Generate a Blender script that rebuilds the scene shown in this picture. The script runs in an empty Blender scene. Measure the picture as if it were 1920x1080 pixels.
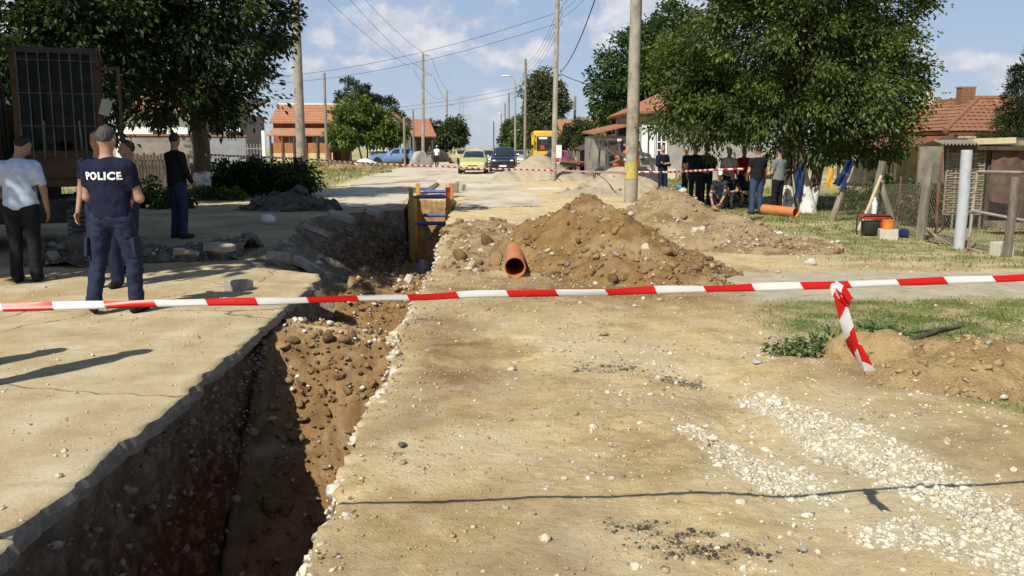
import bpy, bmesh, math, random
import numpy as np
from mathutils import Vector, Matrix, Euler
from mathutils.bvhtree import BVHTree

random.seed(7); RNG = np.random.default_rng(7)
SC = bpy.context.scene
COL = SC.collection
R = math.radians

# ------------------------------------------------------------------ camera
CAM_Z, FPX, VPX, VPY = 1.62, 1650.0, 893.0, 277.0
PITCH = math.atan((540 - VPY) / FPX)
YAW = math.atan((960 - VPX) / FPX * math.cos(PITCH))
cam_d = bpy.data.cameras.new('camera'); cam = bpy.data.objects.new('camera', cam_d); COL.objects.link(cam)
cam.location = (0, 0, CAM_Z); cam.rotation_euler = (math.pi / 2 - PITCH, 0, -YAW)
cam_d.sensor_width = 36; cam_d.lens = 36 * FPX / 1920; cam_d.clip_start = 0.05; cam_d.clip_end = 6000
SC.camera = cam

# ------------------------------------------------------------------ sun and sky
SUN_EL = R(46); SH_AZ = R(33)                       # shadows fall 33 degrees to the right of the road's direction
sun_d = bpy.data.lights.new('sun', 'SUN'); sun = bpy.data.objects.new('sun', sun_d); COL.objects.link(sun)
sun_d.energy = 4.6; sun_d.angle = R(0.53); sun_d.color = (1, .94, .80)
_dir = Vector((math.sin(SH_AZ) * math.cos(SUN_EL), math.cos(SH_AZ) * math.cos(SUN_EL), -math.sin(SUN_EL)))
sun.rotation_euler = _dir.to_track_quat('-Z', 'Y').to_euler(); sun.location = (-20, -30, 40)
W = bpy.data.worlds.new('World'); SC.world = W; W.use_nodes = True
wn, wl = W.node_tree.nodes, W.node_tree.links
wn.clear()
def N(tree, t, **kw):
    n = tree.nodes.new(t)
    for k, v in kw.items():
        if k.startswith('i_'):
            key = k[2:]; key = int(key) if key.isdigit() else key.replace('_', ' ')
            n.inputs[key].default_value = v
        else: setattr(n, k, v)
    return n
T = W.node_tree
sky = N(T, 'ShaderNodeTexSky', sky_type='NISHITA', sun_disc=False, sun_elevation=SUN_EL, altitude=150, air_density=1.0, dust_density=0.6, ozone_density=2.5)
sky.sun_rotation = math.pi + SH_AZ                  # same direction as the lamp: behind the camera, to the left
tc = N(T, 'ShaderNodeTexCoord'); sep = N(T, 'ShaderNodeSeparateXYZ'); wl.new(tc.outputs['Generated'], sep.inputs[0])
# azimuth and height of the view direction; low haze pales the sky towards the land
def wm(op, a, b=None, c=None):
    n = N(T, 'ShaderNodeMath', operation=op)
    for i, v in enumerate((a, b, c)):
        if v is None: continue
        if isinstance(v, (int, float)): n.inputs[i].default_value = v
        else: wl.new(v, n.inputs[i])
    return n.outputs[0]
az = wm('ARCTAN2', sep.outputs['X'], sep.outputs['Y']); el = wm('ARCSINE', sep.outputs['Z'])
hz = N(T, 'ShaderNodeValToRGB'); e = hz.color_ramp.elements
e[0].position = 0; e[0].color = (4.9, 5.7, 6.9, 1); e[1].position = .30; e[1].color = (3.2, 4.5, 6.9, 1); q = e.new(.08); q.color = (4.2, 5.2, 6.9, 1)
wl.new(sep.outputs['Z'], hz.inputs[0])
lowf = N(T, 'ShaderNodeMapRange', i_1=.12, i_2=.7, i_3=.8, i_4=0.0); wl.new(sep.outputs['Z'], lowf.inputs[0])
skyb = N(T, 'ShaderNodeMix', data_type='RGBA'); wl.new(lowf.outputs[0], skyb.inputs['Factor']); wl.new(sky.outputs[0], skyb.inputs['A']); wl.new(hz.outputs[0], skyb.inputs['B'])
# fair weather cumulus: soft ellipses broken up by noise, and a loose scatter of the same over the whole sky
pv = N(T, 'ShaderNodeCombineXYZ', i_2=0.0); wl.new(az, pv.inputs[0]); wl.new(el, pv.inputs[1])
def wnoise(scale, sx, sy, det, ro, off=0.0):
    m = N(T, 'ShaderNodeMapping'); m.inputs['Scale'].default_value = (sx, sy, 1); m.inputs['Location'].default_value = (off, off * .7, 0); wl.new(pv.outputs[0], m.inputs[0])
    n = N(T, 'ShaderNodeTexNoise', i_Scale=scale, i_Detail=det, i_Roughness=ro); wl.new(m.outputs[0], n.inputs['Vector']); return n.outputs['Fac']
puff = wnoise(26, 1, 1.35, 8, .58); broad = wnoise(5.5, 1, 2.6, 4, .5, 3.7)
field = wm('MULTIPLY', wm('SUBTRACT', broad, .56), 3.0)
for a_, e_, ra, re in ((-.085, .128, .080, .034), (-.045, .118, .05, .026), (.03, .098, .05, .016), (.075, .106, .03, .014), (.185, .145, .06, .040), (.235, .13, .05, .035), (-.165, .118, .020, .011), (-.115, .092, .035, .010), (-.19, .085, .025, .014), (.02, .055, .025, .014), (.145, .115, .02, .012),
                       (.56, .068, .045, .022), (.50, .085, .06, .012), (.62, .105, .07, .010), (.66, .04, .05, .02), (-.42, .12, .08, .03)):
    v = N(T, 'ShaderNodeVectorMath', operation='SUBTRACT'); v.inputs[1].default_value = (a_, e_, 0); wl.new(pv.outputs[0], v.inputs[0])
    v2 = N(T, 'ShaderNodeVectorMath', operation='MULTIPLY'); v2.inputs[1].default_value = (1 / ra, 1 / re, 0); wl.new(v.outputs[0], v2.inputs[0])
    v3 = N(T, 'ShaderNodeVectorMath', operation='LENGTH'); wl.new(v2.outputs[0], v3.inputs[0])
    field = wm('MAXIMUM', field, wm('SUBTRACT', 1.08, v3.outputs['Value']))
dens = wm('ADD', field, wm('MULTIPLY', wm('SUBTRACT', puff, .5), 2.6))
cr = N(T, 'ShaderNodeMapRange', interpolation_type='SMOOTHSTEP', i_1=-.02, i_2=.75, i_3=0.0, i_4=.82); wl.new(dens, cr.inputs[0])
ccol = N(T, 'ShaderNodeMix', data_type='RGBA'); ccol.inputs['A'].default_value = (5.6, 5.95, 6.8, 1); ccol.inputs['B'].default_value = (8.6, 8.4, 8.3, 1)
sh_ = N(T, 'ShaderNodeMapRange', i_1=.38, i_2=.62); wl.new(wnoise(26, 1, 1.35, 5, .5, -.018), sh_.inputs[0]); wl.new(sh_.outputs[0], ccol.inputs['Factor'])
fade = N(T, 'ShaderNodeMapRange', i_1=0.0, i_2=0.06, i_3=0.1, i_4=1.0); wl.new(sep.outputs['Z'], fade.inputs[0])
mixc = N(T, 'ShaderNodeMix', data_type='RGBA'); wl.new(wm('MULTIPLY', cr.outputs[0], fade.outputs[0]), mixc.inputs['Factor']); wl.new(skyb.outputs['Result'], mixc.inputs['A']); wl.new(ccol.outputs['Result'], mixc.inputs['B'])
bg = N(T, 'ShaderNodeBackground', i_Strength=0.082); wl.new(mixc.outputs['Result'], bg.inputs[0])
wo = N(T, 'ShaderNodeOutputWorld'); wl.new(bg.outputs[0], wo.inputs[0])
SC.view_settings.view_transform = 'Standard'; SC.view_settings.look = 'None'; SC.view_settings.gamma = 1; SC.view_settings.exposure = 0.32
SC.view_settings.use_curve_mapping = False
SC.cycles.max_bounces = 5; SC.cycles.diffuse_bounces = 3; SC.cycles.glossy_bounces = 2; SC.cycles.transmission_bounces = 4; SC.cycles.transparent_max_bounces = 8
SC.cycles.use_denoising = True

# ------------------------------------------------------------------ pixel of the photograph -> place on the land
_cR = cam.rotation_euler.to_matrix()
def ray(px, py): return _cR @ Vector(((px - 960) / FPX, (540 - py) / FPX, -1))
def G(px, py, z=0.0):
    d = ray(px, py); t = (z - CAM_Z) / d.z
    return Vector((d.x * t, d.y * t, z))
def A(px, py, Y):
    d = ray(px, py); t = Y / d.y
    return Vector((d.x * t, Y, CAM_Z + d.z * t))

# ------------------------------------------------------------------ helpers
def tag(o, label=None, cat=None, group=None, kind=None):
    if label: o['label'] = label
    if cat: o['category'] = cat
    if group: o['group'] = group
    if kind: o['kind'] = kind
    elif cat: o['kind'] = 'thing'
    return o
def link(o, parent=None):
    COL.objects.link(o)
    if parent is not None: o.parent = parent
    return o
def empty(name, loc=(0, 0, 0), rz=0.0, label=None, cat=None, group=None, kind=None):
    o = bpy.data.objects.new(name, None); o.empty_display_size = .2
    o.location = loc; o.rotation_euler = (0, 0, rz); link(o)
    return tag(o, label, cat, group, kind)
def copy_tree(o, parent=None):
    c = o.copy(); link(c)
    if parent is not None:
        c.parent = parent; c.matrix_parent_inverse = o.matrix_parent_inverse.copy()
    for ch in [x for x in list(o.children)]: copy_tree(ch, c)
    return c
def np_mesh(name, V, Fs, smooth=False):
    """V (n,3); Fs list of (m,k) index arrays"""
    me = bpy.data.meshes.new(name)
    V = np.asarray(V, dtype=np.float32)
    Fs = [np.asarray(f, dtype=np.int32) for f in (Fs if isinstance(Fs, list) else [Fs]) if len(f)]
    nl = sum(f.size for f in Fs); nf = sum(len(f) for f in Fs)
    me.vertices.add(len(V)); me.vertices.foreach_set('co', V.ravel())
    me.loops.add(nl); me.polygons.add(nf)
    me.loops.foreach_set('vertex_index', np.concatenate([f.ravel() for f in Fs]))
    cnt = np.concatenate([np.full(len(f), f.shape[1], dtype=np.int32) for f in Fs])
    st = np.zeros(nf, dtype=np.int32); st[1:] = np.cumsum(cnt)[:-1]
    me.polygons.foreach_set('loop_start', st)
    if smooth: me.polygons.foreach_set('use_smooth', np.ones(nf, dtype=bool))
    me.update(calc_edges=True); me.validate()
    return me
def np_obj(name, V, Fs, m, parent=None, smooth=False):
    me = np_mesh(name, V, Fs, smooth); me.materials.append(m)
    return link(bpy.data.objects.new(name, me), parent)
def vcol(me, name, arr):
    a = me.attributes.new(name, 'FLOAT_COLOR', 'POINT')
    arr = np.asarray(arr, dtype=np.float32)
    a.data.foreach_set('color', arr.ravel())

class MB:
    def __init__(s): s.V = []; s.F = []
    def add(s, V, F, M=None):
        b = len(s.V)
        s.V += [tuple(M @ Vector(v)) if M is not None else tuple(v) for v in V]
        s.F += [tuple(i + b for i in f) for f in F]
        return s
    def box(s, c, d, rot=None, taper=1.0):
        x, y, z = d[0] / 2, d[1] / 2, d[2] / 2; t = taper
        V = [(-x, -y, -z), (x, -y, -z), (x, y, -z), (-x, y, -z), (-x * t, -y * t, z), (x * t, -y * t, z), (x * t, y * t, z), (-x * t, y * t, z)]
        F = [(0, 3, 2, 1), (4, 5, 6, 7), (0, 1, 5, 4), (1, 2, 6, 5), (2, 3, 7, 6), (3, 0, 4, 7)]
        M = Matrix.Translation(c)
        if rot is not None: M = M @ Euler(rot).to_matrix().to_4x4()
        return s.add(V, F, M)
    def bar(s, p, q, w, h=None, up=(0, 0, 1)):
        """square bar from p to q"""
        p, q = Vector(p), Vector(q); h = h or w
        d = (q - p); L = d.length; d.normalize()
        u = Vector(up)
        if abs(d.dot(u)) > .95: u = Vector((0, 1, 0))
        r = d.cross(u).normalized(); u = r.cross(d)
        V = [p + r * a * w / 2 + u * b * h / 2 for a, b in ((-1, -1), (1, -1), (1, 1), (-1, 1))] + [q + r * a * w / 2 + u * b * h / 2 for a, b in ((-1, -1), (1, -1), (1, 1), (-1, 1))]
        return s.add(V, [(0, 1, 2, 3), (7, 6, 5, 4), (0, 4, 5, 1), (1, 5, 6, 2), (2, 6, 7, 3), (3, 7, 4, 0)])
    def tube(s, pts, r, n=8, caps=True):
        pts = [Vector(p) for p in pts]; k = len(pts)
        rr = r if hasattr(r, '__len__') else [r] * k
        V = []; F = []; ref = Vector((0, 0, 1))
        for i, p in enumerate(pts):
            d = (pts[min(i + 1, k - 1)] - pts[max(i - 1, 0)])
            d = d.normalized() if d.length > 1e-9 else Vector((0, 0, 1))
            if i == 0: ref = Vector((1, 0, 0)) if abs(d.z) > .8 else Vector((0, 0, 1))
            a = d.cross(ref).normalized(); b = a.cross(d).normalized(); ref = b
            for j in range(n):
                t = 2 * math.pi * j / n; V.append(p + (a * math.cos(t) + b * math.sin(t)) * rr[i])
        for i in range(k - 1):
            for j in range(n): F.append((i * n + j, i * n + (j + 1) % n, (i + 1) * n + (j + 1) % n, (i + 1) * n + j))
        if caps:
            F.append(tuple(range(n - 1, -1, -1))); F.append(tuple((k - 1) * n + j for j in range(n)))
        return s.add(V, F)
    def pipe(s, p, q, ro, ri, n=28):
        p, q = Vector(p), Vector(q); d = (q - p).normalized()
        a = d.cross(Vector((0, 0, 1))).normalized(); b = a.cross(d)
        V = []
        for c, r in ((p, ro), (q, ro), (q, ri), (p, ri)):
            for j in range(n):
                t = 2 * math.pi * j / n; V.append(c + (a * math.cos(t) + b * math.sin(t)) * r)
        F = []
        for k in range(4):
            for j in range(n): F.append((k * n + j, k * n + (j + 1) % n, ((k + 1) % 4) * n + (j + 1) % n, ((k + 1) % 4) * n + j))
        return s.add(V, F)
    def prism(s, poly, y0, y1, M=None):
        """poly of (x,z) extruded in y"""
        n = len(poly)
        V = [(x, y0, z) for x, z in poly] + [(x, y1, z) for x, z in poly]
        F = [tuple(range(n)), tuple(range(2 * n - 1, n - 1, -1))] + [(i, i + n, (i + 1) % n + n, (i + 1) % n) for i in range(n)]
        return s.add(V, F, M)
    def ball(s, c, r, nu=10, nv=7):
        rx, ry, rz = r if hasattr(r, '__len__') else (r, r, r)
        V = [(c[0], c[1], c[2] + rz)]; F = []
        for i in range(1, nv):
            a = math.pi * i / nv
            for j in range(nu):
                t = 2 * math.pi * j / nu; V.append((c[0] + rx * math.sin(a) * math.cos(t), c[1] + ry * math.sin(a) * math.sin(t), c[2] + rz * math.cos(a)))
        V.append((c[0], c[1], c[2] - rz)); e = len(V) - 1
        for j in range(nu):
            F.append((0, 1 + j, 1 + (j + 1) % nu))
            for i in range(nv - 2): F.append((1 + i * nu + j, 1 + (i + 1) * nu + j, 1 + (i + 1) * nu + (j + 1) % nu, 1 + i * nu + (j + 1) % nu))
            F.append((e, 1 + (nv - 2) * nu + (j + 1) % nu, 1 + (nv - 2) * nu + j))
        return s.add(V, F)
    def build(s, name, m, parent=None, smooth=False, bevel=0.0, seg=2):
        me = bpy.data.meshes.new(name); me.from_pydata([tuple(v) for v in s.V], [], s.F)
        bm = bmesh.new(); bm.from_mesh(me)
        bmesh.ops.recalc_face_normals(bm, faces=bm.faces)
        if bevel: bmesh.ops.bevel(bm, geom=[e for e in bm.edges if len(e.link_faces) == 2 and e.calc_face_angle(0) > .5], offset=bevel, segments=seg, profile=.6, affect='EDGES', clamp_overlap=True)
        if smooth:
            for f in bm.faces: f.smooth = True
            for e in bm.edges:
                if len(e.link_faces) == 2 and e.calc_face_angle(0) > .75: e.smooth = False
        bm.to_mesh(me); bm.free()
        me.materials.append(m)
        return link(bpy.data.objects.new(name, me), parent)

# ---- numpy value noise
_P = RNG.random((64, 64, 64)).astype(np.float32)
def vnoise(x, y, z=0.0):
    x = np.asarray(x, dtype=np.float64); y = np.asarray(y, dtype=np.float64); z = np.asarray(z, dtype=np.float64)
    x, y, z = np.broadcast_arrays(x, y, z)
    xi = np.floor(x).astype(np.int64); yi = np.floor(y).astype(np.int64); zi = np.floor(z).astype(np.int64)
    fx, fy, fz = x - xi, y - yi, z - zi
    fx, fy, fz = [f * f * (3 - 2 * f) for f in (fx, fy, fz)]
    out = 0
    for a in (0, 1):
        for b in (0, 1):
            for c in (0, 1):
                w = (fx if a else 1 - fx) * (fy if b else 1 - fy) * (fz if c else 1 - fz)
                out = out + w * _P[(xi + a) & 63, (yi + b) & 63, (zi + c) & 63]
    return out * 2 - 1
def fbm(x, y, z=0.0, o=4, lac=2.03, g=.5):
    s = 0; a = 1.0; t = 0
    for i in range(o):
        s = s + a * vnoise(x * lac ** i + 17.3 * i, y * lac ** i + 5.1 * i, np.asarray(z) * lac ** i + 3.7 * i); t += a; a *= g
    return s / t
def sstep(a, b, x):
    t = np.clip((np.asarray(x, dtype=np.float64) - a) / (b - a), 0, 1); return t * t * (3 - 2 * t)

# ---- materials
MATS = {}
def _new(name):
    m = bpy.data.materials.new(name); m.use_nodes = True
    return m, m.node_tree, m.node_tree.nodes['Principled BSDF']
def pm(name, c1, c2=None, scale=6.0, rough=.8, bump=0.0, bscale=40.0, metal=0.0, detail=5.0, spec=.3, stretch=(1, 1, 1), c3=None, s3=1.2, coat=0.0, lo=.35, hi=.65):
    """two colours mixed by noise, an optional third in larger blotches, and fine relief"""
    if name in MATS: return MATS[name]
    m, t, b = _new(name)
    b.inputs['Roughness'].default_value = rough; b.inputs['Metallic'].default_value = metal; b.inputs['Specular IOR Level'].default_value = spec
    if coat: b.inputs['Coat Weight'].default_value = coat; b.inputs['Coat Roughness'].default_value = .08
    co = N(t, 'ShaderNodeTexCoord'); mpn = N(t, 'ShaderNodeMapping'); mpn.inputs['Scale'].default_value = stretch
    t.links.new(co.outputs['Object'], mpn.inputs[0])
    if c2 is None: c2 = tuple(min(1, c * 1.12) for c in c1); c1 = tuple(c * .9 for c in c1)
    no = N(t, 'ShaderNodeTexNoise', i_Scale=scale, i_Detail=detail, i_Roughness=.6); t.links.new(mpn.outputs[0], no.inputs['Vector'])
    rp = N(t, 'ShaderNodeValToRGB'); e = rp.color_ramp.elements
    e[0].position = lo; e[0].color = (*c1, 1); e[1].position = hi; e[1].color = (*c2, 1)
    t.links.new(no.outputs['Fac'], rp.inputs[0]); outc = rp.outputs[0]
    if c3 is not None:
        n3 = N(t, 'ShaderNodeTexNoise', i_Scale=s3, i_Detail=6.0, i_Roughness=.65); t.links.new(mpn.outputs[0], n3.inputs['Vector'])
        r3 = N(t, 'ShaderNodeValToRGB'); r3.color_ramp.elements[0].position = .5; r3.color_ramp.elements[1].position = .62
        t.links.new(n3.outputs['Fac'], r3.inputs[0])
        mx = N(t, 'ShaderNodeMix', data_type='RGBA'); t.links.new(r3.outputs[0], mx.inputs['Factor']); t.links.new(outc, mx.inputs['A']); mx.inputs['B'].default_value = (*c3, 1)
        outc = mx.outputs['Result']
    t.links.new(outc, b.inputs['Base Color'])
    if bump:
        nb = N(t, 'ShaderNodeTexNoise', i_Scale=bscale, i_Detail=4.0, i_Roughness=.65); t.links.new(mpn.outputs[0], nb.inputs['Vector'])
        bn = N(t, 'ShaderNodeBump', i_Strength=1.0, i_Distance=bump); t.links.new(nb.outputs['Fac'], bn.inputs['Height']); t.links.new(bn.outputs[0], b.inputs['Normal'])
    MATS[name] = m
    return m
def leafmat(name, dark, light, trans=.3):
    if name in MATS: return MATS[name]
    m, t, b = _new(name)
    at = N(t, 'ShaderNodeAttribute', attribute_name='tint')
    mx = N(t, 'ShaderNodeMix', data_type='RGBA'); mx.inputs['A'].default_value = (*dark, 1); mx.inputs['B'].default_value = (*light, 1)
    t.links.new(at.outputs['Fac'], mx.inputs['Factor']); t.links.new(mx.outputs['Result'], b.inputs['Base Color'])
    b.inputs['Roughness'].default_value = .5; b.inputs['Specular IOR Level'].default_value = .35
    tr = N(t, 'ShaderNodeBsdfTranslucent'); hs = N(t, 'ShaderNodeMix', data_type='RGBA', blend_type='MULTIPLY', i_Factor=1.0); hs.inputs['B'].default_value = (1.25, 1.35, .5, 1)
    t.links.new(mx.outputs['Result'], hs.inputs['A']); t.links.new(hs.outputs['Result'], tr.inputs[0])
    ms = N(t, 'ShaderNodeMixShader', i_0=trans); t.links.new(b.outputs[0], ms.inputs[1]); t.links.new(tr.outputs[0], ms.inputs[2])
    t.links.new(ms.outputs[0], t.nodes['Material Output'].inputs[0])
    MATS[name] = m
    return m
def glassmat(name='dark_glass', c=(.02, .03, .04), rough=.06):
    if name in MATS: return MATS[name]
    m, t, b = _new(name)
    b.inputs['Base Color'].default_value = (*c, 1); b.inputs['Roughness'].default_value = rough; b.inputs['Specular IOR Level'].default_value = .7
    MATS[name] = m
    return m
# ================================================================== the land: one sheet with the trench cut into it
def pl(y, pts):
    a = np.array(pts); return np.interp(y, a[:, 0], a[:, 1])
def edgeL(y):
    y = np.asarray(y, dtype=np.float64)
    b = pl(y, [(-60, -1.95), (-6, -1.95), (10.9, -1.97), (11.4, -2.08), (11.75, -2.55), (12.2, -3.2), (14, -3.5), (16.5, -3.4), (19, -3.9), (21.3, -3.75), (22.8, -2.7), (23.6, -1.98), (40, -1.94), (3000, -1.94)])
    return b + (.02 * vnoise(y * 1.1, 3.3) + .008 * vnoise(y * 6.1, 9.1)) * sstep(-4, 0, y) + .10 * vnoise(y * 2.3, 1.1) * sstep(11.5, 12.5, y) * (1 - sstep(22, 23, y))
def edgeR(y):
    y = np.asarray(y, dtype=np.float64)
    return pl(y, [(-60, -.66), (4.0, -.70), (4.6, -.655), (9, -.685), (13.3, -.60), (20, -.64), (3000, -.66)]) + .045 * vnoise(y * 2.1, 7.7) + .042 * vnoise(y * 6.3, 2.2) + .026 * vnoise(y * 15, 4.2)
def floorZ(y):
    return pl(y, [(-60, 0), (-7, 0), (-6, -2.3), (5.6, -2.35), (6.3, -1.95), (7.0, -1.25), (7.65, -.62), (8.2, -.17), (8.45, -.10), (8.75, -.16), (9.05, -.75), (9.4, -1.15), (11.3, -1.1), (12.2, -.62), (13.4, -.50), (14.9, -.55), (16, -1.15), (17.5, -1.5), (26.4, -1.6), (27.6, -1.2), (28.6, -.3), (29.2, 0), (3000, 0)])
def lean(y):       # how far the foot of the left face stands in from its brink
    return pl(y, [(-60, .05), (8.3, .06), (11.2, .1), (12.4, 1.35), (14, 1.55), (17, 1.5), (20, 1.75), (21.5, 1.6), (23.2, .5), (23.9, .12), (3000, .12)])
def segdist(x, y, pts, wid):
    """1 on a poly-line of the given half-width, falling to 0"""
    out = np.zeros_like(np.asarray(x, dtype=np.float64))
    for (a, b), w0, w1 in zip(zip(pts[:-1], pts[1:]), wid[:-1], wid[1:]):
        ax, ay = a; bx, by = b; L2 = (bx - ax) ** 2 + (by - ay) ** 2
        t = np.clip(((x - ax) * (bx - ax) + (y - ay) * (by - ay)) / L2, 0, 1)
        d = np.hypot(x - ax - t * (bx - ax), y - ay - t * (by - ay)) / (w0 + (w1 - w0) * t)
        out = np.maximum(out, 1 - sstep(.45, 1.25, d))
    return out
def gp(l): return [tuple(G(a, b)[:2]) for a, b in l]
GRAV_A = gp([(1432, 752), (1500, 790), (1580, 845), (1690, 885), (1800, 945), (1925, 1015), (2050, 1090)]); GRAV_AW = [.16, .22, .28, .26, .22, .28, .3]
GRAV_B = gp([(1300, 806), (1390, 862), (1470, 890), (1550, 920)]); GRAV_BW = [.12, .20, .22, .12]
GRAV_C = gp([(1640, 1000), (1760, 1010), (1930, 1045)]); GRAV_CW = [.14, .24, .3]
def gravel(x, y):
    n = .42 * fbm(x * 4, y * 4, 1.0, 3) + .35 * fbm(x * 13, y * 13, 7.0, 2)
    return np.clip(np.maximum(np.maximum(segdist(x, y, GRAV_A, GRAV_AW), segdist(x, y, GRAV_B, GRAV_BW)), segdist(x, y, GRAV_C, GRAV_CW)) + n * 1.15 - .14, 0, 1)
def gauss(x, y, px, py, rx, ry):
    c = G(px, py); return np.exp(-((x - c.x) / rx) ** 2 - ((y - c.y) / ry) ** 2)
def grass(x, y):
    n = fbm(x * .9, y * .9, 4.0, 4); n2 = fbm(x * 4, y * 4, 2.0, 3)
    near = sstep(2.6, 3.3, x + .5 * n) * sstep(6.3, 6.9, y + .3 * n) * (1 - sstep(9.0, 9.35, y + .2 * n))
    near = np.maximum(near, sstep(3.2, 3.8, x + .7 * n) * sstep(3.9, 4.6, y) * (1 - sstep(6.3, 7, y)) * .6)
    mid = sstep(4.6, 6.0, x - .05 * (y - 11) + .9 * n) * sstep(11.2, 11.8, y + .25 * n) * (1 - sstep(70, 90, y))
    bare = gauss(x, y, 1640, 495, 1.3, .6) + gauss(x, y, 1480, 470, .8, 1.2)
    lf = (1 - sstep(-6.6, -5.9, x + .25 * n)) * sstep(27, 30, y + n)
    g = np.maximum(np.maximum(near, mid * (1 - .8 * np.clip(bare, 0, 1))), lf)
    far = sstep(70, 100, y) * sstep(5, 8, np.abs(x + 2))
    return np.clip(np.maximum(g, far) * (.62 + .7 * n2 + .35 * n), 0, 1)
def drive(x, y):
    return sstep(2.55, 3.1, x + .3 * fbm(x, y, 8.0, 3)) * sstep(9.05, 9.3, y + .12 * fbm(x * 2, y * 2, 5.0, 3)) * (1 - sstep(11.0, 11.4, y - .02 * x + .15 * fbm(x * 2, y * 2, 6.0, 3)))
def tar(x, y):
    s = 0
    for px, py, rx, ry in ((1280, 1010, .22, .13), (1180, 985, .14, .09), (1370, 1035, .18, .07), (1140, 690, .28, .22), (1285, 712, .2, .16), (740, 850, .05, .06), (1480, 640, .3, .2), (800, 600, .2, .15)):
        s = s + gauss(x, y, px, py, rx, ry)
    return np.clip(s * (.55 + 1.3 * fbm(x * 16, y * 16, 3.0, 3)) - .1, 0, 1)
def baseZ(x, y):
    x = np.asarray(x, dtype=np.float64); y = np.asarray(y, dtype=np.float64)
    z = .028 * fbm(x * .55, y * .55, 0.0, 3)
    z = z - .10 * sstep(4.6, 7.5, x) * sstep(11.5, 15, y) * (1 - sstep(60, 90, y))
    z = z + .28 * (1 - sstep(-7.6, -6.0, x)) * sstep(31, 38, y) * (1 - sstep(95, 140, y))
    z = z + .10 * gauss(x, y, 1820, 830, .7, .6) + .05 * gauss(x, y, 1500, 690, .35, .3)
    z = z - .04 * np.exp(-((x - 1.55 - .06 * (y - 5)) / .22) ** 2) * sstep(2, 3, y) * (1 - sstep(6, 7, y))
    return z * (1 - sstep(150, 300, y))
def fineZ(x, y):
    k = 1 - .8 * grass(x, y)
    rough = .35 + .65 * sstep(-.1, .35, fbm(x * .8, y * .8, 12.0, 3))
    return (.016 * fbm(x * 3.1, y * 3.1, 1.0, 3) + rough * (.018 * np.abs(fbm(x * 9, y * 9, 2.0, 3)) + .012 * fbm(x * 24, y * 24, 3.0, 2))) * k
SLAB_Y1 = 12.05
def underslab(x, y):
    return (1 - sstep(SLAB_Y1 - .12, SLAB_Y1 + .02, y)) * sstep(-9.3, -9.1, x) * sstep(-7.2, -7.0, y)
def landZ(x, y): return baseZ(x, y) + fineZ(x, y)

ys = [-2500, -800, -300, -120, -50, -20, -8, -6.5, -5.5, -3, -1, .5, 1.4]
y = 2.0
while y < 34: ys.append(y); y += max(.016, .0042 * y)
while y < 2800: ys.append(y); y *= 1.06
ys = np.array(ys + [2900.0]); NR = len(ys)
sR = [0.0]; s = 0
while s < 9: s += .022 if s < 3.4 else .045; sR.append(s)
while s < 2800: s *= 1.18; sR.append(s)
sR = np.array(sR)
sL = [0.0]; s = 0
while s < 8.5: s += .06 if s > .5 else .03; sL.append(s)
while s < 2800: s *= 1.2; sL.append(s)
sL = np.array(sL)[::-1]
eL_, eR_ = edgeL(ys) - .08 * (1 - sstep(11.3, 11.8, ys)), edgeR(ys)
YL, SL = np.meshgrid(ys, sL, indexing='ij'); XL = eL_[:, None] - SL
YR, SRr = np.meshgrid(ys, sR, indexing='ij'); XR = eR_[:, None] + SRr
ZL = landZ(XL, YL); ZR = landZ(XR, YR)
ul = underslab(XL, YL); ZL = ZL * (1 - ul) + (-.135 + .02 * fbm(XL * 5, YL * 5, 0.0, 2)) * ul
crumble = .03 * np.exp(-SRr / .05) * sstep(2, 2.5, YR)
ZR = ZR - crumble * (.5 + fbm(XR * 8, YR * 8, 6.0, 2))
# profile across the trench
NWL, NF, NWR = 64, 40, 22
fz = floorZ(ys); dep = sstep(-.02, -.25, fz) ; ln = lean(ys)
tl = np.linspace(0, 1, NWL + 2)[1:-1]; tf = np.linspace(0, 1, NF); tr = np.linspace(0, 1, NWR + 2)[1:-1]
wid = eR_ - eL_
fl0 = eL_ + wid * .33 * (1 - dep) + (ln) * dep            # foot of the left face
fr0 = eR_ - wid * .25 * (1 - dep) + .10 * dep             # foot of the right face (slightly undercut)
zl0, zr0 = ZL[:, -1], ZR[:, 0]
Yw = np.repeat(ys[:, None], NWL, 1)
XwL = eL_[:, None] + (fl0 - eL_)[:, None] * tl; ZwL = zl0[:, None] + (fz - zl0)[:, None] * tl
pit = sstep(11.4, 12.3, ys) * (1 - sstep(23, 23.8, ys))
shape = np.sin(tl * math.pi) ** .6
und = -.03 * np.exp(-((ZwL + .22) / .06) ** 2)
nz = fbm(Yw * 1.3, ZwL * 1.6, 3.0, 3) * .07 + fbm(Yw * 4.5, ZwL * 5, 8.0, 3) * .10 - np.abs(fbm(Yw * 11, ZwL * 11, 5.0, 3)) * .07 + fbm(Yw * 20, ZwL * 20, 9.0, 2) * .03
XwL = XwL + (nz * (1 + 1.2 * pit[:, None]) + und) * shape * dep[:, None]
ZwL = ZwL + pit[:, None] * (.22 * fbm(Yw * 1.6, XwL * 1.6, 2.0, 4)) * shape * dep[:, None]
Yf = np.repeat(ys[:, None], NF, 1)
XF = fl0[:, None] + (fr0 - fl0)[:, None] * tf
ZF = fz[:, None] + dep[:, None] * (.10 * fbm(XF * 2, Yf * 2, 2.0, 3) + .12 * np.abs(fbm(XF * 4, Yf * 4, 5.0, 3)) + .07 * np.abs(fbm(XF * 10, Yf * 10, 6.0, 2)) + .03 * fbm(XF * 24, Yf * 24, 7.0, 2) + .10 * (2 * tf - 1) ** 2)
hump = np.exp(-((Yf - 8.4) / .8) ** 2)
ZF = ZF - hump * .16 * sstep(.35, 1, tf)
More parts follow.
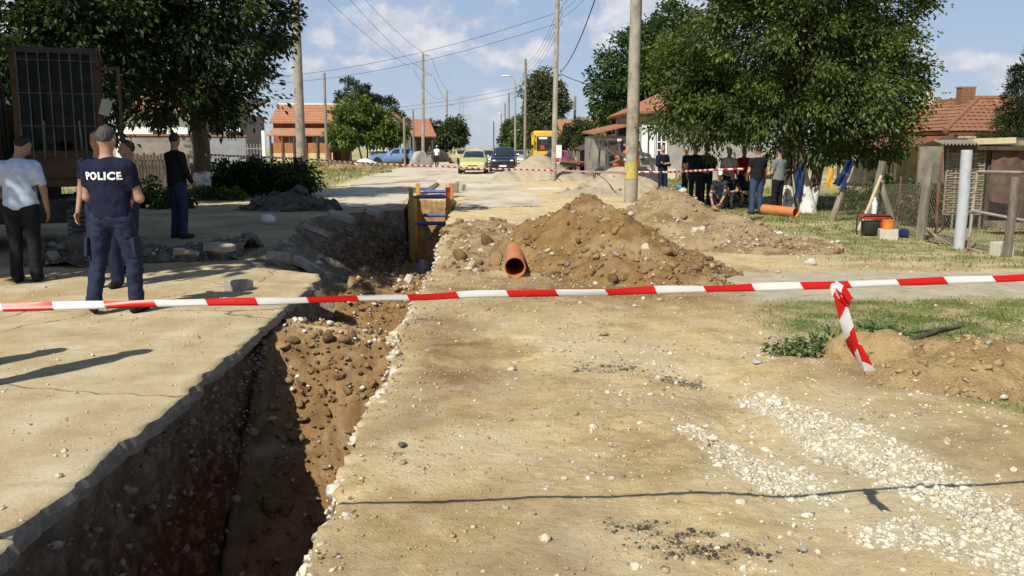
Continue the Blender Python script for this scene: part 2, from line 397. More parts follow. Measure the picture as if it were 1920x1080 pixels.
ZF[dep < .01] = (zl0[:, None] + (zr0 - zl0)[:, None] * (.33 + .42 * tf))[dep < .01]
XwL[dep < .01] = (eL_[:, None] + wid[:, None] * .33 * tl)[dep < .01]; ZwL[dep < .01] = (zl0[:, None] + (zr0 - zl0)[:, None] * .33 * tl)[dep < .01]
Ywr = np.repeat(ys[:, None], NWR, 1)
XwR = fr0[:, None] + (eR_ - fr0)[:, None] * tr; ZwR = ZF[:, -1:] + (zr0[:, None] - ZF[:, -1:]) * tr
XwR = XwR + (fbm(Ywr * 5, ZwR * 5, 4.0, 3) * .08) * np.sin(tr * math.pi) * dep[:, None]
GX = np.concatenate([XL, XwL, XF, XwR, XR], 1); GY = np.concatenate([YL, Yw, Yf, Ywr, YR], 1); GZ = np.concatenate([ZL, ZwL, ZF, ZwR, ZR], 1)
NC = GX.shape[1]
idx = np.arange(NR * NC).reshape(NR, NC)
quads = np.stack([idx[:-1, :-1], idx[:-1, 1:], idx[1:, 1:], idx[1:, :-1]], -1).reshape(-1, 4)
z1 = np.zeros((NR, NC, 4)); z2 = np.zeros((NR, NC, 4))
gx, gy = GX, GY
wallm = np.zeros((NR, NC)); a0 = len(sL); wallm[:, a0:a0 + NWL] = dep[:, None]; wallm[:, a0 + NWL + NF:a0 + NWL + NF + NWR] = dep[:, None]
floorm = np.zeros((NR, NC)); floorm[:, a0 + NWL:a0 + NWL + NF] = dep[:, None]
z1[..., 0] = grass(gx, gy) * (1 - wallm) * (1 - floorm)
z1[..., 1] = drive(gx, gy)
soil = gauss(gx, gy, 1150, 540, 2.0, 1.6) + gauss(gx, gy, 1750, 700, .9, .7) + .6 * gauss(gx, gy, 850, 700, .35, .6) + .7 * gauss(gx, gy, 880, 470, .5, 2.2) + .8 * gauss(gx, gy, 820, 620, .5, .9) + .35 * sstep(.1, .4, fbm(gx * .9, gy * .9, 14.0, 3)) * (gy < 30)
z1[..., 2] = np.clip(soil + .35 * fbm(gx * 3, gy * 3, 2.0, 3), 0, 1)
z1[..., 2] = np.maximum(z1[..., 2] * (gx > -.7), floorm)
z1[..., 3] = tar(gx, gy)
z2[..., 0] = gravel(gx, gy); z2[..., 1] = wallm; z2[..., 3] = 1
z2[..., 2] = np.clip(.55 * gauss(gx, gy, 1850, 870, .9, .55) + (.5 + .5 * fbm(gx, gy, 3.0, 3)) * (gx < -2) * sstep(11.8, 12.4, gy) * (1 - sstep(24, 27, gy)) * (1 - floorm), 0, 1)   # dark soil at the right, darker ground left beyond the slab

def ground_material():
    m, t, b = _new('earth')
    L = t.links.new
    geo = N(t, 'ShaderNodeNewGeometry'); P = geo.outputs['Position']
    a1 = N(t, 'ShaderNodeAttribute', attribute_name='zones'); s1 = N(t, 'ShaderNodeSeparateColor'); L(a1.outputs['Color'], s1.inputs[0])
    a2 = N(t, 'ShaderNodeAttribute', attribute_name='zones_b'); s2 = N(t, 'ShaderNodeSeparateColor'); L(a2.outputs['Color'], s2.inputs[0])
    def noise(sc, det=5.0, ro=.6, vec=P):
        n = N(t, 'ShaderNodeTexNoise', i_Scale=sc, i_Detail=det, i_Roughness=ro); L(vec, n.inputs['Vector']); return n.outputs['Fac']
    def ramp(f, stops):
        r = N(t, 'ShaderNodeValToRGB'); e = r.color_ramp.elements
        while len(e) < len(stops): e.new(.5)
        for q, (p, c) in zip(e, stops): q.position = p; q.color = (*c, 1)
        L(f, r.inputs[0]); return r.outputs[0]
    def mix(f, a, bb, bt='MIX'):
        x = N(t, 'ShaderNodeMix', data_type='RGBA', blend_type=bt)
        if isinstance(f, float): x.inputs['Factor'].default_value = f
        else: L(f, x.inputs['Factor'])
        for k, v in (('A', a), ('B', bb)):
            if isinstance(v, tuple): x.inputs[k].default_value = (*v, 1)
            else: L(v, x.inputs[k])
        return x.outputs['Result']
    def math_(op, a, bb=None):
        x = N(t, 'ShaderNodeMath', operation=op)
        for k, v in enumerate((a, bb)):
            if v is None: continue
            if isinstance(v, (int, float)): x.inputs[k].default_value = v
            else: L(v, x.inputs[k])
        return x.outputs[0]
    big, mid, fin = noise(.8, 5), noise(4.5, 7, .65), noise(38, 6, .72)
    dirt = ramp(mid, [(.30, (.45, .325, .145)), (.5, (.60, .465, .235)), (.7, (.70, .57, .33))])
    dirt = mix(ramp(big, [(.42, (0, 0, 0)), (.62, (1, 1, 1))]), dirt, (.63, .525, .33))
    dirt = mix(math_('MULTIPLY', ramp(fin, [(.52, (0, 0, 0)), (.70, (1, 1, 1))]), .42), dirt, (.32, .225, .11))
    dirt = mix(math_('MULTIPLY', ramp(noise(130, 3, .7), [(.54, (0, 0, 0)), (.66, (1, 1, 1))]), .45), dirt, (.70, .61, .44))
    soil = ramp(mid, [(.3, (.17, .10, .045)), (.52, (.27, .165, .075)), (.72, (.37, .25, .13))])
    soil = mix(math_('MULTIPLY', ramp(fin, [(.52, (0, 0, 0)), (.7, (1, 1, 1))]), .5), soil, (.12, .075, .035))
    col = mix(s1.outputs['Blue'], dirt, soil)
    gr = ramp(noise(9, 6, .7), [(.32, (.09, .13, .035)), (.5, (.18, .21, .065)), (.68, (.34, .32, .14))])
    col = mix(s1.outputs['Red'], col, gr)
    con = ramp(noise(3.2, 8, .7), [(.3, (.33, .28, .19)), (.5, (.47, .41, .30)), (.7, (.55, .49, .37))])
    col = mix(s1.outputs['Green'], col, con)
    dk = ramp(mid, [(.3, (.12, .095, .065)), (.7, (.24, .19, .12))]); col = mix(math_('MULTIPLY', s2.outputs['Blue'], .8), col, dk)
    col = mix(math_('MULTIPLY', s2.outputs['Red'], .75), col, (.60, .54, .40))
    blk = ramp(noise(60, 3, .8), [(.45, (0, 0, 0)), (.55, (1, 1, 1))])
    col = mix(math_('MULTIPLY', a1.outputs['Alpha'], blk), col, (.05, .047, .045))
    # strata of the cut faces
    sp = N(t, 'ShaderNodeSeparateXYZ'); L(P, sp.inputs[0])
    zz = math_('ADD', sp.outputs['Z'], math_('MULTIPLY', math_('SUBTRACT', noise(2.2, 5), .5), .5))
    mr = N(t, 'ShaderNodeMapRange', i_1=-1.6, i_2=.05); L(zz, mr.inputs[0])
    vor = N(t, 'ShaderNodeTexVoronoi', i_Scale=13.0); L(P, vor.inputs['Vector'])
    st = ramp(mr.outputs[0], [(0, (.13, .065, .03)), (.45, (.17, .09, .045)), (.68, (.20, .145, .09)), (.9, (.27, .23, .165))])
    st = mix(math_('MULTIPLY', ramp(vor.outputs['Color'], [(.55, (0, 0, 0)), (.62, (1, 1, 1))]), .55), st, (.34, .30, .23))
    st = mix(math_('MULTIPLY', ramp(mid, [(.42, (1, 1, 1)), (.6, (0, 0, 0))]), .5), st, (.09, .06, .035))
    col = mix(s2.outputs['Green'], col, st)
    L(col, b.inputs['Base Color']); b.inputs['Roughness'].default_value = .95; b.inputs['Specular IOR Level'].default_value = .12
    v2 = N(t, 'ShaderNodeTexVoronoi', i_Scale=24.0); L(P, v2.inputs['Vector'])
    h = math_('ADD', math_('MULTIPLY', noise(26, 6, .7), .8), math_('MULTIPLY', noise(110, 4, .75), .5))
    h = math_('SUBTRACT', h, math_('MULTIPLY', s2.outputs['Green'], math_('ADD', math_('MULTIPLY', vor.outputs['Distance'], 1.6), math_('MULTIPLY', v2.outputs['Distance'], .8))))
    bn = N(t, 'ShaderNodeBump', i_Strength=1.0, i_Distance=.022); L(h, bn.inputs['Height']); L(bn.outputs[0], b.inputs['Normal'])
    return m
M_EARTH = ground_material()
V = np.stack([GX, GY, GZ], -1).reshape(-1, 3)
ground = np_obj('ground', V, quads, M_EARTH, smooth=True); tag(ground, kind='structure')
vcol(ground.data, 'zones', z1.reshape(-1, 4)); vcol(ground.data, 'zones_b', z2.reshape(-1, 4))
_gz = {}
def gz(x, y):
    """height of what one stands on"""
    if x < float(edgeL(y)) and x > -9.1 and -7 < y < SLAB_Y1: return float(slabZ(x, y))
    return float(landZ(np.float64(x), np.float64(y)))

# ---- the near road slab, cut by the trench
def slabZ(x, y): return .006 + .012 * fbm(np.asarray(x) * .7, np.asarray(y) * .7, 3.0, 3) + .005 * fbm(np.asarray(x) * 6, np.asarray(y) * 6, 1.0, 3)
def far_edge(x): return SLAB_Y1 - .12 + .14 * vnoise(x * 1.3, 5.0) + .09 * vnoise(x * 4.1, 6.0)
sy = np.concatenate([np.arange(-7, 2, .5), np.arange(2, 12.5, .035)]); tcol = np.concatenate([np.linspace(0, 1, 90) ** .75])
xs0 = -9.1
EY = sy
eS = edgeL(EY) + .03 + .008 * vnoise(EY * 11, 2.0)
chip = np.clip(vnoise(EY * 1.9, 12.0) - .62, 0, 1) * .35 + .05 * np.clip(vnoise(EY * 4.3, 3.0) - .25, 0, 1) + .03 * np.clip(vnoise(EY * 13, 6.0) - .45, 0, 1)
eS = eS - chip * sstep(1, 2, EY)
SX = xs0 + (eS[:, None] - xs0) * tcol[None]
SY = np.repeat(EY[:, None], len(tcol), 1)
SY = np.minimum(SY, far_edge(SX))
SZ = slabZ(SX, SY)
n1_, n2_ = SX.shape
TH = .095
top = np.stack([SX, SY, SZ], -1).reshape(-1, 3)
bx_ = eS - .012 + .012 * vnoise(EY * 9, 8.0)
ringT = [(i, n2_ - 1) for i in range(n1_)] + [(n1_ - 1, j) for j in range(n2_ - 2, -1, -1)]
iT = np.array([i * n2_ + j for i, j in ringT])
bot = top[iT].copy(); bot[:, 2] -= TH + .02 * vnoise(bot[:, 1] * 3, bot[:, 0] * 3); 
midv = top[iT].copy(); midv[:, 2] -= TH * .5; midv[:, 0] += .018 * vnoise(midv[:, 1] * 14, 4.0) + .012
ii = np.arange(n1_ * n2_).reshape(n1_, n2_)
q1 = np.stack([ii[:-1, :-1], ii[:-1, 1:], ii[1:, 1:], ii[1:, :-1]], -1).reshape(-1, 4)
nb = n1_ * n2_; k = len(iT)
mi = nb + np.arange(k); bi = nb + k + np.arange(k)
q2 = np.stack([iT[:-1], mi[:-1], mi[1:], iT[1:]], -1); q3 = np.stack([mi[:-1], bi[:-1], bi[1:], mi[1:]], -1)
def slab_material():
    m, t, b = _new('dusty_concrete'); L = t.links.new
    geo = N(t, 'ShaderNodeNewGeometry'); P = geo.outputs['Position']
    def noise(sc, det=6.0, ro=.6, st=None):
        n = N(t, 'ShaderNodeTexNoise', i_Scale=sc, i_Detail=det, i_Roughness=ro)
        if st:
            q = N(t, 'ShaderNodeMapping'); q.inputs['Scale'].default_value = st; L(P, q.inputs[0]); L(q.outputs[0], n.inputs['Vector'])
        else: L(P, n.inputs['Vector'])
        return n.outputs['Fac']
    def ramp(f, stops):
        r = N(t, 'ShaderNodeValToRGB'); e = r.color_ramp.elements
        while len(e) < len(stops): e.new(.5)
        for q, (p, c) in zip(e, stops): q.position = p; q.color = (*c, 1)
        L(f, r.inputs[0]); return r.outputs[0]
    def mix(f, a, bb):
        x = N(t, 'ShaderNodeMix', data_type='RGBA'); L(f, x.inputs['Factor'])
        for kk, v in (('A', a), ('B', bb)):
            if isinstance(v, tuple): x.inputs[kk].default_value = (*v, 1)
            else: L(v, x.inputs[kk])
        return x.outputs['Result']
    c = ramp(noise(2.0, 8, .68), [(.3, (.36, .275, .15)), (.5, (.47, .385, .24)), (.72, (.57, .495, .345))])
    c = mix(ramp(noise(1.1, 6, .6, (1, .6, 1)), [(.50, (0, 0, 0)), (.63, (1, 1, 1))]), c, (.40, .29, .15))
    c = mix(ramp(noise(1.7, 7, .7, (.7, 1.6, 1)), [(.60, (0, 0, 0)), (.72, (.8, .8, .8))]), c, (.24, .165, .085))
    c = mix(ramp(noise(45, 5, .75), [(.58, (0, 0, 0)), (.72, (.6, .6, .6))]), c, (.28, .22, .14))
    # the cut edge below the dust is grey
    sp = N(t, 'ShaderNodeSeparateXYZ'); L(geo.outputs['True Normal'], sp.inputs[0])
    r = N(t, 'ShaderNodeMapRange', i_1=.55, i_2=.8); L(sp.outputs['Z'], r.inputs[0])
    dn = N(t, 'ShaderNodeTexNoise', i_Scale=2.5, i_Detail=4.0); L(P, dn.inputs['Vector'])
    va = N(t, 'ShaderNodeVectorMath', operation='MULTIPLY_ADD'); va.inputs[1].default_value = (.35, .35, 0); L(dn.outputs['Color'], va.inputs[0]); L(P, va.inputs[2])
    vo = N(t, 'ShaderNodeTexVoronoi', feature='DISTANCE_TO_EDGE', i_Scale=.42); L(va.outputs[0], vo.inputs['Vector'])
    ck = N(t, 'ShaderNodeMapRange', i_1=.0022, i_2=.0045, i_3=.85, i_4=0.0); L(vo.outputs['Distance'], ck.inputs[0])
    c = mix(ramp(noise(6, 8, .75), [(.57, (0, 0, 0)), (.66, (.75, .75, .75))]), c, (.44, .33, .18))
    c = mix(ck.outputs[0], c, (.15, .115, .075))
    side = ramp(noise(30, 5, .7), [(.3, (.20, .17, .135)), (.7, (.33, .29, .24))])
    c = mix(r.outputs[0], side, c)
    L(c, b.inputs['Base Color']); b.inputs['Roughness'].default_value = .9; b.inputs['Specular IOR Level'].default_value = .15
    bn = N(t, 'ShaderNodeBump', i_Strength=.8, i_Distance=.012); L(noise(38, 6, .75), bn.inputs['Height']); L(bn.outputs[0], b.inputs['Normal'])
    return m
M_SLAB = slab_material()
slab = np_obj('road_slab', np.concatenate([top, midv, bot]), np.concatenate([q1, q2, q3]), M_SLAB, smooth=False)
slab.data.polygons.foreach_set('use_smooth', np.concatenate([np.ones(len(q1), bool), np.zeros(len(q2) + len(q3), bool)]))
tag(slab, kind='structure')

# ---- the road beyond the trench
ry = np.array([24.2 * 1.016 ** i for i in range(int(math.log(1500 / 24.2) / math.log(1.016)))])
tx = np.linspace(0, 1, 60)
lx = -5.75 + .35 * vnoise(ry * .35, 1.0) + .2 * vnoise(ry * 1.3, 2.0) - .5 * sstep(40, 60, ry); rx = 1.9 + .5 * vnoise(ry * .2, 3.0) + .8 * sstep(40, 60, ry)
near_l = -.3 + 0 * ry
lx = np.where(ry < 30, np.minimum(lx, -5.0), lx)
RX = lx[:, None] + (rx - lx)[:, None] * tx; RY = np.repeat(ry[:, None], 60, 1)
inside = (RX > edgeL(RY) - .12) & (RX < edgeR(RY) + .2) & (RY < 29.6)
RZ = np.maximum(landZ(RX, RY), -.02) + .014 + .01 * fbm(RX * 2, RY * .7, 2.0, 3)
RZ[:, 0] -= .06; RZ[:, -1] -= .06
ii = np.arange(RX.size).reshape(RX.shape)
q = np.stack([ii[:-1, :-1], ii[:-1, 1:], ii[1:, 1:], ii[1:, :-1]], -1).reshape(-1, 4)
q = q[~inside.ravel()[q].any(1)]
M_ROAD = pm('worn_road', (.50, .44, .33), (.60, .55, .44), scale=.9, rough=.9, bump=.006, bscale=20, c3=(.40, .32, .21), s3=.5, stretch=(1, .45, 1))
road = np_obj('road', np.stack([RX, RY, RZ], -1).reshape(-1, 3), q, M_ROAD, smooth=True); tag(road, kind='structure')

# ================================================================== loose stones
def ico(sub):
    bm = bmesh.new(); bmesh.ops.create_icosphere(bm, subdivisions=sub, radius=1)
    V = np.array([v.co[:] for v in bm.verts]); F = np.array([[v.index for v in f.verts] for f in bm.faces]); bm.free(); return V, F
I1, I2, I3 = ico(1), ico(2), ico(3)
def stones_np(P, S, base=I1, flat=.7, rough=.28, seed=1, cuts=6):
    """many uneven stones in one array: P (n,3) centres, S (n,) radii"""
    r = np.random.default_rng(seed); V0, F0 = base; n = len(P); k = len(V0)
    sc = S[:, None] * np.stack([r.uniform(.75, 1.35, n), r.uniform(.7, 1.2, n), r.uniform(.45, 1.0, n) * flat / .7], 1)
    V = V0[None] * (1 + rough * (r.random((n, k, 1)) * 2 - 1))
    for _ in range(cuts):                                   # broken faces
        nn = r.normal(size=(n, 1, 3)); nn /= np.linalg.norm(nn, axis=-1, keepdims=True); off = r.uniform(.35, .85, (n, 1))
        V = V - np.clip((V * nn).sum(-1) - off, 0, None)[..., None] * nn
    V = V * sc[:, None]
    a = r.uniform(0, 6.28, n); t = r.uniform(-.5, .5, n)
    ct, st = np.cos(t)[:, None], np.sin(t)[:, None]
    y, z = V[..., 1] * ct - V[..., 2] * st, V[..., 1] * st + V[..., 2] * ct; V = np.stack([V[..., 0], y, z], -1)
    c, s_ = np.cos(a)[:, None], np.sin(a)[:, None]
    V = np.stack([V[..., 0] * c - V[..., 1] * s_, V[..., 0] * s_ + V[..., 1] * c, V[..., 2]], -1) + P[:, None]
    F = F0[None] + (np.arange(n) * k)[:, None, None]
    return V.reshape(-1, 3), F.reshape(-1, F0.shape[1])
def stonemat(name, cols, rough=.9):
    """stones whose shade differs from stone to stone"""
    if name in MATS: return MATS[name]
    m, t, b = _new(name); g = N(t, 'ShaderNodeNewGeometry'); rp = N(t, 'ShaderNodeValToRGB'); e = rp.color_ramp.elements
    while len(e) < len(cols): e.new(.5)
    for i, c in enumerate(cols): e[i].position = i / (len(cols) - 1); e[i].color = (*c, 1)
    t.links.new(g.outputs['Random Per Island'], rp.inputs[0])
    no = N(t, 'ShaderNodeTexNoise', i_Scale=60.0, i_Detail=4.0); t.links.new(g.outputs['Position'], no.inputs['Vector'])
    mx = N(t, 'ShaderNodeMix', data_type='RGBA', blend_type='MULTIPLY', i_Factor=.5); r2 = N(t, 'ShaderNodeValToRGB'); r2.color_ramp.elements[0].position = .3; r2.color_ramp.elements[1].position = .6
    t.links.new(no.outputs['Fac'], r2.inputs[0]); t.links.new(rp.outputs[0], mx.inputs['A']); t.links.new(r2.outputs[0], mx.inputs['B'])
    t.links.new(mx.outputs['Result'], b.inputs['Base Color']); b.inputs['Roughness'].default_value = rough; b.inputs['Specular IOR Level'].default_value = .2
    bn = N(t, 'ShaderNodeBump', i_Strength=.7, i_Distance=.008); t.links.new(no.outputs['Fac'], bn.inputs['Height']); t.links.new(bn.outputs[0], b.inputs['Normal'])
    MATS[name] = m; return m
M_WHITE = stonemat('limestone', [(.62, .55, .41), (.72, .66, .53), (.52, .45, .33), (.78, .74, .64), (.42, .36, .27)])
M_MIXED = stonemat('mixed_stone', [(.52, .43, .29), (.66, .59, .46), (.33, .26, .17), (.74, .69, .58), (.25, .20, .15), (.5, .4, .25)])
M_CLOD = stonemat('soil_clod', [(.20, .125, .055), (.28, .18, .085), (.34, .23, .115), (.24, .15, .07), (.15, .09, .04)])
M_TAR = stonemat('asphalt_crumb', [(.045, .043, .04), (.10, .095, .09), (.07, .06, .055), (.16, .14, .12)])
def scatter_land(n, fn, xr, yr, seed, pw=1.6):
    r = np.random.default_rng(seed); out = []
    while sum(len(o) for o in out) < n:
        m_ = n * 6
        y = yr[0] + (yr[1] - yr[0]) * r.random(m_) ** pw; x = xr[0] + (xr[1] - xr[0]) * r.random(m_)
        k_ = r.random(m_) < fn(x, y)
        out.append(np.stack([x[k_], y[k_]], 1))
        if len(out) > 12: break
    return np.concatenate(out)[:n]
def stuff_stones(name, XY, S, mat_, label, cat, base=I1, sink=.25, seed=1, Z=None, **kw):
    z = landZ(XY[:, 0], XY[:, 1]) if Z is None else Z
    V, F = stones_np(np.stack([XY[:, 0], XY[:, 1], z + S * (.45 - sink)], 1), S, base, seed=seed, **kw)
    o = np_obj(name, V, F, mat_); tag(o, label, cat, kind='stuff'); return o
r = np.random.default_rng(3)
XY = scatter_land(6800, lambda x, y: gravel(x, y) ** 1.6 + .012, (.6, 3.4), (3.0, 7), 5, 1.0)
stuff_stones('limestone_gravel', XY, np.clip(r.lognormal(-4.85, .6, len(XY)), .004, .036), M_WHITE, 'streaks of crushed white limestone lying in the bare earth', 'gravel', seed=4, sink=.45)
def dens(x, y):
    c = sstep(.05, .5, fbm(x * 1.6, y * 1.6, 21.0, 3)) * .8 + .15 + 1.0 * np.exp(-((x - edgeR(y)) / .16) ** 2) + .5 * np.exp(-(((x - .9) / .6) ** 2 + ((y - 6.2) / .7) ** 2)) + .5 * np.exp(-(((y - 10.5) / 2.2) ** 2) - ((x - .9) / 1.2) ** 2)
    return np.clip(c, 0, 1) * (x > edgeR(y) + .012) * (1 - .85 * np.clip(grass(x, y) + drive(x, y), 0, 1))
XY = scatter_land(5200, dens, (-.8, 6.5), (2.9, 19), 6, 1.2)
stuff_stones('pebbles', XY, np.clip(r.lognormal(-5.15, .55, len(XY)), .0035, .032) * (1 + .05 * XY[:, 1]), M_MIXED, 'small pale pebbles strewn over the bare earth beside the trench', 'pebbles', seed=8)
XY = scatter_land(1500, lambda x, y: tar(x, y), (-.6, 3), (3, 9), 9, 1.0)
stuff_stones('asphalt_crumbs', XY, np.clip(r.lognormal(-5.5, .6, len(XY)), .002, .02), M_TAR, 'dark asphalt crumbs in patches on the bare earth', 'asphalt crumbs', seed=10)
# stones in the brink of the trench, right side
m_ = 1500; yy = 3 + 23 * r.random(m_) ** 1.5; xx = edgeR(yy) + r.normal(.01, .03, m_)
stuff_stones('brink_stones', np.stack([xx, yy], 1), np.clip(r.lognormal(-3.95, .55, m_), .008, .085), M_WHITE, 'pale broken stones along the brink of the trench', 'stones', base=I1, seed=11, Z=landZ(xx, yy) - .03 - .05 * r.random(m_) - .12 * np.clip(.02 - (xx - edgeR(yy)), 0, 1) / .1)
# stones in the left cut face and clods on the trench floor
m_ = 900; yy = 3.0 + 5.6 * r.random(m_); tt = r.random(m_) ** 1.4
cl = np.array([(3.55, .35), (4.75, .35), (5.0, .45), (4.4, .7)])
xx = edgeL(yy) + .0 + lean(yy) * tt; zz_ = -.16 + (floorZ(yy) + .16) * tt * .8
stuff_stones('cut_face_stones', np.stack([xx, yy], 1), np.clip(r.lognormal(-4.2, .5, m_), .008, .06), stonemat('buried_stone', [(.30, .24, .16), (.22, .16, .10), (.40, .35, .27), (.17, .11, .06), (.26, .20, .13)]), 'stones sticking out of the shaded cut face of the trench', 'stones', seed=12, Z=zz_)
gi = {}
bv = BVHTree.FromPolygons([tuple(v) for v in V], [], []) if False else None
def trench_floor(x, y):
    f = (x - np.interp(y, ys, fl0)) / np.maximum(.05, np.interp(y, ys, fr0) - np.interp(y, ys, fl0))
    j = np.clip((f * (NF - 1)), 0, NF - 1).astype(int); i = np.clip(np.searchsorted(ys, y), 0, NR - 1)
    return ZF[i, j]
m_ = 2600; yy = 5.8 + 9.5 * r.random(m_) ** 1.35; xx = edgeL(yy) + lean(yy) + (edgeR(yy) - edgeL(yy) - lean(yy)) * (.06 + .9 * r.random(m_))
sz = np.clip(r.lognormal(-4.1, .62, m_), .008, .085)
stuff_stones('trench_clods', np.stack([xx, yy], 1), sz, M_CLOD, 'brown clods of clay heaped in the bottom of the trench', 'clods', base=I2, seed=13, Z=trench_floor(xx, yy), flat=.85, rough=.12, cuts=9)
m_ = 420; yy = 5.8 + 9.5 * r.random(m_); xx = edgeL(yy) + lean(yy) + (edgeR(yy) - edgeL(yy) - lean(yy)) * (.06 + .9 * r.random(m_))
stuff_stones('trench_stones', np.stack([xx, yy], 1), np.clip(r.lognormal(-3.9, .45, m_), .01, .06), M_WHITE, 'white stones among the clods in the trench', 'stones', seed=14, Z=trench_floor(xx, yy) + .02)
XY = scatter_land(1800, lambda x, y: .3 + .7 * sstep(0, .4, fbm(x * 1.2, y * 1.2, 31.0, 3)), (-6.5, -2.0), (3.2, 12), 15, 1.0)
XY = XY[XY[:, 0] < edgeL(XY[:, 1]) - .03]
stuff_stones('slab_grit', XY, np.clip(r.lognormal(-4.9, .5, len(XY)), .004, .03), M_MIXED, 'grit and small stones on the dusty road slab', 'grit', seed=16, Z=slabZ(XY[:, 0], XY[:, 1]))

XY = scatter_land(11000, lambda x, y: (.25 + sstep(-.1, .4, fbm(x * 1.3, y * 1.3, 44.0, 3))) * (x > edgeR(y) + .02) * (1 - np.clip(grass(x, y) * .7 + drive(x, y), 0, 1)), (-.8, 4.5), (2.9, 12), 17, 1.0)
stuff_stones('earth_crumbs', XY, np.clip(r.lognormal(-5.4, .6, len(XY)), .003, .022), stonemat('earth_crumb', [(.40, .29, .15), (.50, .38, .21), (.33, .23, .11), (.56, .44, .27)]), 'dry crumbs of earth scattered over the bare ground', 'earth crumbs', seed=18)
# ================================================================== people: smooth distance-field bodies and clothes
def surface_nets(D, o, h):
    s = D < 0
    nx, ny, nz = D.shape
    c = np.zeros((nx - 1, ny - 1, nz - 1), dtype=np.int8)
    for a in (0, 1):
        for b in (0, 1):
            for e in (0, 1): c += s[a:nx - 1 + a, b:ny - 1 + b, e:nz - 1 + e]
    act = (c > 0) & (c < 8); ids = -np.ones(act.shape, dtype=np.int64); I = np.argwhere(act); ids[act] = np.arange(len(I))
    acc = np.zeros((len(I), 3)); cnt = np.zeros(len(I))
    cor = [(0, 0, 0), (1, 0, 0), (0, 1, 0), (1, 1, 0), (0, 0, 1), (1, 0, 1), (0, 1, 1), (1, 1, 1)]
    val = [D[I[:, 0] + a, I[:, 1] + b, I[:, 2] + e] for a, b, e in cor]
    for i, j in ((0, 1), (2, 3), (4, 5), (6, 7), (0, 2), (1, 3), (4, 6), (5, 7), (0, 4), (1, 5), (2, 6), (3, 7)):
        m = (val[i] < 0) != (val[j] < 0)
        t = np.where(m, val[i] / np.where(m, val[i] - val[j], 1), 0)
        p = np.array(cor[i])[None] + t[:, None] * (np.array(cor[j]) - np.array(cor[i]))[None]
        acc += np.where(m[:, None], p, 0); cnt += m
    V = (I + acc / np.maximum(cnt, 1)[:, None]) * h + np.asarray(o)[None]
    Q = []
    for ax in range(3):
        sl0 = [slice(None)] * 3; sl1 = [slice(None)] * 3; sl0[ax] = slice(0, -1); sl1[ax] = slice(1, None)
        cr = s[tuple(sl0)] != s[tuple(sl1)]
        b, e = (ax + 1) % 3, (ax + 2) % 3
        E = np.argwhere(cr); E = E[(E[:, b] > 0) & (E[:, e] > 0) & (E[:, b] < D.shape[b] - 1) & (E[:, e] < D.shape[e] - 1)]
        if not len(E): continue
        def cid(db, de):
            q = E.copy(); q[:, b] -= db; q[:, e] -= de; return ids[q[:, 0], q[:, 1], q[:, 2]]
        f = np.stack([cid(1, 1), cid(0, 1), cid(0, 0), cid(1, 0)], 1)
        ins = s[E[:, 0], E[:, 1], E[:, 2]]
        f[~ins] = f[~ins][:, ::-1]
        Q.append(f)
    return V, np.concatenate(Q) if Q else np.zeros((0, 4), int)
class SDF:
    def __init__(s, lo, hi, h):
        s.h = h; s.o = np.array(lo, float); n = np.ceil((np.array(hi) - s.o) / h).astype(int) + 1; s.n = n
        s.ax = [s.o[i] + np.arange(n[i]) * h for i in range(3)]
        s.D = np.full(tuple(n), .3)
    def _sub(s, lo, hi):
        sl = []
        for i in range(3):
            a = int(np.clip(math.floor((lo[i] - s.o[i]) / s.h), 0, s.n[i] - 1)); b = int(np.clip(math.ceil((hi[i] - s.o[i]) / s.h) + 1, 1, s.n[i])); sl.append(slice(a, max(b, a + 1)))
        P = np.stack(np.meshgrid(*[s.ax[i][sl[i]] for i in range(3)], indexing='ij'), -1)
        return tuple(sl), P
    def _put(s, sl, d, k):
        a = s.D[sl]
        if k > 0:
            hh = np.clip(.5 + .5 * (a - d) / k, 0, 1); s.D[sl] = a * (1 - hh) + d * hh - k * hh * (1 - hh)
        else: s.D[sl] = np.minimum(a, d)
    def rc(s, a, b, ra, rb=None, k=.03):
        a = np.array(a, float); b = np.array(b, float); rb = ra if rb is None else rb; m = max(ra, rb) + .09
        sl, P = s._sub(np.minimum(a, b) - m, np.maximum(a, b) + m)
        ba = b - a; t = np.clip(((P - a) @ ba) / max(1e-9, ba @ ba), 0, 1)
        s._put(sl, np.linalg.norm(P - a - t[..., None] * ba, axis=-1) - (ra + (rb - ra) * t), k); return s
    def ell(s, c, r, k=.03, M=None, cut=False):
        c = np.array(c, float); r = np.array(r, float); m = r.max() + .08
        sl, P = s._sub(c - m, c + m); q = P - c
        if M is not None: q = q @ M
        k0 = np.linalg.norm(q / r, axis=-1); k1 = np.linalg.norm(q / r ** 2, axis=-1)
        d = k0 * (k0 - 1) / np.maximum(k1, 1e-6)
        if cut: s.D[sl] = np.maximum(s.D[sl], -d)
        else: s._put(sl, d, k)
        return s
    def grid(s): return np.stack(np.meshgrid(*s.ax, indexing='ij'), -1)
    def keep(s, fn):
        m = s.D < .06; I = np.nonzero(m); P = np.stack([s.ax[i][I[i]] for i in range(3)], -1)
        s.D[m] = np.maximum(s.D[m], -fn(P)); return s
    def folds(s, amp, fr=9.0, seed=0.0, st=(1, 1, .6)):
        near = np.abs(s.D) < 2.2 * s.h + amp; I = np.nonzero(near)
        q = np.stack([s.ax[i][I[i]] for i in range(3)], -1); s.D[near] += amp * fbm(q[:, 0] * fr * st[0] + seed, q[:, 1] * fr * st[1], q[:, 2] * fr * st[2] + seed, 3); return s
    def mesh(s): return surface_nets(s.D, s.o, s.h)

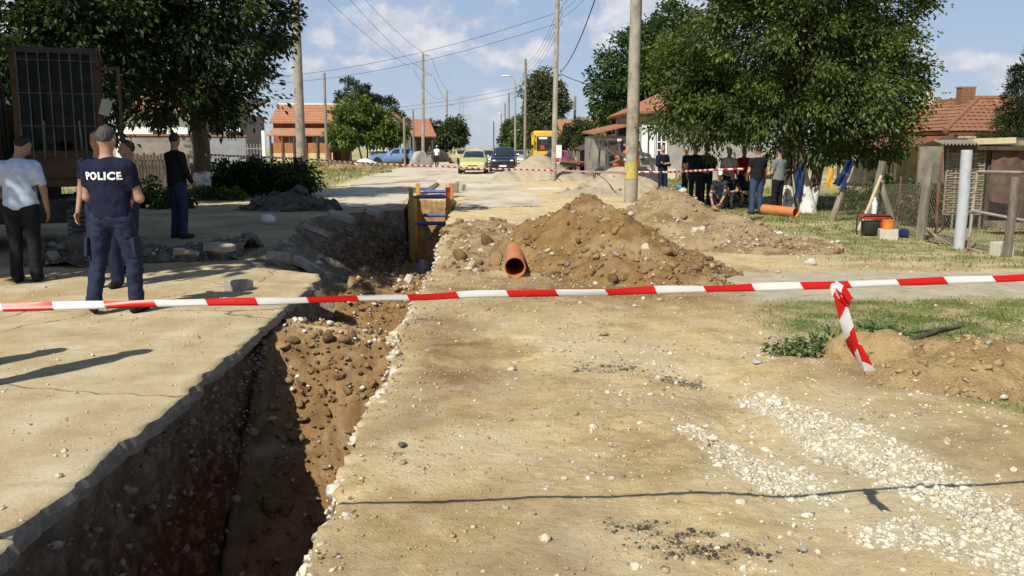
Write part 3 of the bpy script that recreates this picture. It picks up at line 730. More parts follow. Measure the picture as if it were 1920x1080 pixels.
def clothmat(c, rough=.85, tag_='cloth'):
    n = '%s_%d_%d_%d' % (tag_, c[0] * 999, c[1] * 999, c[2] * 999)
    return pm(n, tuple(x * .86 for x in c), tuple(min(1, x * 1.14) for x in c), scale=14, rough=rough, bump=.002, bscale=120, spec=.2)
def skinmat():
    if 'skin' in MATS: return MATS['skin']
    m, t, b = _new('skin'); a = N(t, 'ShaderNodeAttribute', attribute_name='complexion'); t.links.new(a.outputs['Color'], b.inputs['Base Color'])
    b.inputs['Roughness'].default_value = .55; b.inputs['Specular IOR Level'].default_value = .3; b.inputs['Subsurface Weight'].default_value = .0
    MATS['skin'] = m; return m
STAND = dict(
    ankle=[(-.11, -.02, .09), (.11, .0, .09)], knee=[(-.105, .02, .5), (.105, .03, .5)], hip=[(-.092, 0, .92), (.092, 0, .92)],
    pelvis=(0, 0, .97), chest=(0, 0, 1.30), neck=(0, -.015, 1.475), shoulder=[(-.185, -.01, 1.41), (.185, -.01, 1.41)],
    elbow=[(-.245, -.03, 1.13), (.245, -.03, 1.13)], wrist=[(-.255, .06, .88), (.255, .06, .88)], toe=None, head=(0, 0), hand=None)
def posed(**kw):
    d = {k: v for k, v in STAND.items()}; d.update(kw); return d
CROSSED = posed(elbow=[(-.25, .03, 1.14), (.25, .03, 1.14)], wrist=[(.09, .20, 1.17), (-.09, .23, 1.20)], hand=[(.6, -.1, .3), (-.6, -.1, .3)])
HIPS = posed(elbow=[(-.33, -.08, 1.16), (.33, -.08, 1.16)], wrist=[(-.19, .04, 1.0), (.19, .04, 1.0)], hand=[(.2, .3, -.5), (-.2, .3, -.5)])
FRONT = posed(elbow=[(-.24, .02, 1.13), (.24, .02, 1.13)], wrist=[(-.09, .20, 1.03), (.09, .20, 1.0)], hand=[(.6, .3, 0), (-.6, .3, 0)])
LEANF = posed(chest=(0, .16, 1.26), neck=(0, .27, 1.40), shoulder=[(-.18, .22, 1.35), (.18, .22, 1.35)], elbow=[(-.22, .30, 1.08), (.22, .30, 1.08)], wrist=[(-.16, .42, .90), (.16, .42, .90)], head=(0, .35))
SQUAT = dict(ankle=[(-.14, .0, .09), (.14, -.03, .09)], knee=[(-.2, .30, .46), (.2, .27, .46)], hip=[(-.1, -.12, .30), (.1, -.12, .30)], pelvis=(0, -.14, .33), chest=(0, .05, .66), neck=(0, .15, .82),
             shoulder=[(-.18, .11, .76), (.18, .11, .76)], elbow=[(-.23, .33, .56), (.23, .33, .56)], wrist=[(-.08, .52, .52), (.08, .53, .50)], toe=None, head=(0, .1), hand=[(.4, .5, -.1), (-.4, .5, -.1)])
SIT = dict(ankle=[(-.13, .42, .09), (.13, .45, .09)], knee=[(-.14, .36, .44), (.14, .38, .44)], hip=[(-.1, 0, .30), (.1, 0, .30)], pelvis=(0, -.03, .32), chest=(0, .06, .68), neck=(0, .13, .84),
           shoulder=[(-.18, .10, .78), (.18, .10, .78)], elbow=[(-.22, .24, .54), (.22, .24, .54)], wrist=[(-.10, .44, .50), (.10, .44, .50)], toe=None, head=(0, .15), hand=None)
NP_ = lambda v: np.array(v, float)
def person(label, loc, rz, H=1.76, pose=STAND, shirt=(.02, .025, .06), trousers=(.02, .03, .06), hair=(.02, .015, .012), skin=(.36, .20, .125), shoes=(.02, .018, .016), vox=.016, build=1.0,
           sleeve=.55, hem=-.06, belt=None, bald=False, cap=None, shades=False, cut_trousers=None, group=None, cat='person', shoe2=None, folds=.007, long_hair=False):
    p = pose; s = H / 1.78
    root = empty('person', loc, rz, label, cat, group); root.scale = (s, s, s)
    J = {k: ([NP_(q) for q in v] if isinstance(v, list) else (NP_(v) if v is not None and len(v) == 3 else v)) for k, v in p.items()}
    pel, ch, nk = J['pelvis'], J['chest'], J['neck']; sp = ch - pel; sp = sp / np.linalg.norm(sp)
    yaw, nod = p['head']
    hc = nk + .03 * sp + NP_((0, .0, .0))
    Mh = (Matrix.Rotation(-yaw, 3, 'Z') @ Matrix.Rotation(-nod, 3, 'X'))
    MH = np.array(Mh)
    def hp(x, y, z): return hc + MH @ NP_((x, y, z))            # head space, origin at the base of the neck
    allp = np.array([q for v in J.values() if isinstance(v, list) and v is not None for q in v] + [pel, ch, nk, hp(0, 0, .3)])
    lo, hi = allp.min(0) - .2, allp.max(0) + .2; lo[2] = -.03
    b = build; fwd = []
    S = SDF(lo, hi, vox)
    # head
    def head(S, grow=0.0):
        S.ell(hp(0, .012, .195), (.076 + grow, .097 + grow, .104 + grow), .0, MH)
    head(S)
    S.ell(hp(0, .042, .135), (.056, .066, .075), .03, MH)
    S.rc(hp(0, .104, .175), hp(0, .122, .145), .011, .017, .012)
    for sx in (-1, 1): S.ell(hp(sx * .078, .0, .165), (.012, .022, .034), .008, MH)
    for sx in (-1, 1): S.ell(hp(sx * .032, .108, .183), (.017, .014, .011), 0, MH, cut=True)
    S.rc(nk - .03 * sp, hp(0, .0, .12), .060, .056, .03)
    # trunk and limbs
    w = (J['shoulder'][0] + J['shoulder'][1]) / 2; ax = sp
    xs_ = J['shoulder'][1] - J['shoulder'][0]; xs_ = xs_ / np.linalg.norm(xs_)
    Mt = np.stack([xs_, np.cross(ax, xs_), ax], 1)
    def trunk(S, g=0.0, low=0.0):
        S.ell(ch + ax * .0, (.158 * b + g, .108 * b + g, .20 + g), .05, Mt)
        S.rc(J['shoulder'][0] * .82 + w * .18, J['shoulder'][1] * .82 + w * .18, .062 + g, .062 + g, .06)
        S.rc(nk - ax * .02, w, .062 + g, .085 + g, .05)
        mid = pel * .5 + ch * .5; S.ell(mid - ax * .02, (.142 * b + g + low, .105 * b + g + low, .17), .06, Mt)
        S.ell(pel, (.15 * b + g + low, .11 * b + g + low, .12 + g), .06, Mt)
    trunk(S)
    for i in (0, 1):
        sh, el, wr = J['shoulder'][i], J['elbow'][i], J['wrist'][i]
        S.rc(sh, el, .054 * b, .041, .04); S.rc(el, wr, .042, .029, .02)
        hp_, kn, an = J['hip'][i], J['knee'][i], J['ankle'][i]
        S.rc(hp_, kn, .082 * b, .055, .04); S.rc(kn, an, .055, .038, .02); S.rc(an, an + NP_((0, .10, -.05)), .036, .03, .02)
    V, F = S.mesh(); vs, fs = [V], [F]; nv = len(V)
    # hands: palm, four fingers and a thumb on a finer lattice
    hv = max(.0055, vox * .45)
    for i in (0, 1):
        sx = -1 if i == 0 else 1
        el, wr = J['elbow'][i], J['wrist'][i]; d = wr - el; d /= np.linalg.norm(d)
        if p['hand'] is not None: d = .35 * d + NP_(p['hand'][i]); d /= np.linalg.norm(d)
        side = np.cross(d, NP_((sx, 0, 0)) if abs(d[0]) < .7 else NP_((0, 0, 1))); side /= np.linalg.norm(side)     # towards the thumb
        if side[1] < 0 and abs(d[0]) < .7: side = -side
        nrm = np.cross(d, side)
        if nrm @ (NP_((-sx, 0, 0)) if abs(d[0]) < .7 else NP_((0, -1, 0))) < 0: nrm = -nrm                                  # the palm side
        c = wr + d * .05
        Hs = SDF(c - .155, c + .155, hv)
        Hs.rc(wr - d * .02, wr + d * .02, .028, .026, .01)
        Mx = np.stack([d, side, nrm], 1); Hs.ell(wr + d * .055, (.052, .042, .017), .012, Mx)
        for kf, (off, ln_) in enumerate(((.030, .072), (.010, .080), (-.010, .074), (-.029, .058))):
            a0_ = wr + d * .088 + side * off; a1_ = a0_ + d * ln_ * .5 + nrm * .008; a2_ = a1_ + d * ln_ * .35 + nrm * ln_ * .38
            Hs.rc(a0_ - d * .02, a1_, .0095, .0088, .004); Hs.rc(a1_, a2_, .0088, .0075, .002)
        t0 = wr + d * .03 + side * .034; t1 = t0 + d * .034 + side * .026; t2 = t1 + d * .03 + nrm * .012
        Hs.rc(t0, t1, .013, .0105, .006); Hs.rc(t1, t2, .0105, .0085, .002)
        v2, f2 = Hs.mesh(); vs.append(v2); fs.append(f2 + nv); nv += len(v2)
    V = np.concatenate(vs); body = np_obj('body', V, np.concatenate(fs), skinmat(), root, True)
    colr = np.ones((len(V), 4)); colr[:, :3] = NP_(skin)[None] * (1 + .12 * fbm(V[:, 0] * 14, V[:, 1] * 14, V[:, 2] * 14, 2))[:, None]
    q = (V - hc) @ MH
    for sx in (-1, 1):
        e = np.hypot((q[:, 0] - sx * .032) / .016, (q[:, 2] - .184) / .008) + 9 * (q[:, 1] < .07); colr[e < 1, :3] = (.03, .022, .02)
        e = np.hypot((q[:, 0] - sx * .033) / .022, (q[:, 2] - .205) / .007) + 9 * (q[:, 1] < .07); colr[e < 1, :3] = NP_(hair) * .8 + .01
    e = np.hypot(q[:, 0] / .026, (q[:, 2] - .105) / .008) + 9 * (q[:, 1] < .07); colr[e < 1, :3] = NP_(skin) * (.75, .5, .5)
    vcol(body.data, 'complexion', colr)
    # hair
    if not bald:
        Hh = SDF(hp(0, 0, .19) - .17, hp(0, 0, .19) + .17, vox * .7)
        Hh.ell(hp(0, .004, .20), (.083, .100, .107), 0, MH)
        if long_hair: Hh.rc(hp(0, -.04, .16), hp(0, -.06, .04), .07, .06, .04)
        def hk(P):
            u = (P - hc) @ MH
            lowz = .15 if not long_hair else .02
            return np.minimum((u[..., 2] - lowz) - np.clip((u[..., 1] + .035) * 1.35, 0, .1), .2)
        Hh.keep(hk); Hh.folds(.010, 34); Hh.folds(.006, 80)
        v, f = Hh.mesh()
        if len(f): np_obj('hair', v, f, pm('hair_%d_%d' % (hair[0] * 999, hair[2] * 999), hair, tuple(x * 1.7 for x in hair), scale=60, rough=.7, bump=.003, bscale=150), root, True)
    if cap is not None:
        Hc = SDF(hp(0, .03, .22) - .2, hp(0, .03, .22) + .2, vox * .7)
        Hc.ell(hp(0, .006, .215), (.086, .104, .10), 0, MH); Hc.keep(lambda P: ((P - hc) @ MH)[..., 2] - .222)
        Hc.ell(hp(0, .115, .226), (.062, .062, .010), .0, MH)
        v, f = Hc.mesh(); np_obj('cap', v, f, clothmat(cap), root, True)
    if shades:
        b_ = MB()
        for sx in (-1, 1): b_.ball((sx * .034, .112, .185), (.027, .010, .018), 10, 6)
        b_.box((0, .118, .19), (.03, .006, .006)); b_.box((-.07, .06, .19), (.005, .10, .008)); b_.box((.07, .06, .19), (.005, .10, .008))
        o = b_.build('sunglasses', glassmat('shade_glass', (.008, .008, .01), .12), root, True)
        for v in o.data.vertices: v.co = Vector(hp(*v.co))
    # shirt
    slo = lo.copy(); slo[2] = max(lo[2], pel[2] - .25); Ss = SDF(slo, hi, vox * .9); trunk(Ss, .016, .012)
    for i in (0, 1):
        sh, el, wr = J['shoulder'][i], J['elbow'][i], J['wrist'][i]
        if sleeve <= 1: Ss.rc(sh, sh + (el - sh) * sleeve, .070 * b, .062, .045)
        else:
            Ss.rc(sh, el, .068 * b, .056, .045); Ss.rc(el, el + (wr - el) * (sleeve - 1), .056, .042, .025)
    hz = pel + ax * hem
    Ss.keep(lambda P: np.where(np.linalg.norm(P - pel, axis=-1) < .42, (P - hz) @ ax, .5))
    ncut = nk + ax * .035 + NP_((0, .012, 0))
    Ss.keep(lambda P: np.where(np.linalg.norm(P - nk, axis=-1) < .16, (ncut - P) @ (ax * .93 + NP_((0, .30, 0))), .5))
    for i in (0, 1):
        sh, el, wr = J['shoulder'][i], J['elbow'][i], J['wrist'][i]
        if sleeve <= 1:
            dd = el - sh; dd = dd / np.linalg.norm(dd); en = sh + (el - sh) * sleeve
            Ss.keep(lambda P: np.where(np.linalg.norm(P - en, axis=-1) < .12, np.maximum((en - P) @ dd, .0) + np.where((P - en) @ dd < 0, .1, 0) - 1e-4, .5))
    Ss.folds(folds, 8, rz + loc[0]); Ss.folds(folds * .5, 22, loc[1])
    v, f = Ss.mesh(); sh_o = np_obj('shirt', v, f, clothmat(shirt), root, True)
    # trousers
    lj = np.array(J['hip'] + J['knee'] + J['ankle'] + [pel]); thi = lj.max(0) + .2; tlo = lj.min(0) - .2; tlo[2] = -.03; St = SDF(tlo, thi, vox * .95)
    St.ell(pel - ax * .02, (.158 * b, .122 * b, .13), .05, Mt); wz = pel + ax * .07
    for i in (0, 1):
        h_, kn, an = J['hip'][i], J['knee'][i], J['ankle'][i]
        if cut_trousers is None:
            St.rc(h_, kn, .100 * b, .077, .035); St.rc(kn, an + (kn - an) * .02, .077, .070, .02)
            St.rc(an + (kn - an) * .06, an + NP_((0, .02, -.035)), .068, .066, .02)
        else: St.rc(h_, h_ + (kn - h_) * cut_trousers, .102 * b, .088, .035)
    St.keep(lambda P: np.where(np.linalg.norm(P - pel, axis=-1) < .3, (wz - P) @ ax, .5)); St.keep(lambda P: P[..., 2] - .035)
    St.folds(folds, 9, loc[0] + 3, (1, 1, 1.3)); St.folds(folds * .6, 20, loc[1], (1, 1, 1.6))
    v, f = St.mesh(); tr_o = np_obj('trousers', v, f, clothmat(trousers), root, True)
    # shoes
    for i in (0, 1):
        an = J['ankle'][i]; td = NP_((0, 1, 0)) if p['toe'] is None else NP_(p['toe'][i]); td = td / np.linalg.norm(td); a0_ = an * 1.0; up = 0
        Sh = SDF(a0_ - .3, a0_ + .3, vox * .6)
        heel = a0_ - td * .045 + NP_((0, 0, -.045)); toe_ = a0_ + td * .17 + NP_((0, 0, -.052))
        Sh.rc(heel, a0_ + td * .07 + NP_((0, 0, -.04)), .042, .048, .02); Sh.rc(a0_ + td * .07 + NP_((0, 0, -.045)), toe_, .048, .036, .02); Sh.rc(a0_ + NP_((0, 0, .02)), a0_ - td * .01 + NP_((0, 0, -.04)), .048, .045, .02)
        if td[2] > -.2: Sh.keep(lambda P: P[..., 2] - (a0_[2] - .09))
        v, f = Sh.mesh(); np_obj('shoe', v, f, clothmat((shoe2 if (shoe2 is not None and i == 0) else shoes), .6, 'leather'), root, True)
    if belt is not None:
        bm_ = MB(); pts = []
        for a in np.linspace(0, 2 * math.pi, 25): pts.append(tuple(pel + ax * .02 + Mt @ NP_((.178 * b * math.cos(a), .138 * b * math.sin(a), 0))))
        bm_.tube(pts, .018, 6, False); bm_.build('belt', clothmat(belt, .5, 'leather'), root, True)
    return root, dict(shirt=sh_o, trousers=tr_o, body=body, J=J)
def lettering(name, text, target, size, z, color, parent, back=True, xoff=0.0, spread=1.0):
    """flat letters laid on a garment"""
    cu = bpy.data.curves.new(name, 'FONT'); cu.body = text; cu.size = size; cu.align_x = 'CENTER'; cu.align_y = 'CENTER'; cu.offset = .0034 * size / .09; cu.resolution_u = 3; cu.space_character = 1.12
    o = bpy.data.objects.new(name, cu); COL.objects.link(o)
    dg = bpy.context.evaluated_depsgraph_get(); me = bpy.data.meshes.new_from_object(o.evaluated_get(dg)); bpy.data.objects.remove(o)
    bm = bmesh.new(); bm.from_mesh(me); bmesh.ops.triangulate(bm, faces=bm.faces)
    for _ in range(2): bmesh.ops.subdivide_edges(bm, edges=[e for e in bm.edges if e.calc_length() > .012], cuts=1)
    bv = BVHTree.FromObject(target, dg) if False else BVHTree.FromPolygons([v.co for v in target.data.vertices], [tuple(p.vertices) for p in target.data.polygons])
    sgn = 1 if back else -1
    for v in bm.verts:
        x = v.co.x * spread * sgn + xoff; zz = z + v.co.y
        hit = bv.ray_cast(Vector((x, -.6 * sgn, zz)), Vector((0, sgn, 0)))
        yh = hit[0].y if hit[0] is not None else -.12 * sgn
        v.co = Vector((x, yh - .004 * sgn, zz))
    bmesh.ops.recalc_face_normals(bm, faces=bm.faces); bm.to_mesh(me); bm.free(); me.materials.append(color)
    return link(bpy.data.objects.new(name, me), parent)
def stand(px, py, Y=None, z=None):
    """place on the land whose picture is at px,py"""
    g = G(px, py)
    for _ in range(6): g = G(px, py, gz(g.x, g.y))
    return (g.x, g.y, gz(g.x, g.y))
NAVY = (.009, .011, .034); NAVYT = (.014, .020, .046)
# ---- the people on the left
WALK = posed(ankle=[(-.20, -.08, .13), (.16, .05, .09)], knee=[(-.18, .04, .52), (.165, .06, .50)], toe=[(-.42, .8, -.28), (.12, 1, 0)], hip=[(-.10, 0, .92), (.10, 0, .92)],
             elbow=[(-.255, .05, 1.13), (.265, .05, 1.12)], wrist=[(.09, .21, 1.16), (-.09, .24, 1.19)], hand=[(.6, -.1, .3), (-.6, -.1, .3)], head=(.05, .05))
cop, cp = person('policeman seen from behind with POLICE across his navy shirt', (G(222, 588).x, G(222, 588).y, gz(-3.5, 8.7)), R(-6), 1.80, WALK, shirt=(.009, .011, .034), trousers=(.018, .026, .058), hair=(.045, .042, .04), skin=(.38, .22, .15), shoes=(.012, .012, .014), vox=.0115, build=1.12, shoe2=(.09, .085, .045), sleeve=.62, hem=-.04, folds=.016)
lettering('lettering', 'POLICE', cp['shirt'], .098, 1.335, pm('print_white', (.78, .78, .78), (.85, .85, .85), rough=.6), cop)
for sx in (-1, 1):
    pk = MB(); pk.box((sx * .235, -.01, .66), (.035, .15, .19), (0, sx * -.09, 0)); pk.build('cargo_pocket', clothmat((.018, .026, .058)), cop, True, .012)
person('man in a light blue short sleeved shirt and black trousers standing by the excavator', stand(52, 528), R(8), 1.74, posed(head=(.7, .45), elbow=[(-.26, .02, 1.12), (.27, .0, 1.13)], wrist=[(-.18, .2, .95), (.27, .08, .88)]), shirt=(.44, .54, .70), trousers=(.012, .012, .016), hair=(.012, .01, .009), skin=(.30, .17, .11), vox=.013, build=1.18, hem=-.10, sleeve=.7)
person('police officer facing the camera behind the policeman whose back is turned', (G(203, 540).x, G(203, 540).y, .01), R(176), 1.79, STAND, shirt=NAVY, trousers=NAVYT, skin=(.34, .19, .12), vox=.014, build=1.05)
person('man half hidden behind the right shoulder of the policeman', (A(252, 500, 11.6).x, 11.6, .01), R(120), 1.68, STAND, shirt=(.02, .022, .05), trousers=(.02, .03, .06), skin=(.24, .14, .09), vox=.015)
person('man in a black jacket and blue jeans standing in the tree shade', stand(338, 447), R(-40), 1.84, posed(elbow=[(-.25, .03, 1.14), (.25, .03, 1.14)], wrist=[(-.17, .17, .98), (.17, .17, .98)], head=(-.4, .1)), shirt=(.012, .012, .013), trousers=(.022, .034, .075), vox=.014, sleeve=1.95, hem=-.12, build=1.1)
person('bystander outside the picture whose shadow with two legs falls on the slab', (-3.62, 5.62, gz(-3.62, 5.62)), R(60), 1.76, posed(ankle=[(-.16, 0, .09), (.16, 0, .09)]), shirt=(.3, .3, .3), vox=.02)
person('second bystander outside the picture whose shadow falls on the slab', (-4.30, 5.72, gz(-4.3, 5.72)), R(50), 1.72, FRONT, shirt=(.2, .2, .25), vox=.02)
# ---- the group under the tree on the right
def grp(label, px, py, face, H=1.74, **kw):
    return person(label, stand(px, py), R(face), H, kw.pop('pose', STAND), vox=kw.pop('vox', .017), **kw)
K = 'people gathered in the shade of the big tree'
grp('police officer with folded arms standing alone by the grey house', 1241, 372, 205, pose=posed(**{**CROSSED, 'head': (.5, 0)}), shirt=NAVY, trousers=(.016, .02, .045), hair=(.10, .10, .10), skin=(.42, .24, .16), sleeve=1.6, group=K)
grp('grey haired police officer behind the man with the shaved head', 1284, 377, 60, shirt=NAVY, trousers=(.016, .02, .045), hair=(.25, .25, .25), skin=(.42, .24, .16), group=K)
grp('police officer with a shaved head and a badge on his sleeve', 1301, 382, -28, 1.76, shirt=NAVY, trousers=(.016, .02, .045), hair=(.14, .08, .05), skin=(.45, .25, .16), group=K, build=1.08)
grp('police officer in sunglasses with his hands before his belt', 1322, 384, 178, 1.76, pose=FRONT, shirt=NAVY, trousers=(.012, .013, .02), shades=True, skin=(.42, .24, .16), sleeve=1.8, belt=(.01, .01, .01), group=K, build=1.1)
grp('man in a white and grey shirt with black hair', 1364, 384, 165, 1.70, shirt=(.66, .68, .69), trousers=(.03, .03, .04), group=K, folds=.014, pose=FRONT)
grp('man in a bright red shirt standing behind those who crouch', 1392, 383, 190, 1.70, shirt=(.60, .025, .03), trousers=(.02, .02, .03), group=K)
grp('man in a black T-shirt and blue jeans with his back turned', 1417, 402, 12, 1.74, pose=posed(head=(-.3, .1), ankle=[(-.13, 0, .09), (.13, 0, .09)], elbow=[(-.26, .0, 1.13), (.27, .05, 1.14)], wrist=[(-.2, .16, .98), (.30, .12, .90)]), shirt=(.010, .010, .012), trousers=(.035, .06, .13), skin=(.40, .23, .15), group=K, build=1.15)
grp('man in a grey T-shirt and black trousers beside the orange pipe', 1456, 402, 30, 1.70, pose=FRONT, shirt=(.17, .18, .18), trousers=(.012, .012, .014), skin=(.36, .21, .14), group=K, build=1.1)
grp('crouching worker in a white cap reaching to the ground', 1350, 392, 150, 1.70, pose={**SQUAT, 'head': (-.3, .3), 'wrist': [(-.10, .45, .16), (.10, .46, .15)], 'elbow': [(-.20, .32, .42), (.2, .34, .42)]}, shirt=(.03, .035, .05), trousers=(.05, .05, .07), cap=(.75, .75, .75), skin=(.40, .22, .14), group=K)
grp('seated man in a black T-shirt resting his arms on his knees', 1377, 391, 130, 1.72, pose=SIT, shirt=(.015, .016, .02), trousers=(.03, .035, .05), skin=(.42, .24, .15), group=K)
grp('crouching man in pale shorts with bare shins', 1398, 391, 165, 1.70, pose=SQUAT, shirt=(.02, .02, .025), trousers=(.45, .45, .46), cut_trousers=.8, skin=(.44, .25, .16), group=K)
# ---- far down the road
person('man in a white shirt and cap walking down the road', (A(819, 300, 80).x, 80, gz(-3.6, 80) + .02), R(0), 1.76, posed(ankle=[(-.1, .12, .09), (.1, -.1, .10)]), shirt=(.75, .76, .78), trousers=(.02, .025, .045), cap=(.8, .8, .8), vox=.022)
person('man in a dark shirt standing by the far tree beyond the white cap', (A(806, 294, 98).x, 98, gz(-5, 98) + .02), R(150), 1.74, FRONT, shirt=(.03, .03, .04), trousers=(.3, .3, .32), vox=.025)
person('man in grey beside the far yellow car', (A(851, 294, 94).x, 94, .02), R(90), 1.72, STAND, shirt=(.30, .26, .18), trousers=(.12, .10, .08), vox=.025)
# ================================================================== trees and shrubs
def leaf_mesh(C, dirs, size, tint, r, asp=.55, droop=.35):
    """folded leaves (two triangles each side by side) at C (n,3)"""
    n = len(C)
    a = dirs / np.maximum(1e-6, np.linalg.norm(dirs, axis=1, keepdims=True))
    rnd = r.normal(size=(n, 3)); up = np.array([0, 0, 1.0]) + .75 * rnd
    s = np.cross(a, up); s /= np.maximum(1e-6, np.linalg.norm(s, axis=1, keepdims=True)); nn = np.cross(s, a)
    L = size[:, None]
    p0 = C; p2 = C + a * L - np.array([0, 0, droop])[None] * L * .5
    m = C + a * L * .5
    p1 = m + s * L * asp * .5 + nn * L * .10; p3 = m - s * L * asp * .5 + nn * L * .10
    V = np.stack([p0, p1, p2, p3], 1).reshape(-1, 3)
    b = np.arange(n)[:, None] * 4
    F = np.concatenate([b + [0, 1, 2], b + [0, 2, 3]])
    return V, F, np.repeat(tint, 4)
def crown_np(ells, ncl, per, size, seed, clr=(.35, .75), shell=.45, flat=.75, down=.25, asp=.55, lumpy=.35):
    r = np.random.default_rng(seed)
    vol = np.array([e[3] * e[4] * e[5] for e in ells]); pick = r.choice(len(ells), ncl, p=vol / vol.sum())
    E = np.array(ells)[pick]
    d = r.normal(size=(ncl, 3)); d /= np.linalg.norm(d, axis=1, keepdims=True)
    rad = r.random(ncl) ** shell * (1 + lumpy * fbm(d[:, 0] * 2.2 + seed, d[:, 1] * 2.2, d[:, 2] * 2.2, 2))
    CC = E[:, :3] + d * E[:, 3:6] * rad[:, None]
    cr = r.uniform(clr[0], clr[1], ncl); ctint = np.clip(r.normal(.42, .2, ncl), 0, 1)
    n = ncl * per; ci = np.repeat(np.arange(ncl), per)
    q = r.normal(size=(n, 3)); q /= np.linalg.norm(q, axis=1, keepdims=True); q *= (r.random(n) ** .5)[:, None]
    P = CC[ci] + q * cr[ci][:, None] * np.array([1, 1, flat])
    out = d[ci] * .6 + q * .8 + r.normal(size=(n, 3)) * .45; out[:, 2] -= down
    sz = size * r.uniform(.6, 1.25, n); tint = np.clip(ctint[ci] + r.normal(0, .10, n), 0, 1)
    V, F, t = leaf_mesh(P, out, sz, tint, r, asp)
    return V, F, t, CC
def tree(name, label, base, trunk_h, tr, ells, ncl, per, size, dark, light, seed, wash=None, cat='tree', group=None, limbs=14, bark=(.10, .075, .055), stems=None, parent=None, trans=.3, **kw):
    """ells are relative to the base"""
    root = empty(name, base, 0, label, cat, group)
    V, F, t, CC = crown_np(ells, ncl, per, size, seed, **kw)
    r = random.Random(seed)
    cr = np_obj('crown', V, F, leafmat('leaf_%d_%d_%d' % (dark[1] * 9999, light[1] * 9999, light[0] * 9999), dark, light, trans), root); cr['kind'] = 'stuff'
    at = cr.data.attributes.new('tint', 'FLOAT', 'POINT'); at.data.foreach_set('value', t.astype(np.float32))
    mbk = pm('bark_%d' % (bark[0] * 999), tuple(c * .7 for c in bark), tuple(c * 1.35 for c in bark), scale=9, rough=.95, bump=.03, bscale=16, stretch=(1, 1, .25))
    e0 = ells[0]; top = Vector((e0[0], e0[1], e0[2]))
    for si, st in enumerate(stems or [(0, 0, 0, 0)]):
        b = MB(); p0 = Vector((st[0], st[1], -.1)); fork = Vector((st[2], st[3], trunk_h)); k = tr / (1 if si == 0 else 1.35)
        mid = p0.lerp(fork, .5) + Vector((r.uniform(-.1, .1), r.uniform(-.1, .1), 0)) * k * 3
        b.tube([p0, p0 + Vector((0, 0, .18)), mid, fork, fork.lerp(top, .6)], [k * 1.45, k * 1.1, k * .95, k * .85, k * .4], 10)
        o = b.build('trunk', mbk, root, True)
        if wash:
            w = MB(); hgt = wash; q = [p0.lerp(mid, f) for f in (0, .3, .65, 1.0)]
            z_ = lambda f: p0.lerp(mid, f)
            fr = min(1, hgt / max(.2, mid.z)); w.tube([p0, p0 + Vector((0, 0, .2)), p0.lerp(mid, fr)], [k * 1.5, k * 1.16, k * 1.02], 10, False)
            w.build('whitewash', pm('limewash', (.55, .55, .52), (.72, .71, .68), scale=7, rough=.9, c3=(.2, .17, .14), s3=4, bump=.01, bscale=14), root, True)
    f0 = Vector((stems[0][2], stems[0][3], trunk_h)) if stems else Vector((0, 0, trunk_h))
    for i in range(limbs):
        c = Vector(CC[r.randrange(len(CC))]); s0 = f0.lerp(top, r.uniform(0, .7)); m = s0.lerp(c, .5) + Vector((0, 0, .12 * (c - s0).length))
        b = MB(); rr = tr * r.uniform(.22, .42); b.tube([s0, s0.lerp(m, .5), m, c], [rr, rr * .85, rr * .55, rr * .12], 6); b.build('limb', mbk, root, True)
    return root
def rel(base, l): return [(x - base[0], y - base[1], z - base[2], a, b, c) for x, y, z, a, b, c in l]
# the big tree on the right, two whitewashed stems
B = stand(1530, 402); B = (B[0], B[1] + .6, B[2])
def at3(px, py, Y): v = A(px, py, Y); return (v.x, v.y, v.z)
def E_(px, py, Y, rx, ry, rz): v = A(px, py, Y); return (v.x, v.y, v.z, rx, ry, rz)
YT = B[1]
tree('spreading_tree', 'big spreading tree whose dense crown shades the group of people', B, 2.1, .20,
     rel(B, [E_(1480, 50, YT + .6, 3.0, 2.6, 2.1), E_(1345, 190, YT + 1.4, 1.75, 1.9, 1.5), E_(1600, 170, YT - .2, 1.65, 1.7, 1.45), E_(1480, 195, YT + .2, 2.2, 1.8, 1.0), E_(1290, 130, YT + 1.8, 1.0, 1.4, 1.3), E_(1660, 60, YT, 1.15, 1.3, 1.5), E_(1540, -120, YT, 2.8, 2.2, 1.6), E_(1750, 18, YT + .2, .6, .6, .35), E_(1310, 225, YT + 2.0, 1.2, 1.3, .6), E_(1520, 280, YT + 2.6, 1.4, .9, .5), E_(1630, 255, YT + .3, 1.15, 1.2, .8), E_(1560, 245, YT - .2, 1.3, 1.0, .75), E_(1700, 150, YT, .7, .8, .9)]),
     980, 120, .125, (.030, .052, .013), (.135, .185, .042), 21, wash=.75, limbs=22, stems=[(0, 0, -.35, .1), (.12, .2, .45, .3), (-.42, .3, -.5, .4)], clr=(.28, .62), shell=.36)
# walnut behind the pole
B = (A(1175, 300, 60).x, 60, 0)
tree('walnut_tree', 'dark rounded walnut tree behind the grey house with white windows', B, 2.6, .22, rel(B, [E_(1160, 185, 60, 2.0, 2.0, 2.2), E_(1215, 130, 60, 3.0, 2.6, 3.0), E_(1130, 155, 60, 1.0, 1.0, 1.1), E_(1255, 75, 60, 2.4, 2.4, 2.6), E_(1150, 222, 60, 1.5, 1.5, 1.0)]), 280, 80, .30, (.016, .035, .010), (.085, .15, .03), 22, clr=(.4, .9))
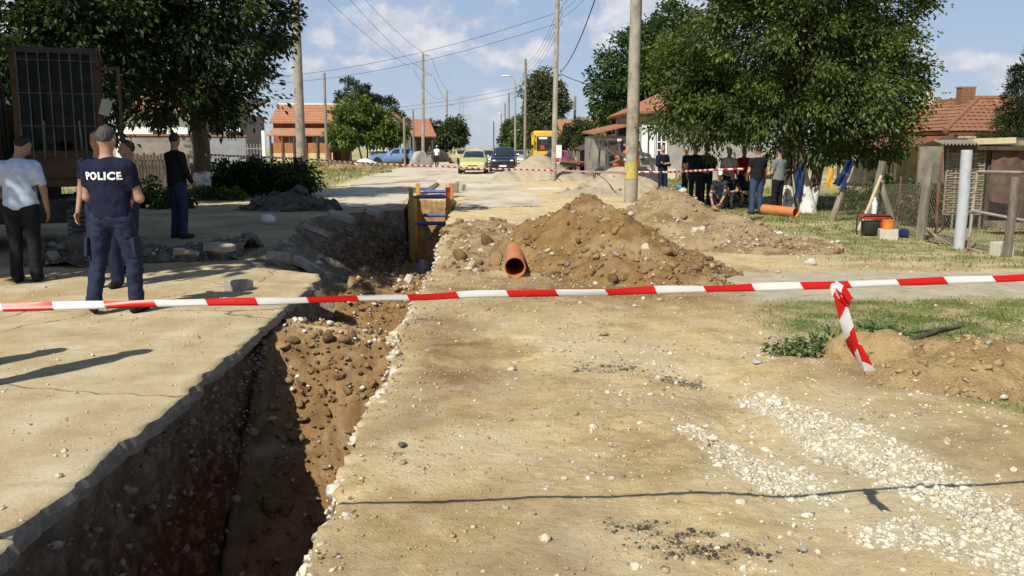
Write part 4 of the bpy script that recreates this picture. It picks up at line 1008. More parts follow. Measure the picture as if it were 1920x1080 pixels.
# the walnut over the yard on the left
B = (A(376, 330, 28.5).x, 28.5, gz(-8.9, 28.5))
tree('walnut_tree', 'large dark walnut tree with whitewashed trunk beside the excavator', B, 2.9, .26,
     rel(B, [E_(330, 20, 27.5, 3.6, 3.2, 2.7), E_(180, 60, 26, 2.6, 2.4, 2.2), E_(430, 50, 28, 1.55, 2.2, 2.1), E_(320, 190, 27, 2.6, 2.0, .95), E_(475, 165, 28, .85, 1.0, .9), E_(430, 215, 27.5, 1.0, 1.0, .5), E_(90, 10, 25, 2.3, 2, 2), E_(70, 150, 24, 1.9, 1.6, 1.6), E_(20, 250, 24, 1.7, 1.4, 1.3), E_(170, 215, 25, 1.6, 1.4, 1.0), E_(-60, 120, 23, 2, 2, 2), E_(250, -130, 27, 4.2, 3.4, 2.4)]),
     760, 85, .20, (.010, .022, .007), (.065, .10, .024), 23, wash=.9, limbs=20, clr=(.4, .9), shell=.40, asp=.5)
# another, outside the picture on the left, whose shade lies over the excavator and the road
B = (-12.4, 9.6, 0)
tree('walnut_tree', 'walnut tree outside the picture shading the excavator and the people', B, 3.2, .3,
     rel(B, [(-11.0, 9.0, 6.8, 3.2, 3.0, 2.4), (-9.3, 8.6, 6.5, 2.2, 2.4, 1.7), (-8.6, 11.6, 6.9, 2.4, 2.4, 1.6), (-8.0, 14.4, 7.6, 2.4, 2.2, 1.6), (-11.5, 13.5, 6.8, 3.0, 3.0, 2.2), (-6.6, 16.6, 8.2, 1.8, 2.0, 1.4), (-10, 17.0, 7.6, 2.6, 2.4, 1.8), (-7.0, 8.2, 7.6, 1.3, 1.9, 1.1)]), 820, 70, .42, (.012, .025, .008), (.075, .115, .028), 24, limbs=10, clr=(.5, 1.1), shell=.55)
# middle distance, left
B = (A(680, 285, 79).x, 79, gz(-9.8, 79))
tree('ash_tree', 'feathery bright green tree leaning over the parked blue hatchback', B, 1.3, .09, rel(B, [E_(668, 228, 80, 2.3, 2.0, 1.9), E_(645, 243, 78, 1.7, 1.6, 1.7), E_(640, 262, 78, 1.2, 1.2, .9), E_(722, 242, 80.5, 1.7, 1.6, 1.4), E_(690, 258, 79.5, 2.5, 1.6, .7)]), 150, 90, .33, (.035, .065, .012), (.17, .24, .045), 25, clr=(.35, .75), stems=[(0, 0, -.3, 0), (-1.1, -.5, -1, 0), (1.2, .2, 1.2, 0)], bark=(.3, .28, .25), limbs=8)
B = (A(690, 285, 90).x, 90, gz(-11, 90))
tree('conifer', 'dark grey green conifer rising behind the bright green tree', B, 2.2, .14, rel(B, [E_(672, 200, 90, 2.6, 2.3, 2.4), E_(715, 215, 90, 2.3, 2.0, 1.7), E_(735, 235, 90, 1.8, 1.8, 1.2), E_(668, 172, 90, 1.1, 1.1, .9)]), 170, 70, .38, (.020, .036, .020), (.065, .095, .05), 26, clr=(.25, .6), asp=.22, down=-.4, shell=.5)
B = (A(745, 285, 80).x, 80, gz(-7.2, 80))
tree('young_tree', 'small young tree with yellowish leaves between the hatchback and the houses', B, 1.0, .06, rel(B, [E_(738, 252, 80, 1.1, .9, 1.2), E_(752, 240, 80, .7, .7, .9)]), 60, 60, .2, (.04, .07, .015), (.18, .24, .05), 27, clr=(.25, .5), limbs=5)
B = (A(838, 275, 118).x, 118, 0)
tree('broadleaf_tree', 'loose tree with bare twigs beside the far end of the road', B, 2.0, .16, rel(B, [E_(832, 250, 118, 2.6, 2.2, 1.7), E_(855, 245, 118, 1.6, 1.6, 1.7), E_(812, 243, 118, 1.2, 1.2, 1.3)]), 130, 55, .40, (.022, .04, .013), (.09, .12, .035), 28, clr=(.4, .9), lumpy=.7)
# middle distance, right
B = (A(1030, 290, 92).x, 92, 0)
tree('lime_tree', 'tall silvery lime tree behind the yellow bus', B, 2.4, .2, rel(B, [E_(1020, 200, 92, 2.2, 2, 3.0), E_(1010, 160, 92, 1.2, 1.2, 1.3), E_(1045, 200, 92, 1.3, 1.3, 2.3), E_(1008, 245, 91, 2.4, 2, 1.6)]), 240, 60, .36, (.03, .05, .018), (.20, .22, .11), 29, clr=(.45, .95), shell=.4)
B = (A(968, 288, 108).x, 108, 0)
tree('broadleaf_tree', 'green tree at the foot of the street lamps left of the bus', B, 1.8, .15, rel(B, [E_(968, 250, 108, 1.9, 1.8, 2.6), E_(955, 262, 108, 1.2, 1.2, 1.4), E_(985, 255, 106, 1.8, 1.5, 2.0)]), 150, 55, .36, (.025, .048, .012), (.12, .17, .035), 30, clr=(.4, .8))
B = (A(1085, 290, 70).x, 70, 0)
tree('bush', 'rounded olive green bush behind the picket fence and red car', B, .7, .08, rel(B, [E_(1085, 258, 70, 1.9, 1.4, 1.6), E_(1068, 265, 70, 1.0, 1, 1.1), E_(1100, 265, 69, 1.2, 1, 1.2)]), 120, 70, .22, (.03, .045, .016), (.12, .14, .045), 31, clr=(.3, .65), limbs=6, cat='bush')
# at the right edge
B = (A(1905, 270, 25).x, 25, 0)
tree('conifer', 'grey green conifer at the right edge behind the shed', B, 1.6, .12, rel(B, [E_(1915, 200, 25, .62, .8, 1.1), E_(1890, 245, 25, .55, .7, .5), E_(1935, 150, 25, .6, .7, .9), E_(1900, 265, 24.6, .7, .6, .3)]), 120, 80, .12, (.018, .030, .014), (.075, .10, .04), 32, clr=(.14, .34), asp=.25, down=-.3)
# hedge and weeds on the left, shrubs in the yard on the right
def shrub(name, label, base, ells, ncl, per, size, dark, light, seed, **kw):
    return tree(name, label, base, ells[0][2] * .6, .02, ells, ncl, per, size, dark, light, seed, limbs=4, cat='shrub', **kw)
for i, (px, w_, hh, lb) in enumerate(((425, 1.0, .62, 'dark leafy shrub at the foot of the walnut trunk'), (480, 1.1, .66, 'dark leafy shrub in the middle of the hedge left of the round pole'), (540, .95, .70, 'dark leafy shrub at the pole end of the hedge'))):
    Y = 30.2; b_ = (A(px, 360, Y).x, Y, gz(A(px, 360, Y).x, Y)); shrub('hedge_shrub', lb, b_, [(0, 0, .5, w_, .6, hh), (.3, .1, .8, w_ * .6, .5, hh * .55)], 70, 70, .13, (.012, .024, .008), (.06, .10, .022), 40 + i, clr=(.2, .45))
b_ = (A(415, 372, 28).x, 28, gz(A(415, 372, 28).x, 28)); shrub('weeds', 'low pale green weeds catching the sun before the dark hedge', b_, [(0, 0, .12, .95, .25, .16), (-.5, 0, .15, .4, .25, .2)], 40, 50, .15, (.05, .08, .02), (.20, .27, .07), 44, clr=(.12, .25))
b_ = (A(265, 340, 24).x, 24, gz(-8, 24)); shrub('weeds', 'leafy weeds by the dark paling fence behind the policeman', b_, [(0, 0, .3, .9, .4, .35), (.8, .2, .2, .5, .3, .25)], 40, 50, .14, (.018, .03, .01), (.09, .13, .03), 45, clr=(.15, .35))
for i, (px, py, Y, sx, lb) in enumerate(((1690, 350, 20.5, .8, 'green shrub in the yard behind the stack of boxes'), (1640, 345, 22.5, .9, 'dark shrub in the yard under the eaves of the tiled house'), (1740, 370, 19, .45, 'dry reddish shrub by the yellow corner of the tiled house'))):
    b_ = (A(px, py, Y).x, Y, gz(A(px, py, Y).x, Y)); shrub('yard_shrub', lb, b_, [(0, 0, .42, sx, .5, .42), (.3, .2, .6, sx * .5, .4, .3)], 50, 60, .10, (.03, .05, .012), (.14, .18, .05) if i != 2 else (.20, .16, .07), 50 + i, clr=(.15, .32))
b_ = (A(1600, 655, 6.75).x, 6.75, gz(2.9, 6.75)); shrub('cut_branch', 'leafy cut branch lying on the ground by the clay lump', b_, [(0, 0, .05, .46, .18, .05), (.32, .12, .10, .2, .14, .08), (-.5, -.10, .04, .3, .14, .03), (-.25, .1, .04, .3, .1, .03)], 50, 22, .062, (.05, .085, .03), (.16, .23, .08), 55, clr=(.06, .14))

# ================================================================== grass
def grass_blades(name, label, XY, hgt, seed, dark, light):
    r = np.random.default_rng(seed); n = len(XY); z = landZ(XY[:, 0], XY[:, 1])
    a = r.uniform(0, 6.28, n); h = hgt * r.uniform(.4, 1.3, n) ; w = h * r.uniform(.10, .2, n)
    P = np.stack([XY[:, 0], XY[:, 1], z - .004], 1); s = np.stack([np.cos(a), np.sin(a), 0 * a], 1) * w[:, None]
    tip = P + np.stack([r.normal(0, .45, n), r.normal(0, .45, n), np.ones(n)], 1) * h[:, None]
    V = np.stack([P - s, P + s, tip], 1).reshape(-1, 3); F = np.arange(3 * n).reshape(-1, 3)
    o = np_obj(name, V, F, leafmat('blade_%d' % (light[0] * 999), dark, light, .25)); tag(o, label, 'grass', kind='stuff')
    t = np.repeat(np.clip(.5 * fbm(XY[:, 0] * 1.5, XY[:, 1] * 1.5, 2.0, 3) + .5 + r.normal(0, .2, n), 0, 1), 3)
    at = o.data.attributes.new('tint', 'FLOAT', 'POINT'); at.data.foreach_set('value', t.astype(np.float32)); return o
XY = scatter_land(34000, lambda x, y: grass(x, y) ** 1.5, (2.2, 8.5), (3.9, 9.4), 60, 1.0)
grass_blades('grass', 'short trodden grass on the near verge', XY, np.where(XY[:, 1] < 9.5, .028, .05), 61, (.05, .09, .02), (.21, .25, .075))
XY = scatter_land(42000, lambda x, y: grass(x, y) ** 1.3, (4, 16), (11.2, 33), 62, 1.0)
grass_blades('grass', 'dry grass on the verge under the big tree', XY, .05 + .02 * (XY[:, 1] > 18), 63, (.06, .09, .02), (.27, .27, .095))
XY = scatter_land(16000, lambda x, y: grass(x, y), (-16, -5.8), (27, 85), 64, 1.2)
grass_blades('grass', 'grass on the far verge beyond the left pole', XY, .16, 65, (.07, .10, .02), (.33, .31, .11))
XY = scatter_land(6000, lambda x, y: grass(x, y), (2.2, 12), (33, 75), 66, 1.2)
grass_blades('grass', 'grass around the skid loader and the picket fence', XY, .16, 67, (.07, .10, .02), (.30, .29, .11))
# ================================================================== poles and wires
M_CONC = pm('pole_concrete', (.27, .245, .20), (.38, .345, .285), scale=5, rough=.9, bump=.006, bscale=45, c3=(.22, .19, .15), s3=2.2)
M_WOODP = pm('pole_wood', (.17, .145, .12), (.29, .26, .22), scale=8, rough=.9, bump=.008, bscale=25, stretch=(1, 1, .12))
M_STEEL = pm('grey_steel', (.22, .22, .22), (.33, .33, .32), scale=6, rough=.55, metal=.3)
M_PORC = pm('porcelain', (.55, .54, .5), (.7, .69, .65), rough=.3)
M_YPAINT = pm('old_yellow_paint', (.42, .34, .06), (.52, .44, .12), scale=12, rough=.8, c3=(.33, .30, .2), s3=5)
def pole(label, px, Y, h, r0, r1, m, px_top=None, name='utility_pole', group=None, sides=14):
    x = A(px, 300, Y).x; z = gz(x, Y); ln_ = 0 if px_top is None else (px_top - px) / FPX * Y
    o = empty(name, (x, Y, z), 0, label, 'pole', group)
    b = MB(); b.tube([(ln_ * t, 0, -.3 + (h + .3) * t) for t in (0, .25, .5, .75, 1)], [r0 + (r1 - r0) * t for t in (0, .25, .5, .75, 1)], sides); b.build('shaft', m, o, True)
    return o
def crossarm(o, z, w0, w1, m=M_STEEL, drop=.25, thick=.07, yaw=0.0):
    b = MB(); b.box(((w0 + w1) / 2, 0, z), (abs(w1 - w0), thick, thick)); a = b.build('crossarm', m, o)
    e = w1 if abs(w1) > abs(w0) else w0
    i = MB(); i.tube([(e, 0, z), (e, 0, z - drop)], [.03, .05], 8); i.build('insulator', M_PORC, a, True)
p1 = pole('thick round concrete pole rising through the walnut leaves', 565, 36, 9.6, .20, .15, M_CONC)
p2 = pole('thick round concrete pole with a band of yellow paint', 1184, 26, 8.8, .20, .15, M_CONC, 1188)
b = MB(); b.tube([(-.0, 0, .70), (0, 0, .95), (0, 0, 1.2)], [.2035, .202, .2005], 20, False); bo = b.build('paint_band', M_YPAINT, p2, True)
p3 = pole('tall slim grey pole with a white meter box beside the sand heap', 1038, 43, 8.75, .14, .10, M_CONC, 1043)
b = MB(); b.box((.24, -.10, 1.45), (.27, .14, .62)); mbx = b.build('meter_box', pm('box_white', (.62, .63, .62), (.72, .72, .70), rough=.5), p3, False, .01)
b = MB(); b.tube([(.13, -.13, 1.1), (.13, -.14, 4.0), (.16, -.13, 6.4)], .022, 6); b.build('conduit', M_STEEL, p3)
b = MB(); b.tube([(.14, -.13, .95), (.22, -.13, .78), (.30, -.13, .95), (.3, -.11, 1.15)], .018, 6); b.build('conduit', M_PORC, p3)
for k_, zz in enumerate((8.6, 8.3, 8.0, 7.2, 5.2)):
    b = MB(); b.tube([(.12, -.03, zz - .1), (.30, -.03, zz - .1), (.30, -.03, zz + .12)], [.015, .015, .04], 6); b.build('insulator', M_PORC if k_ % 2 else M_STEEL, p3)
b = MB(); b.box((.1, 0, 5.05), (.5, .12, .12)); b.build('bracket', M_STEEL, p3)
p4 = pole('slim wooden pole between the lime tree and the lamp post', 984, 74, 8.8, .13, .10, M_WOODP, 985)
for zz in (8.5, 8.1, 7.7):
    b = MB(); b.tube([(.08, 0, zz - .1), (.24, 0, zz - .1), (.24, 0, zz + .1)], [.02, .02, .05], 6); b.build('insulator', M_PORC, p4)
def lamp(label, px, Y, h, out=-1.1):
    x = A(px, 290, Y).x; o = empty('street_lamp', (x, Y, gz(x, Y)), 0, label, 'street lamp')
    b = MB(); b.tube([(0, 0, -.2), (0, 0, h * .62), (0, 0, h - .7), (out * .12, 0, h - .2), (out * .45, 0, h - .02)], [.10, .08, .05, .04, .035], 8); b.build('post', M_CONC, o, True)
    b = MB(); b.ball((out * .78, 0, h - .02), (.46, .17, .10), 10, 6); b.build('lamp_head', pm('lamp_white', (.66, .67, .68), (.75, .75, .75), rough=.35), o, True)
    return o
lamp('street lamp with a pale curved head left of the slim wooden pole', 966, 81, 8.0)
lamp('small far street lamp left of the row of wooden poles', 946, 165, 7.9)
lamp('tiny far street lamp low beside the road', 941, 260, 7.0)
for k_, (px, Y, h) in enumerate(((954, 116, 8.6), (947, 140, 8.5), (940, 176, 8.3))):
    pole(('near', 'middle', 'far')[k_] + ' one of the three wooden poles in a row past the street lamp', px, Y, h, .14, .11, M_WOODP, group='wooden poles in a row')
pole('thin black pole standing alone at the end of the road', 926, 184, 7.0, .12, .10, pm('black_iron', (.03, .03, .035), (.05, .05, .055), rough=.6))
p5 = pole('concrete pole with three staggered crossarms left of the road', 793, 77, 9.5, .16, .11, M_CONC, 796)
crossarm(p5, 9.35, 0, .75, M_CONC); crossarm(p5, 8.55, 0, -.85, M_CONC); crossarm(p5, 7.75, 0, .95, M_CONC)
p6 = pole('second concrete pole with three staggered crossarms before the far tree', 839, 125, 9.5, .16, .11, M_CONC)
crossarm(p6, 9.35, 0, .8, M_CONC); crossarm(p6, 8.5, 0, -.9, M_CONC); crossarm(p6, 7.6, 0, 1.0, M_CONC)
# far lattice tower
x = A(866, 290, 185).x; lt = empty('lattice_tower', (x, 185, 0), 0, 'far grey lattice tower with short arms at the end of the road', 'tower')
for sx in (-1, 1):
    for sy_ in (-1, 1):
        b = MB(); b.bar((sx * .65, sy_ * .65, -.1), (sx * .28, sy_ * .28, 12.2), .09); b.build('leg', M_STEEL, lt)
for k_ in range(9):
    z0_, z1_ = k_ * 1.35, (k_ + 1) * 1.35; w0 = .65 - .37 * z0_ / 12.2; w1 = .65 - .37 * z1_ / 12.2
    b = MB(); sg = 1 if k_ % 2 else -1; b.bar((-w0 * sg, -w0, z0_), (w1 * sg, -w1, z1_), .05); b.build('brace', M_STEEL, lt)
crossarm(lt, 11.9, 0, 1.3); crossarm(lt, 10.9, 0, -1.4); crossarm(lt, 10.0, 0, 1.5)
x = A(870, 290, 150).x; p7 = pole('far pole with two level crossarms before the lattice tower', 870, 150, 7.1, .14, .11, M_WOODP)
crossarm(p7, 7.0, -1.3, 1.3, M_WOODP); crossarm(p7, 6.3, -1.0, 1.0, M_WOODP)
pole('thin wooden pole standing in front of the orange roofed house', 613, 60, 6.2, .10, .085, M_WOODP)
pole('thin wooden pole before the dark porch of the low far house', 776, 80, 5.0, .10, .08, M_WOODP)
pole('grey post at the corner of the pale gabled house', 759, 74, 4.1, .10, .10, M_WOODP)
pole('far pole with a white top behind the bushes right of the bus', 1077, 95, 7.0, .16, .13, M_WOODP)
M_WIRE = pm('wire', (.045, .045, .05), (.06, .06, .065), rough=.6)
def wire(label, a, b_, sag=.35, r=.010, group=None):
    a, b_ = Vector(a), Vector(b_); n = 14; o = MB()
    o.tube([a.lerp(b_, t) - Vector((0, 0, sag * 4 * t * (1 - t))) for t in [i / n for i in range(n + 1)]], r, 4, False)
    return tag(o.build('power_line', M_WIRE), label, 'cable', group)
T1, T2, T3 = Vector((A(565, 300, 36).x, 36, 9.5)), Vector((A(1188, 300, 26).x, 26, 8.7)), Vector((A(1043, 300, 43).x, 43, 8.6))
T4 = Vector((A(985, 300, 74).x, 74, 8.5)); T5 = Vector((A(796, 300, 77).x, 77, 9.5)); T6 = Vector((A(839, 300, 125).x, 125, 9.5))
for k_, (dx_, dz_) in enumerate(((.75, -.4), (-.85, -1.2), (.95, -2.0))):
    wire(('topmost', 'middle', 'lowest')[k_] + ' of three sagging wires from the crossarm pole to the left round pole', T5 + Vector((dx_, 0, dz_)), T1 + Vector((dx_ * .8, 0, dz_ * .5 + .4)), .5, .013, 'wires to the round pole')
    wire(('topmost', 'middle', 'lowest')[k_] + ' of three wires running between the two crossarm poles', T5 + Vector((dx_, 0, dz_)), T6 + Vector((dx_, 0, dz_)), .8, .014, 'wires between the crossarm poles')
for k_ in range(4):
    wire(('highest', 'second', 'third', 'lowest')[k_] + ' of four wires running from the slim grey pole to the wooden pole', T3 + Vector((.25, 0, -.35 * k_)), T4 + Vector((.2, 0, -.35 * k_)), .5, .012, 'wires along the right side')
    wire(('highest', 'second', 'third', 'lowest')[k_] + ' of four wires rising from the slim grey pole to the banded round pole', T3 + Vector((.25, 0, -.3 * k_)), T2 + Vector((-.3 + .2 * k_, 0, .4 - .2 * k_)), .45, .010, 'wires to the banded pole')
    wire(('highest', 'second', 'third', 'lowest')[k_] + ' of four wires running on past the row of wooden poles', T4 + Vector((.2, 0, -.35 * k_)), Vector((A(954, 300, 116).x, 116, 8.4 - .3 * k_)), .6, .014, 'wires past the wooden poles')
wire('thick twisted cable from the slim grey pole up to the right', T3 + Vector((.2, 0, -3.4)), T2 + Vector((-.4, -2, .5)), .9, .022)
wire('cable from the slim grey pole down into the walnut tree', T3 + Vector((.2, 0, -3.5)), A(1150, 160, 46), .2, .018)
for k_ in (0, 1):
    wire(('upper', 'lower')[k_] + ' of two wires crossing the road from the slim pole to the left yards', T3 + Vector((-.1, 0, -.7 - .5 * k_)), Vector((A(613, 300, 60).x - 6, 60, 6.1 - .4 * k_)), .7, .011, 'wires crossing the road')
    wire(('upper', 'lower')[k_] + ' of two low wires from the wooden pole to the low far houses', T4 + Vector((0, 0, -1.8 - .4 * k_)), Vector((A(735, 300, 85).x - 3, 85, 5.2 - .3 * k_)), .4, .013, 'low wires over the road')

# ================================================================== houses
M_TILE = stonemat('clay_tile', [(.28, .125, .07), (.34, .16, .095), (.24, .105, .06), (.38, .20, .125), (.31, .145, .085)])
M_TILEF = pm('tile_field', (.27, .11, .06), (.40, .18, .10), scale=3.5, rough=.85, bump=.02, bscale=9, c3=(.30, .17, .10), s3=.9)
M_ORANGE = pm('orange_roof', (.37, .175, .10), (.45, .23, .14), scale=1.6, rough=.8, bump=.02, bscale=10)
M_WOOD = pm('grey_wood', (.16, .13, .10), (.27, .23, .18), scale=7, rough=.9, bump=.006, bscale=30, stretch=(1, 1, .15))
M_DARKW = pm('dark_wood', (.05, .04, .03), (.10, .08, .06), scale=7, rough=.9, bump=.005, bscale=30, stretch=(1, 1, .2))
M_WHITEW = pm('white_paint', (.74, .74, .72), (.82, .82, .80), scale=4, rough=.55)
M_RUST = pm('rusty_sheet', (.16, .06, .035), (.26, .11, .06), scale=4, rough=.85, bump=.008, bscale=18, c3=(.10, .05, .035), s3=2)
GL = glassmat()
def window(parent, x, y, z, w, h, m=M_WHITEW, axis='y', bars=1, rails=1, sill=True, fr=.07):
    """a window on the face y (looking to -Y) or x (looking to -X) of its house; frame and pane are its pieces"""
    P = (lambda u, d, v: (x + u, y + d, z + v)) if axis == 'y' else (lambda u, d, v: (x + d, y + u, z + v))
    D = (lambda a, d, c: (a, d, c)) if axis == 'y' else (lambda a, d, c: (d, a, c))
    b = MB(); b.box(P(0, -.035, h / 2), D(w, .07, fr)); b.box(P(0, -.035, -h / 2), D(w, .07, fr))
    for s_ in (-1, 1): b.box(P(s_ * w / 2, -.037, 0), D(fr, .07, h + fr))
    for k in range(bars): b.box(P(-w / 2 + w * (k + 1) / (bars + 1), -.03, 0), D(fr * .7, .05, h - fr))
    for k in range(rails): b.box(P(0, -.028, -h / 2 + h * (k + 1) / (rails + 1)), D(w - fr, .045, fr * .6))
    f = b.build('window', m, parent)
    g = MB(); g.box(P(0, -.008, 0), D(w - .02, .012, h - .02)); g.build('pane', GL, f)
    if sill:
        q = MB(); q.box(P(0, -.07, -h / 2 - .06), D(w + .16, .14, .05)); q.build('sill', m, f)
    return f
def slab_roof(name, pts, th, m, parent):
    """a flat roof plane with thickness; pts counter-clockwise from outside"""
    v = [Vector(p) for p in pts]; n = (v[1] - v[0]).cross(v[2] - v[0]).normalized(); k = len(v)
    b = MB(); b.add(v + [p - n * th for p in v], [tuple(range(k)), tuple(range(2 * k - 1, k - 1, -1))] + [(i, i + k, (i + 1) % k + k, (i + 1) % k) for i in range(k)])
    return b.build(name, m, parent)
def tile_meshes(w, l, m):
    out = []
    for s_ in range(4):
        rr = random.Random(s_); V = []; F = []; n = 6
        for j in (0, 1):
            for i in range(n + 1):
                u = i / n; V.append(((u - .5) * w * 1.10, (j - .5) * l * 1.18, .022 * math.sin(u * math.pi) ** 1.3 + (.035 if j == 0 else .0) + rr.uniform(-.004, .004)))
        for i in range(n + 1): V.append((V[i][0], V[i][1], V[i][2] - .022))
        for i in range(n): F.append((i, i + 1, n + 2 + i, n + 1 + i)); F.append((i + 1, i, 2 * n + 2 + i, 2 * n + 3 + i))
        me = bpy.data.meshes.new('tile'); me.from_pydata(V, [], F); me.materials.append(m); out.append(me)
    return out
def lay_tiles(parent, corners, w, l, budget, m):
    """corners: eave-left, eave-right, top-right, top-left of a roof plane seen from outside; each tile a piece of its own up to the budget"""
    a, b_, c, d = [Vector(q) for q in corners]; eu = (b_ - a).normalized(); n = eu.cross(d - a).normalized(); ev = n.cross(eu)
    Lv = (d - a).dot(ev); rows = int(Lv / l); ms = tile_meshes(w, l, m); rest = MB(); cnt = 0
    for r_ in range(rows):
        v = (r_ + .5) * l; t = v / Lv; u0 = (d - a).dot(eu) * t; u1 = (b_ - a).length + (c - b_).dot(eu) * t
        k = int((u1 - u0) / w); wob = random.uniform(-.02, .02)
        for i in range(k):
            u = u0 + (i + .5) * (u1 - u0) / k; P = a + eu * u + ev * (v + wob + .015 * math.sin(u * 2.1 + r_)) + n * (.03 + .012 * math.sin(u * 1.3))
            M = Matrix((eu, ev, n)).transposed().to_4x4(); M.translation = P
            M = M @ Matrix.Rotation(random.uniform(-.03, .03), 4, 'Z')
            me = random.choice(ms)
            if cnt < budget:
                o = bpy.data.objects.new('tile', me); link(o, parent); o.matrix_local = M; cnt += 1
            else: rest.add([q.co for q in me.vertices], [tuple(p.vertices) for p in me.polygons], M)
    if rest.V: o = rest.build('tiles', m, parent); o['kind'] = 'stuff'
# ---- the tiled house on the right
HX, HY, EV, RZ_ = 18.2, 34.0, 2.22, 3.62
h2 = empty('tiled_house', (0, 0, 0), 0, 'low ochre house with a sagging red tiled hip roof and two chimneys', 'house')
M_OCHRE = pm('ochre_plaster', (.46, .38, .22), (.58, .50, .32), scale=2.5, rough=.95, bump=.006, bscale=20, c3=(.33, .27, .18), s3=1.1)
M_GREYPL = pm('grey_plaster', (.22, .20, .17), (.30, .275, .235), scale=2, rough=.95, bump=.006, bscale=16, c3=(.16, .15, .13), s3=.9)
b = MB(); b.box((HX + 3.9, HY + 5.4, .95), (7.0, 9.8, 2.7)); b.build('wall', M_OCHRE, h2)
b = MB(); b.box((HX + 3.92, HY + .495, 1.66), (6.9, .02, .98)); b.build('wall_patch', M_GREYPL, h2)
AX, AY = HX + 2.8, HY + 2.8
rf = slab_roof('roof', [(HX, HY + 11, EV), (HX, HY, EV), (AX, AY, RZ_), (AX, HY + 8.2, RZ_)], .10, M_TILEF, h2)
slab_roof('roof', [(HX, HY, EV - .002), (HX + 8, HY, EV - .002), (HX + 5.2, AY, RZ_ - .002), (AX, AY, RZ_ - .002)], .10, M_TILEF, h2)
slab_roof('roof', [(HX + 8, HY, EV), (HX + 8, HY + 11, EV), (HX + 5.2, HY + 8.2, RZ_), (HX + 5.2, AY, RZ_)], .10, M_TILEF, h2)
lay_tiles(h2, [(HX, HY, EV), (HX + 8, HY, EV), (HX + 5.2, AY, RZ_), (AX, AY, RZ_)], .23, .345, 140, M_TILE)
lay_tiles(h2, [(HX, HY + 11, EV), (HX, HY, EV), (AX, AY, RZ_), (AX, HY + 8.2, RZ_)], .23, .345, 150, M_TILE)
def caps(pa, pb, n):
    for i in range(n):
        p = Vector(pa).lerp(Vector(pb), i / n); q = Vector(pa).lerp(Vector(pb), (i + 1.15) / n)
        b = MB(); b.tube([p + Vector((0, 0, .04)), q + Vector((0, 0, .06))], [.115, .10], 8); b.build('ridge_tile', M_TILE, h2, True)
caps((HX, HY, EV + .02), (AX, AY, RZ_), 11); caps((HX + 8, HY, EV + .02), (HX + 5.2, AY, RZ_), 11); caps((AX, AY, RZ_), (HX + 5.2, AY, RZ_), 7); caps((AX, AY, RZ_), (AX, HY + 8.2, RZ_), 16)
# chimneys, brick by brick on the near one
c = A(1815, 180, HY + 3.1); ch = empty('chimney', (c.x, HY + 3.3, RZ_ - .35)); ch.parent = h2
b = MB(); b.box((0, 0, .42), (.56, .42, .86)); b.build('core', pm('mortar', (.30, .26, .21), (.36, .32, .26), rough=.95), ch)
M_BRICK = stonemat('old_brick', [(.28, .11, .06), (.34, .15, .085), (.22, .10, .06), (.38, .24, .15), (.26, .16, .11)])
bk = MB(); bk.box((0, 0, 0), (.19, .03, .085)); bme = bk.build('brick', M_BRICK, ch); bme.location = (-.2, -.218, .04)
for rr in range(9):
    for i in range(3):
        if rr == 0 and i == 0: continue
        o = bme.copy(); link(o, ch); o.location = (-.2 + i * .2 + (.0 if rr % 2 else .012), -.218, .04 + rr * .096)
    for i in range(2):
        o = bme.copy(); link(o, ch); o.location = (-.288, -.1 + i * .2, .04 + rr * .096); o.rotation_euler = (0, 0, math.pi / 2)
b = MB(); b.box((0, 0, .875), (.66, .5, .05)); b.build('cap', M_GREYPL, ch)
c = A(1738, 180, HY + 6.5); ch = empty('chimney', (c.x, HY + 6.5, RZ_ - .5)); ch.parent = h2
b = MB(); b.box((0, 0, .55), (.46, .46, 1.15)); b.build('stack', pm('stained_plaster', (.42, .38, .28), (.56, .51, .39), scale=4, rough=.95, c3=(.2, .17, .14), s3=2.5), ch); b = MB(); b.box((0, 0, 1.14), (.52, .52, .05)); b.build('cap', M_GREYPL, ch)
slab_roof('porch_roof', [(HX - 2.0, HY + 8, 1.50), (HX - 2.0, HY - .1, 1.46), (HX + .3, HY - .1, 2.15), (HX + .3, HY + 8, 2.15)], .03, M_RUST, h2)
for yy in (0, 2.7, 5.4):
    b = MB(); b.box((HX - 1.85, HY + .1 + yy, .65), (.1, .1, 1.75)); b.build('porch_post', M_DARKW, h2)
window(h2, HX + .4, HY + 2.0, 1.0, .8, 1.1, axis='x'); window(h2, HX + .4, HY + 5.0, 1.0, .8, 1.1, axis='x')
window(h2, HX + 2.2, HY + .5, .7, .9, 1.0)
b = MB(); b.box((HX + .4, HY + .5, .95), (.34, .34, 2.6)); b.build('corner_pier', pm('cream_plaster', (.58, .50, .33), (.66, .59, .42), scale=3, rough=.95), h2)
b = MB(); b.box((HX + .95, HY + .2, 2.05), (.7, .2, .26), (0, .2, 0)); b.build('gable_stone', M_OCHRE, h2)
